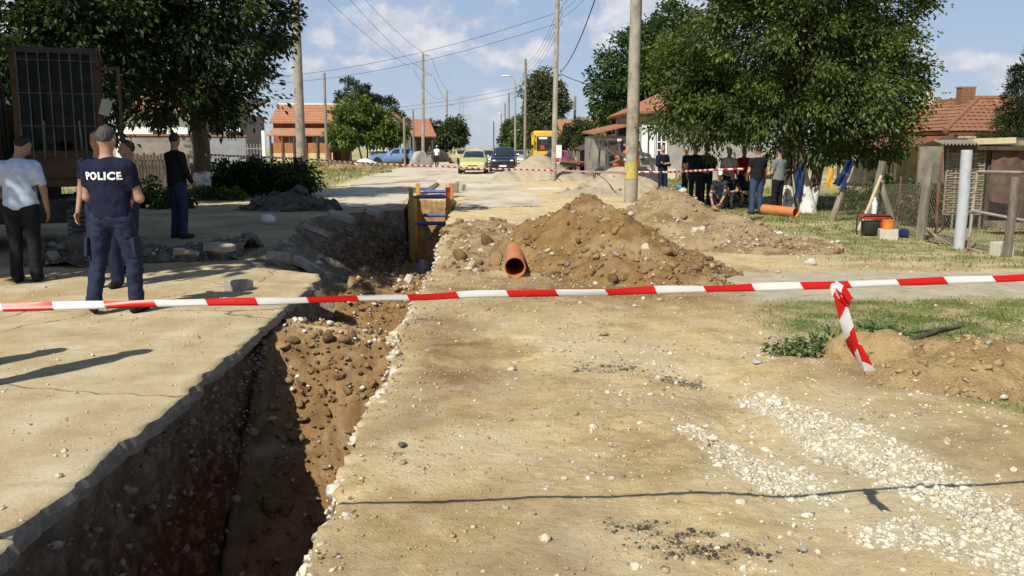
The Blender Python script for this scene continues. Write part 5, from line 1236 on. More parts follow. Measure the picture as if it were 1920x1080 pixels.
# ---- the low shed behind the gate
SY0 = 18.3; sx0 = A(1772, 300, SY0).x
sh = empty('hen_shed', (0, 0, 0), 0, 'low patched shed with wattle wall and brown tarpaulin behind the wire gate', 'shed')
slab_roof('roof', [(sx0 - .15, SY0 - .25, 1.66), (sx0 + 4.6, SY0 - .25, 1.58), (sx0 + 4.6, SY0 + 2.0, 1.85), (sx0 + 1.0, SY0 + 2.0, 1.85)], .07, M_DARKW, sh)
b = MB(); nw = 10
V_ = []; F_ = []
for i in range(nw * 4 + 1):
    u = i / (nw * 4); zc_ = .03 * math.sin(i * math.pi / 2)
    V_ += [(sx0 - .3 + u * .75, SY0 - .45, 1.69 + zc_), (sx0 + .0 + u * .75, SY0 + .5, 1.76 + zc_)]
for i in range(nw * 4): F_.append((2 * i, 2 * i + 2, 2 * i + 3, 2 * i + 1))
b.add(V_, F_); co_ = b.build('corrugated_sheet', pm('asbestos', (.25, .23, .19), (.33, .30, .25), rough=.9), sh)
so = co_.modifiers.new('thick', 'SOLIDIFY'); so.thickness = .008
b = MB(); b.box((sx0 + .9, SY0 - .12, 1.76), (.9, .22, .12), (0, -.03, 0)); b.build('lintel', M_OCHRE, sh)
b = MB(); b.box((sx0 + 2.35, SY0 + .3, 1.72), (1.4, .3, .10)); b.build('lintel', pm('mossy_board', (.2, .2, .09), (.30, .29, .15), rough=.9), sh)
for k_ in range(26):          # wattle: bent rods woven between stakes
    zz = .22 + k_ * .051; b = MB(); b.tube([(sx0 + .05 + .2 * i, SY0 + (.022 if (i + k_) % 2 else -.022), zz + random.uniform(-.008, .008)) for i in range(5)], .021, 5); b.build('rod', pm('wattle', (.20, .155, .10), (.33, .27, .19), scale=5, rough=.9), sh)
for i in range(5):
    b = MB(); b.tube([(sx0 + .05 + .2 * i, SY0, -.1), (sx0 + .05 + .2 * i, SY0, 1.6)], .026, 6); b.build('stake', M_WOOD, sh)
tp = MB(); V_ = []; F_ = []; nu, nv_ = 40, 14
for j in range(nv_ + 1):
    for i in range(nu + 1):
        u, v = i / nu, j / nv_; xx = sx0 + .95 + u * 3.4
        zz = 1.56 - v * (1.05 + .12 * math.sin(u * 5)) ; V_.append((xx, SY0 - .10 - .05 * v + .05 * math.sin(u * 34 + 2 * math.sin(v * 3)) * (.3 + v) + .02 * math.sin(u * 71), zz))
for j in range(nv_):
    for i in range(nu): a_ = j * (nu + 1) + i; F_.append((a_, a_ + 1, a_ + nu + 2, a_ + nu + 1))
tp.add(V_, F_); to = tp.build('tarpaulin', pm('brown_tarp', (.085, .05, .035), (.15, .095, .07), scale=5, rough=.8, bump=.01, bscale=12), sh, True)
b = MB(); b.box((sx0 + 2.6, SY0 + 1.9, .75), (4.4, .08, 1.8)); b.build('wall', M_GREYPL, sh)
for xx in (1.0, 2.6, 4.3):
    b = MB(); b.tube([(sx0 + xx, SY0 + .05, -.2), (sx0 + xx, SY0 + .05, 1.6)], .05, 7); b.build('post', M_DARKW, sh)
b = MB(); b.box((sx0 + 1.35, SY0 - 1.2, .38), (.9, .05, .42), (.15, .06, 0)); tag(b.build('scrap_sheet', M_DARKW), 'dark sheet leaning in the pen behind the wire gate', 'sheet')
b = MB(); b.box((sx0 + 2.2, SY0 - 1.0, .10), (3.4, .5, .10)); tag(b.build('feed_trough', M_WOOD), 'long wooden feed trough on the ground before the low shed', 'trough')
# ---- grey house with white windows
GX0 = A(1196, 300, 48).x
h1 = empty('grey_house', (0, 0, 0), 0, 'grey rendered house with white window frames behind the skid loader', 'house')
b = MB(); b.box((GX0 + 3.5, 52, 1.75), (7, 8, 3.7)); b.build('wall', pm('grey_render', (.30, .28, .25), (.37, .345, .31), scale=1.5, rough=.95, bump=.005, bscale=14, c3=(.26, .24, .21), s3=.6), h1)
b = MB(); b.box((GX0 + 1.0, 47.93, .18), (2.1, .16, .62)); b.build('plinth', pm('cream_stone', (.55, .49, .38), (.64, .58, .46), scale=4, rough=.9), h1)
slab_roof('roof', [(GX0 - .45, 47.4, 3.55), (GX0 + 7.4, 47.4, 3.55), (GX0 + 7.4, 52, 4.9), (GX0 + 2.2, 52, 4.9)], .14, M_TILEF, h1)
slab_roof('roof', [(GX0 + 7.4, 56.6, 3.55), (GX0 - .45, 56.6, 3.55), (GX0 + 2.2, 52.02, 4.9), (GX0 + 7.4, 52.02, 4.9)], .14, M_TILEF, h1)
slab_roof('roof', [(GX0 - .45, 56.6, 3.552), (GX0 - .45, 47.4, 3.552), (GX0 + 2.2, 52.01, 4.9)], .14, M_TILEF, h1)
for i, (px, w_) in enumerate(((1212, .44), (1224, .30), (1240, .52))):
    window(h1, A(px, 266, 48).x, 48, A(px, 266, 48).z, w_, 1.75, bars=0 if i < 2 else 1, rails=3 if i == 2 else 0, fr=.10)
for px in (1209, 1222):
    b = MB(); b.box((A(px, 266, 48).x, 47.88, A(px, 266, 48).z), (.26, .04, 1.7)); b.build('shutter', M_WHITEW, h1)
b = MB(); b.box((A(1220, 300, 48).x, 47.86, A(1220, 298, 48).z), (1.2, .2, .06)); b.build('window_sill', M_DARKW, h1)
# lean-to beside it
l1 = empty('outbuilding', (0, 0, 0), 0, 'dark lean-to with tiled roof edge joined to the grey house', 'shed')
b = MB(); b.box((GX0 - 1.05, 53, 1.1), (2.0, 4, 2.4)); b.build('wall', M_GREYPL, l1)
slab_roof('roof', [(GX0 - 2.2, 50.3, 2.45), (GX0 - .05, 50.3, 2.95), (GX0 - .05, 55.5, 3.1), (GX0 - 2.2, 55.5, 2.6)], .10, M_TILEF, l1)
b = MB(); b.box((GX0 - 1.0, 50.96, 1.1), (.7, .05, 1.6)); b.build('door', M_DARKW, l1)
l2 = empty('lumber_shed', (0, 0, 0), 0, 'low black shed with a tarred pitched roof behind the grey sheet gate', 'shed')
qx = A(1132, 300, 56).x
b = MB(); b.box((qx, 58, .8), (2.2, 3, 1.7)); b.build('wall', M_DARKW, l2)
slab_roof('roof', [(qx - 1.5, 56.2, 1.5), (qx + 1.2, 56.2, 2.5), (qx + 1.2, 59.8, 2.6), (qx - 1.5, 59.8, 1.6)], .1, pm('tar_roof', (.05, .045, .04), (.09, .08, .07), rough=.9), l2)
# orange roof behind the bushes
hb = empty('far_house', (0, 0, 0), 0, 'house whose weathered orange roof shows above the bushes right of the bus', 'house')
q = A(1115, 245, 84)
b = MB(); b.box((q.x, 88, 1.3), (5.6, 6, 2.8)); b.build('wall', M_OCHRE, hb)
slab_roof('roof', [(q.x - 3.2, 84.6, 2.6), (q.x + 3.2, 84.6, 2.6), (q.x + 3.2, 88, 4.4), (q.x - 3.2, 88, 4.4)], .12, M_TILEF, hb)
slab_roof('roof', [(q.x + 3.2, 91.4, 2.6), (q.x - 3.2, 91.4, 2.6), (q.x - 3.2, 88.02, 4.4), (q.x + 3.2, 88.02, 4.4)], .12, M_TILEF, hb)
# ---- orange roofed house on the left
q0, q1_ = A(505, 232, 84), A(640, 232, 84)
h3 = empty('orange_roof_house', (0, 0, 0), 0, 'house with a bright orange tiled roof behind the round pole on the left', 'house')
cx_ = (q0.x + q1_.x) / 2; wd = q1_.x - q0.x
b = MB(); b.box((cx_, 88.20, 1.9), (wd - .4, 7.2, 4.0)); b.build('wall', pm('red_wall', (.22, .07, .05), (.30, .11, .07), scale=2, rough=.9), h3)
slab_roof('roof', [(q0.x, 83.90, 3.95), (q1_.x, 83.90, 3.95), (q1_.x, 88.0, 5.75), (q0.x, 88.0, 5.75)], .12, M_ORANGE, h3)
slab_roof('roof', [(q1_.x, 92.20, 3.95), (q0.x, 92.20, 3.95), (q0.x, 88.02, 5.75), (q1_.x, 88.02, 5.75)], .12, M_ORANGE, h3)
b = MB(); b.tube([(q0.x, 88.01, 5.77), (q1_.x, 88.01, 5.77)], .1, 8); b.build('ridge', pm('pale_ridge', (.62, .55, .48), (.7, .63, .55), rough=.8), h3)
for r_ in range(11):
    t = (r_ + .5) / 11; b = MB(); b.box((cx_, 83.90 + 4.1 * t, 3.95 + 1.8 * t + .03), (wd, .06, .035), (math.atan2(1.8, 4.1), 0, 0)); b.build('tile_course', M_ORANGE, h3)
slab_roof('veranda_roof', [(q0.x + .3, 81.30, 2.75), (q1_.x - .6, 81.30, 2.75), (q1_.x - .6, 84.60, 3.5), (q0.x + .3, 84.60, 3.5)], .10, M_ORANGE, h3)
for i in range(6):
    b = MB(); b.box((q0.x + .6 + i * (wd - 1.4) / 5, 81.50, 1.35), (.16, .16, 2.8)); b.build('veranda_post', M_RUST if i % 2 else M_DARKW, h3)
b = MB(); b.box((cx_, 81.62, 1.6), (wd - 1.2, .06, .9)); b.build('railing', pm('orange_board', (.30, .12, .05), (.40, .18, .08), scale=4, rough=.8), h3)
b = MB(); b.box((cx_, 81.70, .7), (wd - 1.0, .2, .95)); b.build('low_wall', pm('yellow_wall', (.50, .40, .20), (.62, .52, .30), scale=3, rough=.9), h3)
for i in range(2): window(h3, cx_ - 1.2 + i * 2.2, 84.58, 2.3, .9, 1.1)
# white rendered porch left of it
w0_, w1_ = A(392, 260, 40).x, A(462, 260, 40).x
h5 = empty('garden_wall', (0, 0, 0), 0, 'blue grey rendered garden wall with a red coping behind the hedge', 'wall')
b = MB(); b.box(((w0_ + w1_) / 2, 40, 1.1), (w1_ - w0_, .25, 2.0)); b.build('panel', pm('bluegrey_render', (.20, .21, .24), (.27, .28, .31), scale=2, rough=.9), h5)
b = MB(); b.box(((w0_ + w1_) / 2, 40, 2.14), (w1_ - w0_ + .1, .36, .08)); b.build('coping', pm('red_coping', (.28, .10, .07), (.36, .15, .10), rough=.8), h5)
v0, v1 = A(215, 250, 44).x, A(352, 250, 44).x
h4 = empty('white_house', (0, 0, 0), 0, 'whitewashed house with dark windows half hidden by the walnut tree', 'house')
b = MB(); b.box(((v0 + v1) / 2, 47.5, 1.8), (v1 - v0, 7, 3.4)); b.build('wall', M_WHITEW, h4)
slab_roof('roof', [(v0 - .5, 43.4, 3.4), (v1 + .5, 43.4, 3.4), (v1 + .5, 47.5, 5.2), (v0 - .5, 47.5, 5.2)], .12, M_TILEF, h4)
slab_roof('roof', [(v1 + .5, 51.6, 3.4), (v0 - .5, 51.6, 3.4), (v0 - .5, 47.52, 5.2), (v1 + .5, 47.52, 5.2)], .12, M_TILEF, h4)
window(h4, A(300, 240, 44).x, 44, 2.5, .75, 1.3)
h8 = empty('shaded_house_end', (0, 0, 0), 0, 'end of the white house painted grey for its shade with two dark windows above the blue grey garden wall', 'house')
a0_, a1_ = A(388, 250, 45).x, A(452, 250, 45).x
b = MB(); b.box(((a0_ + a1_) / 2, 47.5, 1.7), (a1_ - a0_, 5, 3.2)); b.build('wall', M_GREYPL, h8)  # grey wall colour stands for the shade on this end of the house
slab_roof('roof', [(a0_ - .3, 44.5, 3.3), (a1_ + .3, 44.5, 3.3), (a1_ + .3, 50.4, 4.3), (a0_ - .3, 50.4, 4.3)], .12, M_DARKW, h8)
for px in (408, 436): window(h8, A(px, 240, 45).x, 45, 2.5, .75, 1.2)
pg = empty('garden_gate', (A(468, 300, 38).x, 38, gz(-9.7, 38)), 0, 'pale metal picket gate beside the blue grey garden wall', 'gate')
for i in range(8):
    b = MB(); b.box((-.45 + i * .13, 0, .75), (.03, .03, 1.5)); b.build('picket', M_STEEL, pg)
b = MB(); b.box((0, 0, 1.3), (1.1, .04, .05)); b.box((0, 0, .3), (1.1, .04, .05)); b.build('rails', M_STEEL, pg); b = MB(); b.box((.62, 0, 1.0), (.14, .14, 2.1)); b.build('post', M_WHITEW, pg)
# dark palings under the walnut
f0_, f1_ = A(232, 290, 33).x, A(352, 290, 33).x
pf = empty('paling_fence', (0, 33, 0), 0, 'dark paling fence with a pale coping behind the police officers', 'fence')
n_ = 20
for i in range(n_):
    b = MB(); b.box((f0_ + (f1_ - f0_) * i / (n_ - 1), 0, .72 + .05 * math.sin(i * 2.3)), (.09, .025, 1.35)); b.build('paling', M_DARKW, pf)
b = MB(); b.box(((f0_ + f1_) / 2, .05, 1.15), (f1_ - f0_, .04, .08)); b.build('rail', M_DARKW, pf)
b = MB(); b.box(((f0_ + f1_) / 2, .35, 1.05), (f1_ - f0_ + .2, .2, 2.0)); b.build('back_wall', M_GREYPL, pf); b = MB(); b.box(((f0_ + f1_) / 2, .35, 2.08), (f1_ - f0_ + .3, .3, .07)); b.build('coping', MATS['red_coping'], pf)
b = MB(); x_ = A(386, 290, 33).x; b.box((x_, 33, 1.25), (.26, .26, 2.5)); b.box((x_, 33, 2.52), (.34, .34, .06)); tag(b.build('gate_pillar', M_CONC, None, False), 'grey block pillar right of the walnut trunk', 'pillar')
# ---- low houses further down on the left
h6 = empty('gabled_house', (0, 0, 0), 0, 'pale gabled house with a red tiled roof behind the parked hatchback', 'house')
xa, xb = A(690, 270, 85).x, A(757, 270, 85).x
b = MB(); b.box(((xa + xb) / 2, 89, 2.0), (xb - xa, 8, 4.0)); b.build('wall', pm('pale_wall', (.48, .45, .38), (.57, .54, .46), scale=1.4, rough=.9), h6)
xm = A(733, 270, 85).x
slab_roof('roof', [(xb + .45, 84.5, 3.75), (xb + .45, 93.5, 3.75), (xm, 93.5, 5.15), (xm, 84.5, 5.15)], .14, M_TILEF, h6); slab_roof('roof', [(xm - 3.4, 93.5, 3.6), (xm - 3.4, 84.5, 3.6), (xm - .02, 84.5, 5.15), (xm - .02, 93.5, 5.15)], .14, M_TILEF, h6)
b = MB(); b.add([(xa, 84.98, 3.98), (xb, 84.98, 3.98), (xm, 84.98, 5.0), (xa, 85.2, 3.98), (xb, 85.2, 3.98), (xm, 85.2, 5.0)], [(0, 1, 2), (5, 4, 3), (0, 3, 4, 1), (1, 4, 5, 2), (2, 5, 3, 0)]); b.build('gable', MATS['pale_wall'], h6)
for px in (704, 716): window(h6, A(px, 270, 85).x, 85, 1.9, .7, 1.1, fr=.09)
h7 = empty('porch_house', (0, 0, 0), 0, 'low house with a tiled roof and a porch wall darkened for shade by the road', 'house')
xa, xb = A(762, 270, 100).x, A(812, 270, 100).x
b = MB(); b.box(((xa + xb) / 2, 106, 1.5), (xb - xa - .6, 8, 3.0)); b.build('wall', M_DARKW, h7)  # dark wall colour carries the shade under the roof
slab_roof('roof', [(xa - .5, 99.5, 2.9), (xb + .4, 99.5, 2.9), (xb - .6, 104, 4.9), (xa - .5, 104, 4.9)], .14, M_TILEF, h7)
for i in range(4):
    b = MB(); b.box((xa + .1 + i * (xb - xa) / 3.2, 99.9, 1.4), (.14, .14, 2.9)); b.build('porch_post', M_DARKW, h7)
b = MB(); b.box((A(812, 270, 104).x, 104, 1.5), (.1, .1, 3)); o_ = b.build('sign_post', M_STEEL); tag(o_, 'post carrying a small orange sign before the far tree', 'sign post'); b = MB(); b.box((A(812, 270, 103.9).x, 103.9, 2.9), (.7, .04, .7)); b.build('sign_board', pm('orange_sign', (.45, .12, .04), (.5, .15, .05), rough=.6), o_)
b = MB(); b.box((A(848, 300, 105).x, 105, .55), (5.0, .3, 1.1)); tag(b.build('yard_wall', pm('ochre_wall', (.36, .26, .15), (.46, .36, .23), scale=2, rough=.9)), 'low ochre yard wall beyond the man in the white cap', 'wall')
# ---- fences on the right
pk_ = empty('picket_fence', (0, 62, 0), 0, 'weathered grey picket fence behind the red car', 'fence')
fa, fb = A(1058, 300, 62).x, A(1096, 300, 62).x
for i in range(13):
    b = MB(); b.box((fa + (fb - fa) * i / 12, 0, .72 + random.uniform(-.05, .05)), (.085, .02, 1.4), (0, random.uniform(-.04, .04), 0)); b.build('picket', M_WOOD, pk_)
b = MB(); b.box(((fa + fb) / 2, .04, 1.05), (fb - fa, .04, .07)); b.build('rail', M_WOOD, pk_)
ga, gb = A(1097, 300, 55).x, A(1134, 300, 55).x
sg_ = empty('sheet_gate', (0, 55, 0), 0, 'blue grey sheet metal gate right of the picket fence', 'gate')
for i in range(2):
    b = MB(); b.box((ga + (gb - ga) * (.25 + .5 * i), 0, .72), ((gb - ga) / 2 - .03, .03, 1.4)); b.build('leaf', pm('bluegrey_sheet', (.30, .31, .33), (.38, .39, .41), scale=3, rough=.6), sg_)
b = MB(); b.box(((ga + gb) / 2, -.02, .8), (.09, .09, 1.75)); b.build('post', M_STEEL, sg_)
# leaning yard fence of posts and wire
M_POST = pm('weathered_post', (.15, .13, .105), (.25, .22, .18), scale=9, rough=.95, bump=.012, bscale=28, stretch=(1, 1, .3), c3=(.11, .095, .075), s3=3)
def post(label, p, q, Y0, Y1, r, m, name='fence_post', n=8, taper=.85):
    a = A(p[0], p[1], Y0); c = A(q[0], q[1], Y1); a.z = min(a.z, gz(a.x, a.y)) - .08
    b = MB(); b.tube([a, a.lerp(c, .5) + Vector((random.uniform(-.02, .02), 0, 0)), c], [r, r * (1 + taper) / 2, r * taper], n); return tag(b.build(name, m, None, True), label, 'post')
post('short leaning wooden fence post at the foot of the big tree', (1558, 414), (1583, 350), 20.6, 20.6, .085, M_WOOD)
post('tall concrete fence post leaning behind the red crate', (1627, 420), (1655, 302), 19.5, 19.4, .095, M_POST)
post('dark wooden brace propped against the leaning concrete post', (1683, 448), (1650, 338), 18.6, 19.1, .075, M_WOOD)
post('pale peeled pole leaning left of the stacked boxes', (1606, 430), (1652, 330), 18.2, 18.9, .032, pm('peeled_wood', (.42, .34, .22), (.5, .42, .29), scale=6, rough=.8), 'peeled_pole', 8, 1.0)
post('stout weathered concrete post right of the stacked boxes', (1724, 455), (1745, 304), 16.2, 16.2, .098, M_POST)
g4 = post('thick light grey steel gate post', (1797, 470), (1813, 281), 14.8, 14.8, .092, pm('light_grey_paint', (.40, .42, .46), (.48, .50, .54), scale=3, rough=.6, c3=(.33, .33, .34), s3=3), 'gate_post', 16, 1.0)
post('wooden gate post standing in the wire gate at the right edge', (1883, 498), (1904, 332), 12.9, 12.9, .068, M_POST)
M_MESHW = pm('mesh_wire', (.16, .14, .12), (.24, .21, .18), rough=.7)
def netting(name, parent, a, b_, c, d, sp, r=.003):
    """diamond wire netting on the quadrilateral a b c d (bottom-left, bottom-right, top-right, top-left)"""
    a, b_, c, d = [Vector(q) for q in (a, b_, c, d)]; W_ = (b_ - a).length; H_ = (d - a).length; o = MB()
    def P(u, v): return a.lerp(b_, u).lerp(d.lerp(c, u), v)
    n = int((W_ + H_) / sp)
    for i in range(n):
        for sgn in (1, -1):
            s_ = i * sp; pts = []
            u0, v0 = (s_, 0) if s_ <= W_ else (W_, s_ - W_)
            u1, v1 = (s_ - H_, H_) if s_ >= H_ else (0, s_)
            if sgn < 0: u0, u1 = W_ - u0, W_ - u1
            o.tube([P(u0 / W_, v0 / H_), P(u1 / W_, v1 / H_)], r, 3, False)
    m = o.build(name, M_MESHW, parent); m['kind'] = 'stuff'; return m
wg = empty('wire_gate', (0, 0, 0), 0, 'sagging farm gate of rusty pipe and wire netting at the right edge', 'gate')
ga_, gb_ = A(1814, 472, 14.5), A(1975, 520, 12.3); gt_, gu_ = A(1833, 322, 14.5), A(1990, 325, 12.3)
M_GRAIL = pm('rusty_rail', (.30, .26, .22), (.40, .35, .29), scale=5, rough=.8, c3=(.24, .14, .09), s3=3)
for (p, q) in ((ga_, gt_), (gt_, gu_), (A(1822, 395, 14.5), A(1980, 425, 12.3)), (ga_ + Vector((0, 0, .06)), gb_ + Vector((0, 0, .06)))):
    b = MB(); b.tube([p, q], .024, 8); b.build('rail', M_GRAIL, wg, True)
netting('netting', wg, ga_, gb_, gu_, gt_, .075)
yf = empty('wire_fence', (0, 0, 0), 0, 'slack rusty wire netting strung between the leaning posts of the yard', 'fence')
netting('netting', yf, A(1570, 408, 20.5), A(1630, 415, 19.6), A(1650, 345, 19.5), A(1582, 322, 20.5), .09, .0038)
netting('netting', yf, A(1630, 415, 19.6), A(1726, 447, 16.4), A(1742, 345, 16.3), A(1650, 345, 19.5), .09, .0038)
netting('netting', yf, A(1728, 448, 16.2), A(1797, 462, 15.0), A(1810, 335, 15.0), A(1742, 340, 16.2), .09, .0038)
for px, py, Y in ((1690, 300, 21), (1725, 300, 18.6), (1690, 335, 20)):
    pass
post('rusty iron stake in the yard left of the stout concrete post', (1682, 400), (1690, 330), 20, 20, .022, M_RUST, 'iron_stake')
post('rusty iron stake under the corrugated eave of the low shed', (1755, 430), (1767, 285), 17.2, 17.2, .03, M_RUST, 'iron_stake')
# ================================================================== vehicles
M_RUBBER = pm('rubber', (.018, .018, .018), (.03, .03, .03), rough=.85)
M_ALLOY = pm('wheel_metal', (.30, .30, .31), (.42, .42, .42), rough=.4, metal=.6)
M_BLACKP = pm('black_plastic', (.018, .018, .02), (.03, .03, .032), rough=.5)
M_LAMP = pm('headlamp', (.55, .57, .58), (.75, .76, .76), rough=.12, spec=.6)
M_REDL = pm('tail_lamp', (.25, .01, .01), (.35, .02, .02), rough=.2)
M_PLATE = pm('plate_white', (.70, .70, .68), (.78, .78, .76), rough=.5)
def lathe_x(b, c, prof, n=20):
    """profile of (x, radius) turned about the x axis through c"""
    V = []; F = []
    for x, r in prof:
        for j in range(n):
            t = 2 * math.pi * j / n; V.append((c[0] + x, c[1] + r * math.cos(t), c[2] + r * math.sin(t)))
    for i in range(len(prof) - 1):
        for j in range(n): F.append((i * n + j, i * n + (j + 1) % n, (i + 1) * n + (j + 1) % n, (i + 1) * n + j))
    F.append(tuple(range(n))); F.append(tuple((len(prof) - 1) * n + j for j in range(n)))
    b.add(V, F); return b
def wheel(parent, x, y, r, w=.18, sgn=1, hub=M_ALLOY):
    b = MB(); lathe_x(b, (x, y, r), [(-w / 2, r * .62), (-w / 2, r * .93), (-w * .36, r), (w * .36, r), (w / 2, r * .93), (w / 2, r * .62)]); t = b.build('wheel', M_RUBBER, parent, True)
    b = MB(); lathe_x(b, (x, y, r), [(sgn * w * .30, r * .66), (sgn * w * .52, r * .62), (sgn * w * .46, r * .5), (sgn * w * .50, r * .22), (sgn * w * .54, r * .18)]); b.build('rim', hub, t, True)
    return t
def car(label, loc, rz, L=3.9, W=1.68, H=1.42, paint=(.5, .5, .1), hood=.78, belt=.92, name='parked_car', nose=1.05, cowl=-.30, roofF=.18, roofR=1.45, tail='hatch', lamps=M_LAMP, plate=True, low=.2, wr=.29, roofless=False):
    o = empty(name, loc, rz, label, 'car'); h = L / 2; w = W / 2
    pt = pm('paint_%d_%d_%d' % tuple(int(c * 999) for c in paint), tuple(c * .95 for c in paint), paint, scale=2, rough=.32, spec=.5, coat=.6)
    yF, yR = -h, h
    cw = yF + nose + .30; rf_ = cw + .72; rr_ = yR - (.42 if tail == 'hatch' else 1.0); re_ = yR - (.06 if tail == 'hatch' else .62)
    st = [  # y, half width, bottom, belt, top, roof half width
        (yF, w * .80, low + .14, hood - .26, hood - .22, w * .74), (yF + .06, w * .90, low + .02, hood - .16, hood - .12, w * .80), (yF + .28, w * .97, low, hood - .07, hood - .02, w * .84), (yF + .7, w, low, hood, hood + .06, w * .86),
        (cw, w, low, belt - .03, belt + .03, w * .84), (cw + .36, w, low, belt, belt + (H - belt) * .46, w * .80), (rf_, w, low, belt, H - .04, w * .74), (rf_ + .35, w, low, belt, H, w * .735), ((rf_ + rr_) / 2, w, low, belt + .01, H + .005, w * .735), (rr_, w, low, belt + .02, H - .03, w * .72),
        (re_ - .12 if tail == 'hatch' else re_ - .2, w * .98, low + .02, belt + .03, belt + (H - belt) * (.45 if tail == 'hatch' else .35), w * .76), (re_, w * .95, low + .05, belt, belt + .06, w * .80)]
    if tail != 'hatch': st += [(yR - .3, w * .95, low + .05, belt - .02, belt + .02, w * .82)]
    st += [(yR, w * .88, low + .14, belt - .18, belt - .10, w * .78)]
    V = []; F = []; k = 8
    for (y, hw, zb, zl, zt, rw) in st:
        half = [(0, zb), (hw * .88, zb), (hw * .99, zb + .10), (hw, zb + (zl - zb) * .55), (hw * .975, zl), (rw, zt - .045 * min(1, (zt - zl) / .3 + .3)), (rw * .82, zt), (0, zt + .015)]
        V += [(x, y, z) for x, z in half] + [(-x, y, z) for x, z in half]
    n2 = 2 * k
    for i in range(len(st) - 1):
        for s_ in (0, k):
            for j in range(k - 1):
                a, b_, c, d = i * n2 + s_ + j, i * n2 + s_ + j + 1, (i + 1) * n2 + s_ + j + 1, (i + 1) * n2 + s_ + j; F.append((a, b_, c, d))
    for e in (0, len(st) - 1): F.append(tuple(e * n2 + j for j in range(k)) + tuple(e * n2 + k + j for j in range(k - 1, -1, -1)))
    b = MB(); b.add(V, F); me = b.build('body', pt, o, True)
    bm = bmesh.new(); bm.from_mesh(me.data); bmesh.ops.remove_doubles(bm, verts=bm.verts, dist=1e-4); bmesh.ops.recalc_face_normals(bm, faces=bm.faces); bm.to_mesh(me.data); bm.free()
    S = [Vector(v) for v in V]
    def q(i, j, s_=0): return S[i * n2 + s_ * k + j]
    def panel(nm, pts, m, off=.012, shrink=.93, parent=o):
        c = sum(pts, Vector()) / len(pts); n = (pts[1] - pts[0]).cross(pts[2] - pts[0]).normalized()
        if n.dot(c - Vector((0, (rf_ + rr_) / 2, .7))) < 0: n = -n
        P = [c + (p - c) * shrink + n * off for p in pts]; P2 = [p - n * .008 for p in P]; kk = len(P); b = MB()
        b.add(P + P2, [tuple(range(kk)), tuple(range(2 * kk - 1, kk - 1, -1))] + [(i, i + kk, (i + 1) % kk + kk, (i + 1) % kk) for i in range(kk)]); return b.build(nm, m, parent)
    def curved(nm, rows, sx_, sy_):
        P = [[q(i, 5, 1), q(i, 6, 1), q(i, 7), q(i, 6), q(i, 5)] for i in rows]; c = sum((p for r_ in P for p in r_), Vector()) / (5 * len(rows))
        n = (P[-1][2] - P[0][2]).cross(Vector((1, 0, 0))).normalized()
        if n.z < 0: n = -n
        V_ = [c + Vector(((p - c).x * sx_, (p - c).y * sy_, (p - c).z * sy_)) + n * .018 for r_ in P for p in r_]; b = MB()
        b.add(V_, [(i * 5 + j, i * 5 + j + 1, (i + 1) * 5 + j + 1, (i + 1) * 5 + j) for i in range(len(rows) - 1) for j in range(4)]); g_ = b.build(nm, GL, o, True); sd = g_.modifiers.new('thick', 'SOLIDIFY'); sd.thickness = .006
    curved('windscreen', (4, 5, 6), .93, .88)
    e = 10 if tail == 'hatch' else 11
    curved('rear_window', (9, 10, 11) if tail != 'hatch' else (9, 10), .88, .82)
    for s_ in (0, 1):
        panel('side_window', [q(5, 4, s_), q(7, 4, s_).lerp(q(8, 4, s_), .6), q(7, 5, s_).lerp(q(8, 5, s_), .6), q(6, 5, s_)], GL, .012, .86)
        panel('side_window', [q(8, 4, s_), q(9, 4, s_).lerp(q(10, 4, s_), .5), q(9, 5, s_), q(8, 5, s_)], GL, .012, .84)
        sg = 1 if s_ == 0 else -1
        wheel(o, sg * (w - .09), yF + .72, wr, .18, sg); wheel(o, sg * (w - .09), yR - .70, wr, .18, sg)
        b = MB(); b.ball((sg * w * .68, yF + .085, hood - .20), (.16, .10, .075), 10, 7); b.build('headlight', lamps, o, True)
        b = MB(); b.ball((sg * (w + .07), cw + .42, belt + .06), (.09, .06, .065), 8, 6); b.build('mirror', pt if paint[0] > .1 else M_BLACKP, o, True)
        b = MB(); b.box((sg * w * .82, yR - .015, belt - .16), (.16, .07, .22)); b.build('tail_light', M_REDL, o, False, .02)
        for yy in (yF + .72, yR - .70):
            b = MB(); lathe_x(b, (sg * (w - .02), yy, wr), [(-.09, wr * 1.18), (.028, wr * 1.18)], 20); b.build('wheel_arch', M_BLACKP, o)
    b = MB(); b.box((0, yF - .02, low + .17), (W * .86, .16, .16)); b.build('bumper', pt, o, True, .04)
    b = MB(); b.box((0, yF - .015, hood - .30), (W * .34, .05, .07)); b.build('grille', M_BLACKP, o)
    b = MB(); b.box((0, yF - .09, low + .05), (W * .55, .04, .07)); b.build('air_intake', M_BLACKP, o)
    if plate:
        b = MB(); b.box((0, yF - .105, low + .17), (.50, .012, .11)); b.build('licence_plate', M_PLATE, o)
    return o
car('lime yellow hatchback facing the camera in the middle of the road', (A(889, 326, 55).x, 56.9, .03), R(-3), 4.0, 1.70, 1.42, (.50, .48, .16))
car('dark blue people carrier with pale headlights beside the lime yellow car', (A(947, 322, 60).x, 62.2, .03), R(-4), 4.1, 1.76, 1.60, (.012, .016, .035), hood=.92, belt=1.0, nose=.8)
car('small white car behind the gap between the yellow and the blue car', (A(913, 312, 76).x, 78, .03), R(0), 3.9, 1.65, 1.42, (.6, .62, .64))
car('silver saloon parked behind the slim wooden pole', (A(978, 315, 78).x, 80, .03), R(-14), 4.2, 1.68, 1.38, (.36, .38, .40), tail='saloon')
car('red car half hidden by the sand heap and the meter box', (A(1049, 316, 58).x, 60.5, .03), R(-20), 3.9, 1.66, 1.42, (.42, .012, .015))
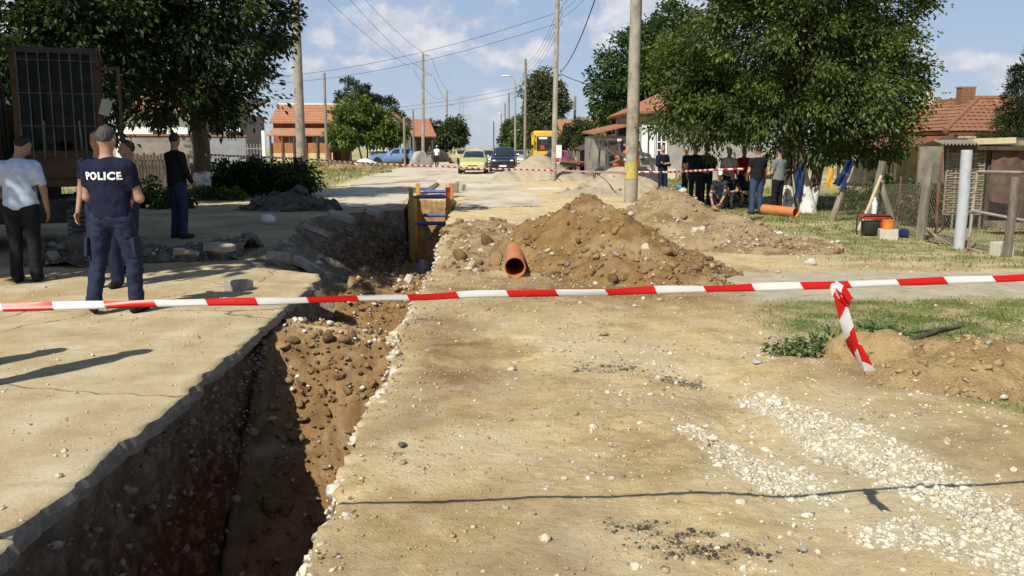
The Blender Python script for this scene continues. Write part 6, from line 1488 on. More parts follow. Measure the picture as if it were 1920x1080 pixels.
car('light blue three door hatchback parked on the grass verge', (A(735, 305, 75).x, 75, gz(-7.2, 75)), R(-87), 3.75, 1.62, 1.36, (.14, .24, .46), hood=.80, belt=.88)
car('pale yellow car seen past the left flank of the lime yellow hatchback', (A(866, 305, 90).x, 91, .02), R(20), 4.0, 1.66, 1.40, (.52, .46, .22))
car('small bright green car far off under the loose tree', (A(857, 290, 112).x, 113, .1), R(10), 3.6, 1.6, 1.4, (.40, .52, .10))
car('black car far off beside the ochre yard wall', (A(843, 290, 116).x - .8, 117, .1), R(70), 4.0, 1.66, 1.4, (.02, .02, .025))
# ---- the yellow bus
BY = 72.0; bx0, bx1 = A(1001, 280, BY).x, A(1058, 280, BY).x
bus = empty('bus', ((bx0 + bx1) / 2, BY, .03), R(-2), 'yellow bus with a red notice in its windscreen behind the sand heap', 'bus')
M_BUS = pm('bus_yellow', (.58, .36, .03), (.64, .42, .05), scale=1.5, rough=.4, coat=.3)
bw = (bx1 - bx0); bh = 2.95
b = MB(); b.box((0, 4.2, .35 + (bh - .35) / 2), (bw, 8.4, bh - .35)); b.build('body', M_BUS, bus, True, .16, 3)
b = MB(); b.box((0, -.012, 1.92), (bw * .82, .05, 1.15)); ws = b.build('windscreen', GL, bus, True, .02)
b = MB(); b.box((-bw * .20, -.05, 2.36), (bw * .27, .012, .16)); b.build('route_card', M_PLATE, ws)
b = MB(); b.box((bw * .27, -.05, 2.34), (bw * .15, .012, .14)); b.build('route_card', pm('grey_card', (.35, .36, .36), (.42, .42, .42), rough=.6), ws)
b = MB(); b.box((-bw * .22, -.05, 1.62), (.30, .012, .30)); b.build('red_notice', pm('red_card', (.5, .03, .03), (.55, .05, .05), rough=.6), ws)
b = MB(); b.box((0, -.045, 1.92), (.04, .02, 1.14)); b.build('centre_bar', M_BLACKP, ws)
for sg in (-1, 1):
    b = MB(); b.tube([(sg * bw * .44, 0, 2.55), (sg * (bw * .5 + .12), -.25, 2.55), (sg * (bw * .5 + .16), -.28, 2.45)], .045, 8); ar = b.build('mirror_arm', M_BUS, bus, True)
    b = MB(); b.box((sg * (bw * .5 + .10), -.28, 2.12), (.20, .14, .62)); b.build('mirror', M_BUS, bus, True, .05)
    b = MB(); b.ball((sg * bw * .36, -.01, .82), (.17, .06, .12), 10, 7); b.build('headlight', M_LAMP, bus, True)
    for yy in (1.2, 6.6): wheel(bus, sg * (bw / 2 - .14), yy, .46, .27, sg)
    for i in range(5):
        b = MB(); b.box((sg * (bw / 2 + .004), 1.4 + i * 1.45, 1.98), (.02, 1.25, .85)); b.build('side_window', GL, bus)
b = MB(); b.box((0, -.03, .52), (bw * .96, .14, .26)); b.build('bumper', M_BUS, bus, True, .05)
b = MB(); b.box((0, -.02, .98), (bw * .4, .04, .14)); b.build('grille', M_BLACKP, bus); b = MB(); b.box((0, -.11, .52), (.52, .012, .11)); b.build('licence_plate', M_PLATE, bus)
# ---- tractor unit beside the red car
b = MB(); q_ = A(1076, 316, 57)
sc_ = empty('flat_trailer', (q_.x, 57, .0), R(15), 'low dark flat trailer parked before the picket fence', 'trailer')
b = MB(); b.box((0, 0, .52), (1.5, 3.0, .12)); b.build('bed', M_BLACKP, sc_)
for sg in (-1, 1): wheel(sc_, sg * .72, .3, .3, .18, sg)
for xx in (-.35, .3):
    b = MB(); b.tube([(xx, -1.7, .66), (xx, 1.2, .70)], .11, 10); b.build('load_pipe', M_RUST, sc_, True)
# ---- skid loader behind the second sand heap
q_ = A(1172, 345, 41)
lo_ = empty('skid_loader', (q_.x, 41, -.03), R(24), 'small loader with an orange engine cover and dark lifting arms', 'loader')
M_LOR = pm('loader_orange', (.52, .10, .015), (.60, .14, .03), scale=2, rough=.45, coat=.2)
M_LGR = pm('loader_grey', (.06, .06, .065), (.10, .10, .10), scale=5, rough=.6)
b = MB(); b.box((0, .3, .55), (1.35, 2.2, .5)); b.build('chassis', M_LGR, lo_, False, .04)
b = MB(); b.box((.15, .1, 1.15), (.95, 1.1, .85), (.12, 0, 0), .72); b.build('engine_cover', M_LOR, lo_, True, .08, 3)
b = MB(); b.box((.78, .6, 1.2), (.30, .9, .62), None, .85); b.build('side_cover', M_LOR, lo_, True, .06)
for sg in (-1, 1):
    for yy in (-.55, 1.05): wheel(lo_, sg * .78, yy, .34, .26, sg, pm('rim_cream', (.48, .38, .22), (.55, .45, .28), rough=.6))
    b = MB(); b.bar((sg * .62, 1.4, 1.7), (sg * .62, -1.0, 1.28), .12, .16); b.build('lift_arm', M_LGR, lo_, False, .015)
    b = MB(); b.bar((sg * .62, -1.0, 1.28), (sg * .60, -1.45, .52), .11, .15); b.build('lift_arm', M_LGR, lo_, False, .015)
    b = MB(); b.tube([(sg * .5, .7, .9), (sg * .55, -.7, 1.22)], .045, 8); b.build('hydraulic_ram', M_ALLOY, lo_, True)
for (a_, c_) in (((-.62, .5, .8), (-.62, .55, 1.98)), ((.62, .5, .8), (.62, .55, 1.98)), ((-.62, 1.35, .8), (-.62, 1.25, 1.98)), ((.62, 1.35, .8), (.62, 1.25, 1.98)), ((-.62, -.55, 1.1), (-.55, -.2, 1.98)), ((.62, -.55, 1.1), (.55, -.2, 1.98))):
    b = MB(); b.bar(a_, c_, .08); b.build('roll_bar', M_LGR, lo_)
b = MB(); b.box((0, .55, 2.02), (1.36, 1.6, .09)); b.build('canopy', M_LGR, lo_, False, .03)
for sg in (-1, 1):
    b = MB(); b.box((sg * .55, -.3, 2.0), (.16, .10, .12)); b.build('work_light', M_LAMP, lo_)
b = MB(); b.box((0, .8, 1.05), (.5, .5, .5)); b.build('seat', M_BLACKP, lo_, True, .08)
b = MB(); b.prism([(-.85, .06), (-.85, .20), (-.85, .20), (.85, .20), (.85, .06)], -1.5, -1.5) if False else b.add([(-.85, -2.2, .05), (.85, -2.2, .05), (.85, -1.5, .04), (-.85, -1.5, .04), (-.85, -1.45, .62), (.85, -1.45, .62), (.85, -1.4, .02), (-.85, -1.4, .02)], [(0, 1, 2, 3), (3, 2, 5, 4), (4, 5, 6, 7), (0, 3, 4), (1, 5, 2)]); b.build('bucket', M_LGR, lo_)
b = MB(); b.box((-.68, -1.02, 1.12), (.03, .34, .18)); b.build('decal_plate', M_LGR, lo_); b = MB(); b.box((-.70, -1.02, 1.12), (.01, .22, .10)); b.build('decal', M_PLATE, lo_)
# ---- excavator under the walnut tree, facing the camera
ex = empty('excavator', (-7.53, 14.94, gz(-7.53, 14.94)), R(21), 'old excavator with a barred cab standing in deep shade at the left edge', 'excavator')
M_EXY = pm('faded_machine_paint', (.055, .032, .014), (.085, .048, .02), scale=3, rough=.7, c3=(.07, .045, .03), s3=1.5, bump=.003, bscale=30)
M_EXD = pm('machine_dark', (.03, .028, .026), (.055, .05, .045), scale=5, rough=.7)
for sg in (-1, 1):
    b = MB(); pr = [(-1.5, .28), (-1.42, .06), (-1.2, .0), (1.2, .0), (1.42, .06), (1.5, .28), (1.5, .50), (1.4, .72), (1.15, .80), (-1.15, .80), (-1.4, .72), (-1.5, .50)]
    b.add([(sg * 1.0 + xx, y_, z_) for xx in (-.2, .2) for y_, z_ in pr], [tuple(range(12)), tuple(range(23, 11, -1))] + [(i, i + 12, (i + 1) % 12 + 12, (i + 1) % 12) for i in range(12)]); tk = b.build('track', M_EXD, ex)
    for i in range(10):
        b = MB(); b.box((sg * 1.0, -1.53 + .02 * (i % 2), .08 + i * .072), (.52, .03, .05)) if i < 9 else b.box((sg * 1.0, -1.3, .82), (.52, .1, .03)); b.build('track_shoe', pm('worn_steel', (.06, .057, .053), (.11, .105, .10), scale=8, rough=.5, metal=.4), tk)
    for i in range(5):
        b = MB(); b.box((sg * 1.0, -1.0 + i * .45, .82), (.52, .22, .03)); b.build('track_shoe', MATS['worn_steel'], tk)
b = MB(); b.box((0, 0, .62), (1.7, 1.6, .4)); b.build('undercarriage', M_EXD, ex, False, .05)
b = MB(); b.tube([(0, 0, .8), (0, 0, 1.0)], .6, 20); b.build('slew_ring', M_EXD, ex)
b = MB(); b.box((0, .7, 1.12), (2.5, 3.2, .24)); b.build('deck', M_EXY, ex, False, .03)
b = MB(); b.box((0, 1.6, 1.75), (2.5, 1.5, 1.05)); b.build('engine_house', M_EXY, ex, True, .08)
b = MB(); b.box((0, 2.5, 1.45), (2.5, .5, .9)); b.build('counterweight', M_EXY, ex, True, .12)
b = MB(); b.box((-.98, -.1, 1.55), (.5, 1.4, .65)); b.build('tool_box', M_EXY, ex, True, .04)
# cab on the camera's right: posts, roof, panes and a guard of bars
cx0, cx1, cy0, cy1, cz0, cz1 = .12, 1.28, -.95, .75, 1.24, 3.08
cab = empty('cab', (0, 0, 0)); cab.parent = ex
for (x_, y_) in ((cx0, cy0), (cx1, cy0), (cx0, cy1), (cx1, cy1), (cx1, -.1)):
    b = MB(); b.bar((x_, y_ + (.0), cz0), (x_, y_ + (.12 if y_ == cy0 else 0), cz1), .085); b.build('pillar', M_EXY, cab)
b = MB(); b.box(((cx0 + cx1) / 2, (cy0 + cy1) / 2 + .05, cz1 + .03), (cx1 - cx0 + .14, cy1 - cy0 + .05, .10)); b.build('cab_roof', M_EXD, cab, True, .03)
b = MB(); b.box(((cx0 + cx1) / 2, cy0 + .01, cz0 + .12), (cx1 - cx0, .06, .42)); b.build('cab_front', M_EXY, cab); b = MB(); b.box((cx1 - .0, (cy0 + cy1) / 2, cz0 + .22), (.05, cy1 - cy0, .66)); b.build('cab_side', M_EXY, cab)
b = MB(); b.box(((cx0 + cx1) / 2, cy1 - .02, cz0 + .92), (cx1 - cx0, .05, 1.8)); b.build('cab_dark_back', M_EXD, cab); b = MB(); b.box((cx0 + .01, (cy0 + cy1) / 2 + .2, cz0 + .9), (.04, cy1 - cy0 - .5, 1.75)); b.build('cab_dark_wall', M_EXD, cab)  # dark full-height panels added for the darkness inside the cab
def clearglass():
    if 'clear_glass' in MATS: return MATS['clear_glass']
    m, t, bb = _new('clear_glass'); tr_ = N(t, 'ShaderNodeBsdfTransparent'); tr_.inputs[0].default_value = (.72, .76, .74, 1); gl_ = N(t, 'ShaderNodeBsdfGlossy', i_Roughness=.05); fr_ = N(t, 'ShaderNodeFresnel', i_0=1.18)
    ms = N(t, 'ShaderNodeMixShader'); t.links.new(fr_.outputs[0], ms.inputs[0]); t.links.new(tr_.outputs[0], ms.inputs[1]); t.links.new(gl_.outputs[0], ms.inputs[2]); t.links.new(ms.outputs[0], t.nodes['Material Output'].inputs[0]); MATS['clear_glass'] = m; return m
b = MB(); b.box(((cx0 + cx1) / 2, cy0 + .06, 2.28), (cx1 - cx0 - .1, .012, 1.5)); b.build('front_pane', clearglass(), cab); b = MB(); b.box((cx1 - .01, .32, 2.3), (.012, .75, 1.4)); b.build('side_pane', clearglass(), cab); b = MB(); b.box((cx1 - .01, -.5, 2.3), (.012, .75, 1.4)); b.build('side_pane', clearglass(), cab)
for i in range(8):
    xx = cx0 + .06 + i * (cx1 - cx0 - .12) / 7; b = MB(); b.tube([(xx, cy0 - .09, 1.45), (xx, cy0 - .02, 3.06)], .012, 6); b.build('guard_bar', MATS['worn_steel'], cab)
for zz in (1.5, 1.95, 2.45, 2.95):
    b = MB(); b.tube([(cx0, cy0 - .09 + (zz - 1.45) * .043, zz), (cx1, cy0 - .09 + (zz - 1.45) * .043, zz)], .012, 6); b.build('guard_bar', MATS['worn_steel'], cab)
b = MB(); b.box((.7, .2, 1.75), (.5, .5, .14)); b.box((.7, .45, 2.15), (.5, .12, .75)); b.build('operator_seat', M_EXD, cab, True, .04)
for sg in (-1, 1):
    b = MB(); b.tube([(.7 + sg * .28, -.2, 1.4), (.7 + sg * .26, -.3, 2.05)], .018, 6); b.build('control_lever', M_PORC, cab)
b = MB(); b.box((cx1 + .10, cy0 - .02, 2.25), (.16, .05, .26), (0, .3, 0)); b.build('mirror', pm('mirror_face', (.3, .3, .24), (.4, .4, .33), rough=.3), cab, True, .02)
b = MB(); b.bar((cx1 + .02, cy0, 2.9), (cx1 + .02, cy1, 2.85), .04); b.build('door_rail', M_EXY, cab); b = MB(); b.bar((cx1 + .32, cy0 - .15, 1.35), (cx1 + .32, cy0 - .1, 2.85), .05); b.bar((cx1 + .05, cy0 + .05, 2.85), (cx1 + .32, cy0 - .1, 2.85), .05); b.bar((cx1 + .05, cy0 + .05, 1.35), (cx1 + .32, cy0 - .15, 1.35), .05); b.build('open_door_frame', M_EXY, cab)
# boom and stick left of the cab
def plate_beam(nm, pts, w_, m):
    b = MB(); n = len(pts); b.add([(x_, y_, z_) for x_ in (-.36 - w_ / 2, -.36 + w_ / 2) for y_, z_ in pts], [tuple(range(n)), tuple(range(2 * n - 1, n - 1, -1))] + [(i, i + n, (i + 1) % n + n, (i + 1) % n) for i in range(n)]); return b.build(nm, m, ex, False, .02)
plate_beam('boom', [(.3, 1.2), (-.3, 1.25), (-1.1, 3.6), (-2.2, 4.9), (-2.4, 5.3), (-2.0, 5.4), (-.7, 4.4), (.15, 2.0)], .42, M_EXY)
plate_beam('stick', [(-2.0, 5.6), (-2.45, 5.5), (-2.9, 3.2), (-2.7, 3.0), (-2.3, 4.3)], .30, M_EXY)
b = MB(); b.tube([(-.36, -.75, 1.3), (-.36, -1.5, 3.0), (-.36, -2.1, 4.6)], [.09, .09, .05], 10); b.build('boom_ram', M_ALLOY, ex, True)
for k_ in (0, 1):
    b = MB(); b.tube([(-.10 + .05 * k_, -.5, 1.4), (-.08 + .06 * k_, -1.0, 2.4), (-.12, -1.3, 3.6), (-.16, -1.6, 4.4)], .022, 6); b.build('hydraulic_hose', M_RUBBER, ex, True)
# ================================================================== heaps of soil and sand
M_SOILH = pm('dug_soil', (.18, .108, .043), (.285, .178, .078), scale=5, rough=.97, bump=.03, bscale=30, c3=(.31, .22, .115), s3=1.3, spec=.1)
M_SOILB = pm('stony_soil', (.27, .19, .10), (.40, .305, .18), scale=4, rough=.97, bump=.03, bscale=34, c3=(.22, .145, .07), s3=1.6, spec=.1)
M_SANDH = pm('grey_sand', (.33, .28, .20), (.42, .365, .27), scale=3, rough=.97, bump=.012, bscale=60, c3=(.36, .30, .21), s3=1.0, spec=.1)
M_CLAY = pm('yellow_clay', (.28, .19, .09), (.41, .30, .155), scale=4, rough=.97, bump=.035, bscale=30, c3=(.22, .145, .07), s3=1.6, spec=.1)
def heap(name, label, peaks, x0, x1, y0, y1, m, cat, res=.035, seed=0, lump=1.0, clods=0, csize=-3.6, cmat=None, stones=0, ssize=-4.2, zbase=None, cap=.16):
    """peaks: (x, y, height, rx, ry, power)"""
    xs = np.arange(x0, x1, res); yy = np.arange(y0, y1, res * 1.3); X, Y = np.meshgrid(xs, yy, indexing='ij')
    def H(X, Y):
        Z = np.zeros_like(X); wx = X + .30 * fbm(X * 1.5, Y * 1.5, seed + 1.0, 3); wy = Y + .30 * fbm(X * 1.4, Y * 1.4, seed + 5.0, 3)
        for (cx, cy, h, rx, ry, pw) in peaks:
            d = np.hypot((wx - cx) / rx, (wy - cy) / ry); Z = np.maximum(Z, h * np.clip(1 - (d * 1.06) ** 1.3, 0, 1) ** pw)
        k = sstep(.0, .12, Z)
        Z = Z + lump * k * (.05 * fbm(X * 3, Y * 3, seed + 2.0, 3) + .055 * np.abs(fbm(X * 7, Y * 7, seed + 3.0, 3)) + .022 * fbm(X * 18, Y * 18, seed + 4.0, 2))
        return Z - .035
    Z = H(X, Y); L = landZ(X, Y); I = np.arange(X.size).reshape(X.shape)
    q = np.stack([I[:-1, :-1], I[1:, :-1], I[1:, 1:], I[:-1, 1:]], -1).reshape(-1, 4)
    q = q[(Z.ravel()[q] > -.030).any(1)]
    o = np_obj(name, np.stack([X, Y, L + Z], -1).reshape(-1, 3), q, m, smooth=True); tag(o, label, cat)
    bm = bmesh.new(); bm.from_mesh(o.data); bmesh.ops.delete(bm, geom=[v for v in bm.verts if not v.link_faces], context='VERTS'); bm.to_mesh(o.data); bm.free()
    r = np.random.default_rng(seed + 50)
    for cnt, sz, mt, nm, base in ((clods, csize, cmat or M_CLOD, 'clods', I2), (stones, ssize, M_MIXED, 'stones', I1)):
        if not cnt: continue
        px = r.uniform(x0, x1, cnt * 8); py = r.uniform(y0, y1, cnt * 8); hz = H(px, py); k = hz > -.02
        prob = np.where(hz < .35 * max(p[2] for p in peaks), 1.0, .45); k &= r.random(len(px)) < prob
        px, py, hz = px[k][:cnt], py[k][:cnt], hz[k][:cnt]; S_ = np.clip(r.lognormal(sz, .7, len(px)), .008, cap)
        V, F = stones_np(np.stack([px, py, landZ(px, py) + hz + S_ * .2], 1), S_, base, seed=seed + 60, rough=.12 if nm == 'clods' else .28, flat=.8, cuts=9)
        c = np_obj(nm, V, F, mt, o); c['kind'] = 'stuff'
    return o
g = lambda px, Y: A(px, 400, Y).x
heap('soil_heap', 'big heap of freshly dug brown soil beside the orange pipe', [(g(1100, 12.6), 12.7, .97, 1.55, 2.0, .95), (g(1170, 11.4), 11.5, .62, 1.25, 1.5, .9), (g(1270, 10.9), 11.0, .28, .95, .9, .8), (g(1050, 12.6), 12.8, .50, .75, 1.4, 1.0), (g(1060, 11), 11.2, .16, .5, .9, .8), (g(1330, 10.2), 10.3, .13, .4, .35, .7)],
     -.2, 4.6, 9.2, 15.4, M_SOILH, 'soil heap', seed=1, clods=1900, csize=-4.25, stones=420, lump=1.25, cap=.09)
heap('soil_heap', 'lower stony heap of soil behind the big heap and right of the round pole', [(g(1265, 15.6), 15.9, .93, 1.6, 2.2, 1.0), (g(1350, 15), 15.2, .55, 1.5, 1.9, .95), (g(1440, 14.3), 14.4, .25, 1.5, 1.3, .85), (g(1215, 16), 16.2, .66, 1.3, 1.8, 1.0)],
     .6, 7.6, 12.4, 18.8, M_SOILB, 'soil heap', res=.045, seed=2, clods=900, csize=-4.0, stones=900, ssize=-4.0, cmat=stonemat('pale_clod', [(.30, .21, .11), (.38, .28, .16), (.25, .16, .08), (.44, .35, .22)]))
heap('soil_heap', 'low brown spill of soil left of the orange pipe along the trench', [(g(880, 12.4), 12.4, .16, .55, 1.3, .8), (g(920, 14.8), 15, .20, .9, 1.6, .8), (g(905, 17.5), 17.5, .22, .9, 1.6, .8)], -.62, 1.6, 10.6, 19.5, M_SOILB, 'soil heap', seed=3, clods=220, stones=420, lump=.7)
heap('sand_heap', 'grey sand heap in front of the yellow bus', [(g(1010, 45), 45.2, 1.36, 2.2, 2.4, 1.05), (g(1060, 44), 44.5, .62, 2.0, 2.0, .95), (g(950, 44), 44.2, .55, 1.0, 1.2, .9), (g(1100, 44), 44.2, .28, 1.6, 1.6, .8)], .2, 9.5, 41, 48.5, M_SANDH, 'sand heap', res=.09, seed=4, lump=.55)
heap('sand_heap', 'grey sand heap behind the round pole with the yellow band', [(g(1163, 32), 32.2, .98, 1.75, 2.2, 1.0), (g(1200, 31.5), 31.8, .70, 1.6, 2.0, .95), (g(1115, 31), 31.2, .26, 1.5, 1.6, .85), (g(1240, 31), 31, .3, 1.4, 1.5, .9)], 2, 10, 28, 35.5, M_SANDH, 'sand heap', res=.07, seed=5, lump=.7, clods=160, csize=-3.6, cmat=stonemat('sand_clod', [(.30, .25, .17), (.38, .32, .23), (.26, .21, .14)]))
c1_, c2_, c3_ = G(1690, 700), G(1810, 730), G(1900, 720)
heap('clay_heap', 'low spill of yellow clay with one big lump at the right edge', [(c1_.x - .02, c1_.y + .25, .30, .34, .30, .55), (c2_.x, c2_.y + .2, .20, .8, .55, .75), (c3_.x + .1, c3_.y + .3, .26, .8, .6, .75), (c1_.x + .1, c1_.y - .15, .12, .6, .4, .7)], 2.1, 5.2, 5.0, 7.6, M_CLAY, 'clay heap', res=.022, seed=6, clods=600, csize=-4.6, cmat=stonemat('clay_clod', [(.35, .24, .11), (.44, .32, .16), (.29, .19, .085)]), stones=60, lump=.8, cap=.05)
d_ = G(560, 392)
M_DEBRIS = pm('dark_debris', (.06, .05, .042), (.13, .11, .09), scale=6, rough=.9, bump=.03, bscale=20, c3=(.18, .155, .13), s3=2)
heap('debris_heap', 'dark heap of broken asphalt and earth under the round pole on the left', [(g(545, 23.5), 23.6, .50, 1.15, .9, .75), (g(590, 23.5), 23.6, .30, .8, .8, .8), (g(500, 23.6), 23.7, .28, .7, .8, .8)], -6.6, -3.6, 22.3, 25, M_DEBRIS, 'debris heap', seed=7, clods=160, csize=-2.9, cmat=stonemat('asphalt_lump', [(.06, .055, .05), (.13, .115, .10), (.09, .08, .07), (.2, .18, .15)]), cap=.2)
heap('soil_heap', 'long brown hummock of soil on the grass verge before the hatchback', [(A(690, 320, 58).x, 58, .42, 1.5, 2.2, .8), (A(640, 322, 57).x, 57, .34, 1.6, 2, .8)], -11, -5.6, 54, 61, M_SOILB, 'soil heap', res=.09, seed=8, clods=90, csize=-2.8)
heap('spoil_bank', 'bank of earth and rubble in the shade behind the policeman', [(g(130, 12.8), 13.0, .34, .9, .8, .75), (g(250, 13.2), 13.3, .22, 1.2, .7, .8), (g(380, 13.4), 13.4, .24, 1.1, .7, .8), (g(460, 13.6), 13.8, .26, .8, .8, .8)], -7.6, -3.5, 12.25, 14.8, M_DEBRIS, 'spoil bank', res=.04, seed=9, clods=420, csize=-3.3, cmat=stonemat('rubble_lump', [(.12, .10, .08), (.22, .19, .15), (.16, .13, .10), (.32, .28, .22)]), stones=260)
# gravel pad heaps on the verge (pale)
b_ = G(700, 300)
heap('sand_heap', 'small white heap of lime beside the front wheel of the blue hatchback', [(A(685, 303, 72).x, 72, .55, 1.1, 1.0, .8)], -11, -7, 70, 74, pm('lime_white', (.60, .59, .56), (.70, .69, .66), scale=3, rough=.95), 'lime heap', res=.1, seed=10, lump=.5)

# ---- broken slabs and single stones that can be picked apart
def slab_piece(label, px, py, size, rot, m=None, seed=0, Y=None, name='concrete_chunk', z=None, base=None):
    p = stand(px, py) if Y is None else (A(px, py, Y).x, Y, gz(A(px, py, Y).x, Y))
    r_ = random.Random(seed); b = MB(); n = 9; sx, sy_, sz = size
    ang = sorted(r_.uniform(0, 6.28) for _ in range(n)); ring = [(sx / 2 * math.cos(a) * r_.uniform(.85, 1.1), sy_ / 2 * math.sin(a) * r_.uniform(.85, 1.1)) for a in [2 * math.pi * i / n + r_.uniform(-.2, .2) for i in range(n)]]
    V = [(x * 1.0, y, -sz / 2) for x, y in ring] + [(x * r_.uniform(.9, 1.0), y * r_.uniform(.9, 1.0), sz / 2 + r_.uniform(-.1, .1) * sz) for x, y in ring]
    b.add(V, [tuple(range(n - 1, -1, -1)), tuple(range(n, 2 * n))] + [(i, (i + 1) % n, (i + 1) % n + n, i + n) for i in range(n)])
    if name in ('stone', 'asphalt_lump', 'boulder'):
        V, F = stones_np(np.array([[0, 0, 0.]]), np.array([1.0]), I2, seed=seed, rough=.10, flat=.85, cuts=10); b = MB(); b.add([(v[0] * sx / 2, v[1] * sy_ / 2, v[2] * sz / 1.5) for v in V], [tuple(int(i) for i in f) for f in F])
    o = b.build(name, m or pm('broken_concrete', (.30, .265, .21), (.42, .38, .31), scale=9, rough=.95, bump=.012, bscale=35, c3=(.22, .185, .14), s3=4), None, False, 0 if name in ('stone', 'asphalt_lump', 'boulder') else min(size) * .08, 1)
    o.location = (p[0], p[1], p[2] + (z if z is not None else sz * .42)); o.rotation_euler = rot; return tag(o, label, 'rubble')
slab_piece('squat lump of concrete alone on the sunlit slab right of the policeman', 446, 543, (.34, .26, .13), (0, .04, .3), seed=1)
slab_piece('flat broken concrete slab on the shaded rubble by the trench', 412, 492, (.50, .36, .07), (.12, .05, .2), seed=2, z=.22)
slab_piece('smaller flat slab leaning on the shaded rubble', 350, 500, (.36, .28, .06), (-.2, .15, .9), seed=3, z=.18)
slab_piece('pale upright block of broken road at the far end of the trench', 838, 362, (.9, .5, .50), (.2, .1, .2), pm('pale_concrete', (.44, .39, .30), (.54, .49, .39), scale=5, rough=.95, bump=.01, bscale=25), 4, name='road_block')
slab_piece('tilted dark piece of road surface left of the pale upright block', 805, 366, (.9, .5, .12), (.1, -.55, .1), MATS['dark_debris'], 5, z=.2)
slab_piece('small pale block right of the pale upright block', 862, 358, (.5, .4, .3), (.1, .2, .5), MATS['pale_concrete'], 6, name='road_block')
slab_piece('large grey stone at the foot of the trench shoring', 795, 480, (.62, .5, .42), (.2, .1, .4), pm('grey_stone', (.26, .245, .22), (.36, .34, .30), scale=6, rough=.95, bump=.02, bscale=18), 7, Y=22.0, name='boulder', z=-1.42)
slab_piece('round white stone on the brink of the trench above the tape', 768, 532, (.14, .12, .12), (0, 0, 0), MATS['limestone'], 8, name='stone')
slab_piece('white stone lying at the near right foot of the big heap', 1520, 497, (.20, .15, .10), (0, 0, .4), MATS['limestone'], 9, name='stone')
slab_piece('dark lump of asphalt on the bare earth near the trench edge', 757, 838, (.07, .05, .03), (0, 0, .4), M_TAR, 10, name='asphalt_lump')
slab_piece('dark grey stone in the lower right by the gravel', 1505, 1035, (.09, .06, .035), (0, .1, .8), MATS['grey_stone'], 11, name='asphalt_lump')
slab_piece('small grey flat stone between the tape end and the pale gravel', 1418, 682, (.13, .08, .04), (0, .1, .3), pm('slate', (.35, .35, .36), (.45, .45, .46), rough=.8), 12, name='stone')
slab_piece('pale lump in the side of the big soil heap', 1212, 497, (.15, .12, .11), (.2, .3, .2), MATS['pale_concrete'], 13, Y=11.0, name='stone', z=.36)
for k_, (px, py, Y, sz_, rt, zz_, lb) in enumerate((
        (575, 470, 13.6, (.5, .4, .10), (.1, .55, .3), -.16, 'tilted slab of broken road slipping off the lip of the pit'),
        (548, 452, 15.4, (.6, .4, .11), (.2, .5, .9), -.12, 'broken road slab hanging at the middle of the pit lip'),
        (590, 425, 18.2, (.7, .5, .12), (-.1, .4, .2), -.05, 'wide broken slab at the back lip of the pit'),
        (640, 405, 20.5, (.7, .5, .12), (.25, .3, .5), .05, 'grey slab lying on the far rim of the pit'),
        (700, 398, 22.2, (.6, .5, .12), (.35, .1, 1.1), .03, 'slab tipped towards the trench box on the far rim'),
        (520, 478, 12.9, (.4, .3, .09), (.1, .2, .6), .06, 'small slab lying flat between rubble and pit'))):
    slab_piece(lb, px, py, sz_, rt, None, 30 + k_, Y=Y, z=zz_)
b = MB(); p = stand(503, 420); b.ball((p[0], p[1], p[2] + .10), (.16, .12, .11), 12, 8); b.box((p[0] - .02, p[1], p[2] + .2), (.22, .03, .02)); tag(b.build('plastic_bag', pm('white_plastic', (.66, .66, .64), (.76, .76, .74), rough=.4), None, True), 'white plastic bag on the shaded earth left of the trench', 'bag')
# timber lying down the pit side
b = MB(); a_ = Vector((-3.0, 15.2, -.25)); c_ = Vector((-2.0, 12.9, -1.0)); b.bar(a_, c_, .10, .05); tag(b.build('plank', M_WOOD), 'grey plank sliding down the side of the pit', 'plank')
b = MB(); b.bar(Vector((-2.75, 15.6, -.45)), Vector((-1.75, 13.0, -.78)), .08, .04); tag(b.build('plank', M_DARKW), 'dark plank lying beside the grey one in the pit', 'plank')

# ================================================================== trench shoring
M_SHY = pm('shoring_yellow', (.46, .27, .03), (.55, .34, .06), scale=3, rough=.55, c3=(.25, .17, .08), s3=3)
M_SHO = pm('shoring_orange', (.55, .14, .04), (.62, .19, .06), scale=3, rough=.55)
M_BLUE = pm('strut_blue', (.08, .09, .32), (.13, .14, .42), scale=4, rough=.5)
ts = empty('trench_box', (0, 0, 0), 0, 'yellow steel trench box with blue struts standing in the far end of the trench', 'trench shoring')
yn, yf_ = 24.1, 27.0; zb, zt = -1.45, .14
for sg, xx, m in ((-1, -1.84, M_SHY), (1, -.72, M_SHY)):
    b = MB(); b.box((xx, (yn + yf_) / 2, (zb + zt) / 2 + .05), (.07, yf_ - yn, zt - zb)); b.build('side_plate', m, ts, False, .01)
    for yy in (yn, yf_):
        b = MB(); b.box((xx + sg * -.06, yy, -.75), (.16, .16, 1.5)); b.build('post', M_SHY, ts, False, .015)
        b = MB(); b.box((xx + sg * -.06, yy, .28), (.12, .12, .56)); b.build('post_head', M_SHO if sg > 0 else M_SHY, ts, False, .015)
for yy, zz in ((yn, -.42), (yn, .30), (yf_, .30), (yf_, -.42)):
    b = MB(); b.tube([(-1.62, yy, zz), (-.86, yy, zz)], .055, 10); st_ = b.build('strut', M_BLUE, ts, True)
    for xx in (-1.66, -.82):
        b = MB(); b.tube([(xx - .06, yy, zz), (xx + .06, yy, zz)], .04, 8); b.build('collar', M_STEEL, st_, True)

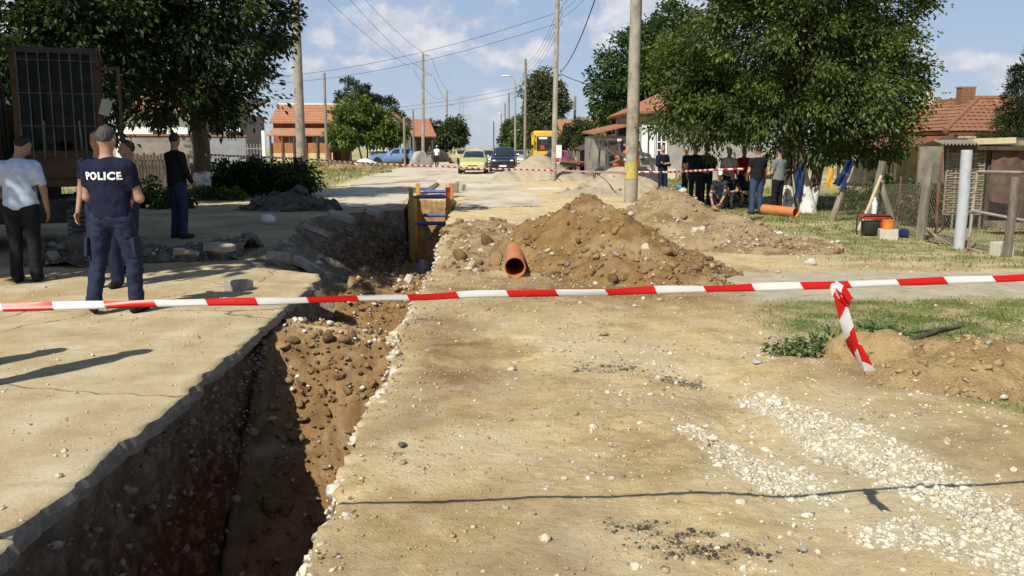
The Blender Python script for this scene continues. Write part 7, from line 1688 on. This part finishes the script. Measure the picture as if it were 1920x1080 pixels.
# ================================================================== pipes
M_PIPE = pm('orange_pvc', (.50, .155, .045), (.58, .20, .065), scale=2.5, rough=.45, c3=(.42, .22, .11), s3=2.0, spec=.4)
p0_ = G(967, 524); p1_ = Vector((A(964, 460, 13.5).x, 13.5, .24))
b = MB(); a_ = Vector((p0_.x, 11.05, landZ(p0_.x, 11.05) + .135)); b.pipe(a_, p1_, .130, .121, 32); pp = tag(b.build('drain_pipe', M_PIPE, None, True), 'orange plastic drain pipe lying open end forward beside the soil heap', 'pipe')
d_ = (p1_ - a_).normalized()
b = MB(); b.pipe(a_ + d_ * -.01, a_ + d_ * .03, .134, .1295, 32); b.build('rim', M_PIPE, pp, True)
q0_ = Vector(stand(1492, 408)); b = MB(); a_ = q0_ + Vector((0, 0, .125)); b.pipe(a_, a_ + Vector((-.55, .85, .03)), .125, .117, 28); tag(b.build('drain_pipe', M_PIPE, None, True), 'orange plastic drain pipe lying in the grass under the big tree', 'pipe')
b = MB(); q = Vector(stand(1400, 415)); b.tube([q + Vector((-.35, -.25, .02)), q + Vector((.6, .7, .04))], .025, 6); tag(b.build('iron_bar', M_RUST, None, True), 'dark bar lying on the grass behind the man in jeans', 'bar')

# ================================================================== barrier tape
def tapemat(name, period, axis_scale=1.0):
    m, t, bb = _new(name); a = N(t, 'ShaderNodeAttribute', attribute_name='run'); L = t.links.new
    mo = N(t, 'ShaderNodeMath', operation='FRACT'); L(a.outputs['Fac'], mo.inputs[0]); st_ = N(t, 'ShaderNodeMath', operation='GREATER_THAN', i_1=.5); L(mo.outputs[0], st_.inputs[0])
    mx = N(t, 'ShaderNodeMix', data_type='RGBA'); mx.inputs['A'].default_value = (.80, .80, .80, 1); mx.inputs['B'].default_value = (.66, .012, .010, 1); L(st_.outputs[0], mx.inputs['Factor']); L(mx.outputs['Result'], bb.inputs['Base Color'])
    bb.inputs['Roughness'].default_value = .35
    tr_ = N(t, 'ShaderNodeBsdfTranslucent'); L(mx.outputs['Result'], tr_.inputs[0]); ms = N(t, 'ShaderNodeMixShader', i_0=.35); L(bb.outputs[0], ms.inputs[1]); L(tr_.outputs[0], ms.inputs[2]); L(ms.outputs[0], t.nodes['Material Output'].inputs[0]); return m
def tape(name, label, pts, width, period, m, slant=.5, seed=0, tilt=.5, crinkle=.004, parent=None, n=None, twist=0.0):
    pts = [Vector(p) for p in pts]; D = [0]
    for a, b_ in zip(pts[:-1], pts[1:]): D.append(D[-1] + (b_ - a).length)
    n = n or int(max(60, D[-1] / .03)); V = []; run = []; W_ = 6
    for i in range(n + 1):
        s = D[-1] * i / n; k = max(j for j in range(len(D) - 1) if D[j] <= s + 1e-9); f = (s - D[k]) / (D[k + 1] - D[k]); p = pts[k].lerp(pts[k + 1], f); d = (pts[k + 1] - pts[k]).normalized()
        sag = -.0
        th = tilt + twist * s + .5 * float(vnoise(s * 1.1, seed + .5)) + .15 * float(vnoise(s * 6, seed + 2.5)); u = Vector((0, 0, 1)); sd = d.cross(u).normalized(); up = sd.cross(d)
        wv = up * math.cos(th) + sd * math.sin(th); nv = d.cross(wv)
        for j in range(W_ + 1):
            v = j / W_ - .5; fold = crinkle * float(vnoise(s * 5, j * .8, seed)) + crinkle * 2.2 * math.cos(v * 5)
            V.append(p + wv * v * width + nv * fold); run.append(s / period + slant * v * width / period + (17.3))
    F = [(i * (W_ + 1) + j, i * (W_ + 1) + j + 1, (i + 1) * (W_ + 1) + j + 1, (i + 1) * (W_ + 1) + j) for i in range(n) for j in range(W_)]
    o = np_obj(name, np.array([tuple(v) for v in V]), np.array(F), m, parent, True)
    at = o.data.attributes.new('run', 'FLOAT', 'POINT'); at.data.foreach_set('value', np.array(run, dtype=np.float32))
    if label: tag(o, label, 'barrier tape')
    return o
M_TAPE = tapemat('barrier_tape', 1)
NT = [A(px, py, 3.02) for px, py in ((-420, 596), (0, 579), (200, 574), (420, 568), (640, 562), (860, 555), (1080, 550), (1300, 544), (1480, 539), (1562, 537), (1740, 530), (1920, 523), (2400, 505))]
nt = empty('barrier_tape', NT[9], 0, 'near red and white barrier tape stretched across the picture with a dangling end', 'barrier tape')
o = tape('band', None, [p - NT[9] for p in NT], .031, .345, M_TAPE, .9, 1, .75, .005, nt, 520)
KD = [Vector((0, 0, 0)), Vector((.012, -.004, -.03)), Vector((.05, .0, -.12)), Vector((.10, .01, -.22)), Vector((.148, .0, -.315))]
tape('dangling_end', None, KD, .040, .17, M_TAPE, 2.2, 3, .9, .011, nt, 60, 6.5)
tape('loop', None, [Vector((0, 0, .006)), Vector((.03, -.012, -.015)), Vector((.058, -.01, -.055)), Vector((.05, -.006, -.07)), Vector((.02, -.012, -.045)), Vector((-.004, -.008, .0))], .022, .2, M_TAPE, 1.0, 5, .9, .006, nt, 40)
b = MB(); b.ball((0, -.004, -.002), (.014, .013, .014), 8, 6); b.build('knot', pm('tape_white', (.72, .72, .72), (.8, .8, .8), rough=.4), nt, True)
for sx_, lab in ((0, 'wooden stake outside the picture holding the left end of the near tape'), (-1, 'wooden stake outside the picture holding the right end of the near tape')):
    p = NT[sx_]; b = MB(); zg = gz(p.x, p.y) - .3; b.box((p.x, p.y, (p.z + .1 + zg) / 2), (.05, .05, p.z + .1 - zg)); tag(b.build('stake', M_WOOD), lab, 'stake')
FT = [A(385, 290, 28.3), A(470, 294, 32), A(553, 297, 35.8), A(640, 303, 38), A(720, 308, 40), A(800, 311, 41), A(900, 316, 42), A(1036, 319.5, 42.85)]
tape('barrier_tape', 'far barrier tape from the walnut trunk past the left pole to the slim pole', FT, .075, .30, M_TAPE, .6, 2, .1, .004)
FT = [A(1039, 319.5, 42.8), A(1100, 322, 36), A(1172, 324, 25.85)]
tape('barrier_tape', 'far barrier tape between the slim pole and the banded round pole', FT, .075, .26, M_TAPE, .6, 4, .1, .004)
FT = [A(1197, 323, 25.8), A(1260, 322.5, 25.5), A(1330, 319, 23.5), A(1395, 317, 23)]
tape('barrier_tape', 'far barrier tape from the banded round pole into the group of people', FT, .06, .26, M_TAPE, .6, 6, .3, .004)

# ================================================================== odds and ends
def at_(px, py): p = stand(px, py); return Vector(p)
p = at_(1640, 443)
gnr = empty('generator', p, R(-10), 'red portable generator in a tube frame by the leaning concrete post', 'generator'); gnr.scale = (.86, .86, .86)
M_RED = pm('red_enamel', (.45, .03, .03), (.55, .05, .04), rough=.4)
b = MB(); b.box((0, .1, .44), (.62, .42, .08)); b.build('tank', M_RED, gnr, True, .025)
b = MB(); b.box((-.08, .1, .2), (.34, .34, .28)); b.build('engine', M_BLACKP, gnr, True, .03); b = MB(); b.box((.2, .1, .2), (.2, .34, .3)); b.build('end_cover', M_RED, gnr, True, .03)
for yy in (-.12, .32):
    b = MB(); b.tube([(-.32, yy, .0), (-.34, yy, .40), (-.28, yy, .48), (.28, yy, .48), (.34, yy, .40), (.32, yy, 0)], .016, 8); b.build('frame_tube', M_BLACKP, gnr, True)
b = MB(); b.tube([(-.05, .1, .48), (-.05, .1, .505)], .04, 12); b.build('fuel_cap', M_BLACKP, gnr)
cb = at_(1664, 449); b = MB(); b.box((cb.x, cb.y, cb.z + .10), (.33, .24, .20), (0, 0, -.25)); tag(b.build('building_block', pm('aerated_block', (.46, .42, .35), (.54, .50, .42), scale=6, rough=.95, bump=.004, bscale=50), None, False, .012), 'pale building block standing in front of the red generator', 'block')
b = MB(); b.tube([(cb.x, cb.y, cb.z + .204), (cb.x, cb.y, cb.z + .35)], [.105, .11], 18); tb = tag(b.build('tub', pm('orange_plastic', (.58, .19, .02), (.64, .24, .04), rough=.4), None, True), 'orange plastic tub standing on the pale building block', 'tub')
b = MB(); b.tube([(cb.x, cb.y, cb.z + .352), (cb.x, cb.y, cb.z + .372)], .117, 18); b.build('lid', MATS['orange_plastic'], tb, True)
bo_ = p + Vector((.0, .09, .437)); b = MB(); b.tube([bo_, bo_ + Vector((0, 0, .03)), bo_ + Vector((0, 0, .22)), bo_ + Vector((0, 0, .27)), bo_ + Vector((0, 0, .30))], [.05, .052, .052, .025, .022], 14); bt = tag(b.build('bottle', pm('bottle_blue_white', (.42, .50, .58), (.7, .72, .74), scale=18, rough=.3), None, True), 'pale plastic bottle standing on top of the red generator', 'bottle')
b = MB(); b.tube([bo_ + Vector((0, 0, .302)), bo_ + Vector((0, 0, .325))], .024, 10); b.build('cap', M_WHITEW, bt)
def rag(name, label, c, size, m, seed=0, cat='cloth'):
    V, F = stones_np(np.array([[0, 0, 0.]]), np.array([1.0]), I3, seed=seed, rough=.12, flat=.7); V = V * np.array(size)[None] * (1 + .28 * fbm(V[:, 0] * 2.5 + seed, V[:, 1] * 2.5, V[:, 2] * 2.5, 3))[:, None]
    o = np_obj(name, V, F, m, None, True); o.location = c; return tag(o, label, cat)
M_BLUET = pm('blue_tarp', (.008, .018, .07), (.016, .034, .12), scale=6, rough=.45)
q = at_(1695, 446); rag('plastic_bag', 'dark blue bundle on the grass right of the building block', q + Vector((0, 0, .11)), (.16, .13, .12), M_BLUET, 3, 'bag')
b = MB(); V_ = []; F_ = []; t0, t1, t2, t3 = A(1562, 345, 20.4), A(1582, 352, 20.4), A(1604, 308, 20.6), A(1590, 302, 20.6)
for i in range(13):
    for j in range(7):
        u, v = i / 12, j / 6; P_ = t0.lerp(t1, v).lerp(t3.lerp(t2, v), u); P_ = P_ + Vector((.03 * math.sin(9 * v + 4 * u), .07 * math.sin(11 * v + 3 * u), .03 * math.sin(8 * u))); V_.append(P_)
for i in range(12):
    for j in range(6): a0 = i * 7 + j; F_.append((a0, a0 + 1, a0 + 8, a0 + 7))
b.add(V_, F_); tag(b.build('tarpaulin', M_BLUET, None, True), 'crumpled blue tarpaulin hung on the fence beside the big tree', 'tarpaulin')
b = MB(); V_ = []; F_ = []; q0 = A(1492, 308, 23.2)
for i in range(11):
    for j in range(5): V_.append(q0 + Vector((.0 + j * .055 + .02 * math.sin(i), .03 * math.sin(j * 2 + i * .7), -i * .09)))
for i in range(10):
    for j in range(4): a0 = i * 5 + j; F_.append((a0, a0 + 1, a0 + 6, a0 + 5))
b.add(V_, F_); tag(b.build('jacket', M_BLUET, None, True), 'blue overall hanging in the shade between the stems of the big tree', 'clothing')
b = MB(); V_ = []; F_ = []; q0 = A(1553, 315, 21.6)
for i in range(8):
    for j in range(4): V_.append(q0 + Vector((j * .045 + .015 * math.sin(i), .02 * math.sin(j * 2 + i * .7), -i * .07)))
for i in range(7):
    for j in range(3): a0 = i * 4 + j; F_.append((a0, a0 + 1, a0 + 5, a0 + 4))
b.add(V_, F_); tag(b.build('vest', pm('vest_orange', (.6, .28, .03), (.66, .34, .05), rough=.6), None, True), 'orange safety vest hanging beside the blue tarpaulin', 'clothing')
rag('plastic_bag', 'bright blue bag on the ground among the police officers', Vector(stand(1273, 360)) + Vector((0, 0, .14)), (.17, .14, .19), pm('bag_blue', (.03, .22, .45), (.06, .32, .58), rough=.4), 5, 'bag')
rag('plastic_bag', 'dark blue sack at the foot of the round pole on the left', (A(580, 345, 35).x, 35, gz(-6.6, 35) + .25), (.26, .22, .30), M_BLUET, 6, 'bag')
# brushwood by the stout post
for i in range(7):
    q = A(1735 + i * 6, 440, 15.9 - i * .06); e = A(1790 + i * 3, 462 + (i % 3) * 4, 15.3)
    if i % 2: q, e = A(1738, 425 + i * 3, 15.9), A(1760 + 5 * i, 465, 15.2)
    q.z = max(q.z, .05); e.z = max(e.z, gz(e.x, e.y) + .02); b = MB(); b.tube([q, q.lerp(e, .5) + Vector((0, 0, .03)), e], [.028, .022, .012], 6); tag(b.build('dead_branch', M_WOOD, None, True), ('first', 'second', 'third', 'fourth', 'fifth', 'sixth', 'last')[i] + ' dry branch from the left in the brushwood by the stout post', 'branch', 'brushwood at the stout post')
q = G(1720, 640); e = G(1806, 617); b = MB(); b.tube([q + Vector((0, 0, .03)), q.lerp(e, .5) + Vector((0, 0, .05)), e + Vector((0, 0, .03))], [.02, .018, .012], 7); tag(b.build('stick', M_DARKW, None, True), 'dark stick lying in the grass behind the clay lump', 'stick')
q = G(1712, 628); e = G(1770, 625); b = MB(); b.tube([q + Vector((0, 0, .03)), e + Vector((0, 0, .04))], [.012, .008], 6); tag(b.build('stick', M_DARKW, None, True), 'thinner dark twig beside the stick behind the clay lump', 'stick')
b = MB(); q = at_(1897, 484); b.box((q.x + .05, q.y + .35, q.z + .10), (.28, .2, .22), (0, 0, .2)); tag(b.build('building_block', MATS['aerated_block'], None, False, .015), 'pale building block holding the wire gate shut', 'block')
# grey rubble at the foot of the crossarm pole
rag('rubble_pile', 'grey heap of stones against the foot of the crossarm pole', (A(789, 300, 74).x, 74, .55), (1.0, .8, 1.25), pm('grey_rubble', (.30, .28, .25), (.42, .40, .36), scale=2.5, rough=.95, bump=.05, bscale=6), 8, 'rubble')
# spread of pale lime on the road before the sand heap
def flat_patch(name, label, px, py, rx, ry, m, cat, seed):
    c = Vector(stand(px, py)); V = []; n = 40
    for k in range(3):
        for i in range(n):
            a = 2 * math.pi * i / n; rr = (1 - k * .35) * (1 + .35 * float(vnoise(math.cos(a) * 2 + seed, math.sin(a) * 2))); x, y = c.x + rx * rr * math.cos(a), c.y + ry * rr * math.sin(a); V.append((x, y, gz(x, y) + (.002 if k == 0 else .03)))
    F = [(k * n + i, k * n + (i + 1) % n, (k + 1) * n + (i + 1) % n, (k + 1) * n + i) for k in range(2) for i in range(n)] + [tuple(2 * n + i for i in range(n))]
    b = MB(); b.add(V, F); return tag(b.build(name, m, None, True), label, cat)
flat_patch('lime_spill', 'pale spill of lime on the ground before the grey sand heap', 1020, 354, 1.1, .5, pm('lime_cream', (.58, .53, .42), (.66, .61, .50), scale=5, rough=.95), 'spill', 3)
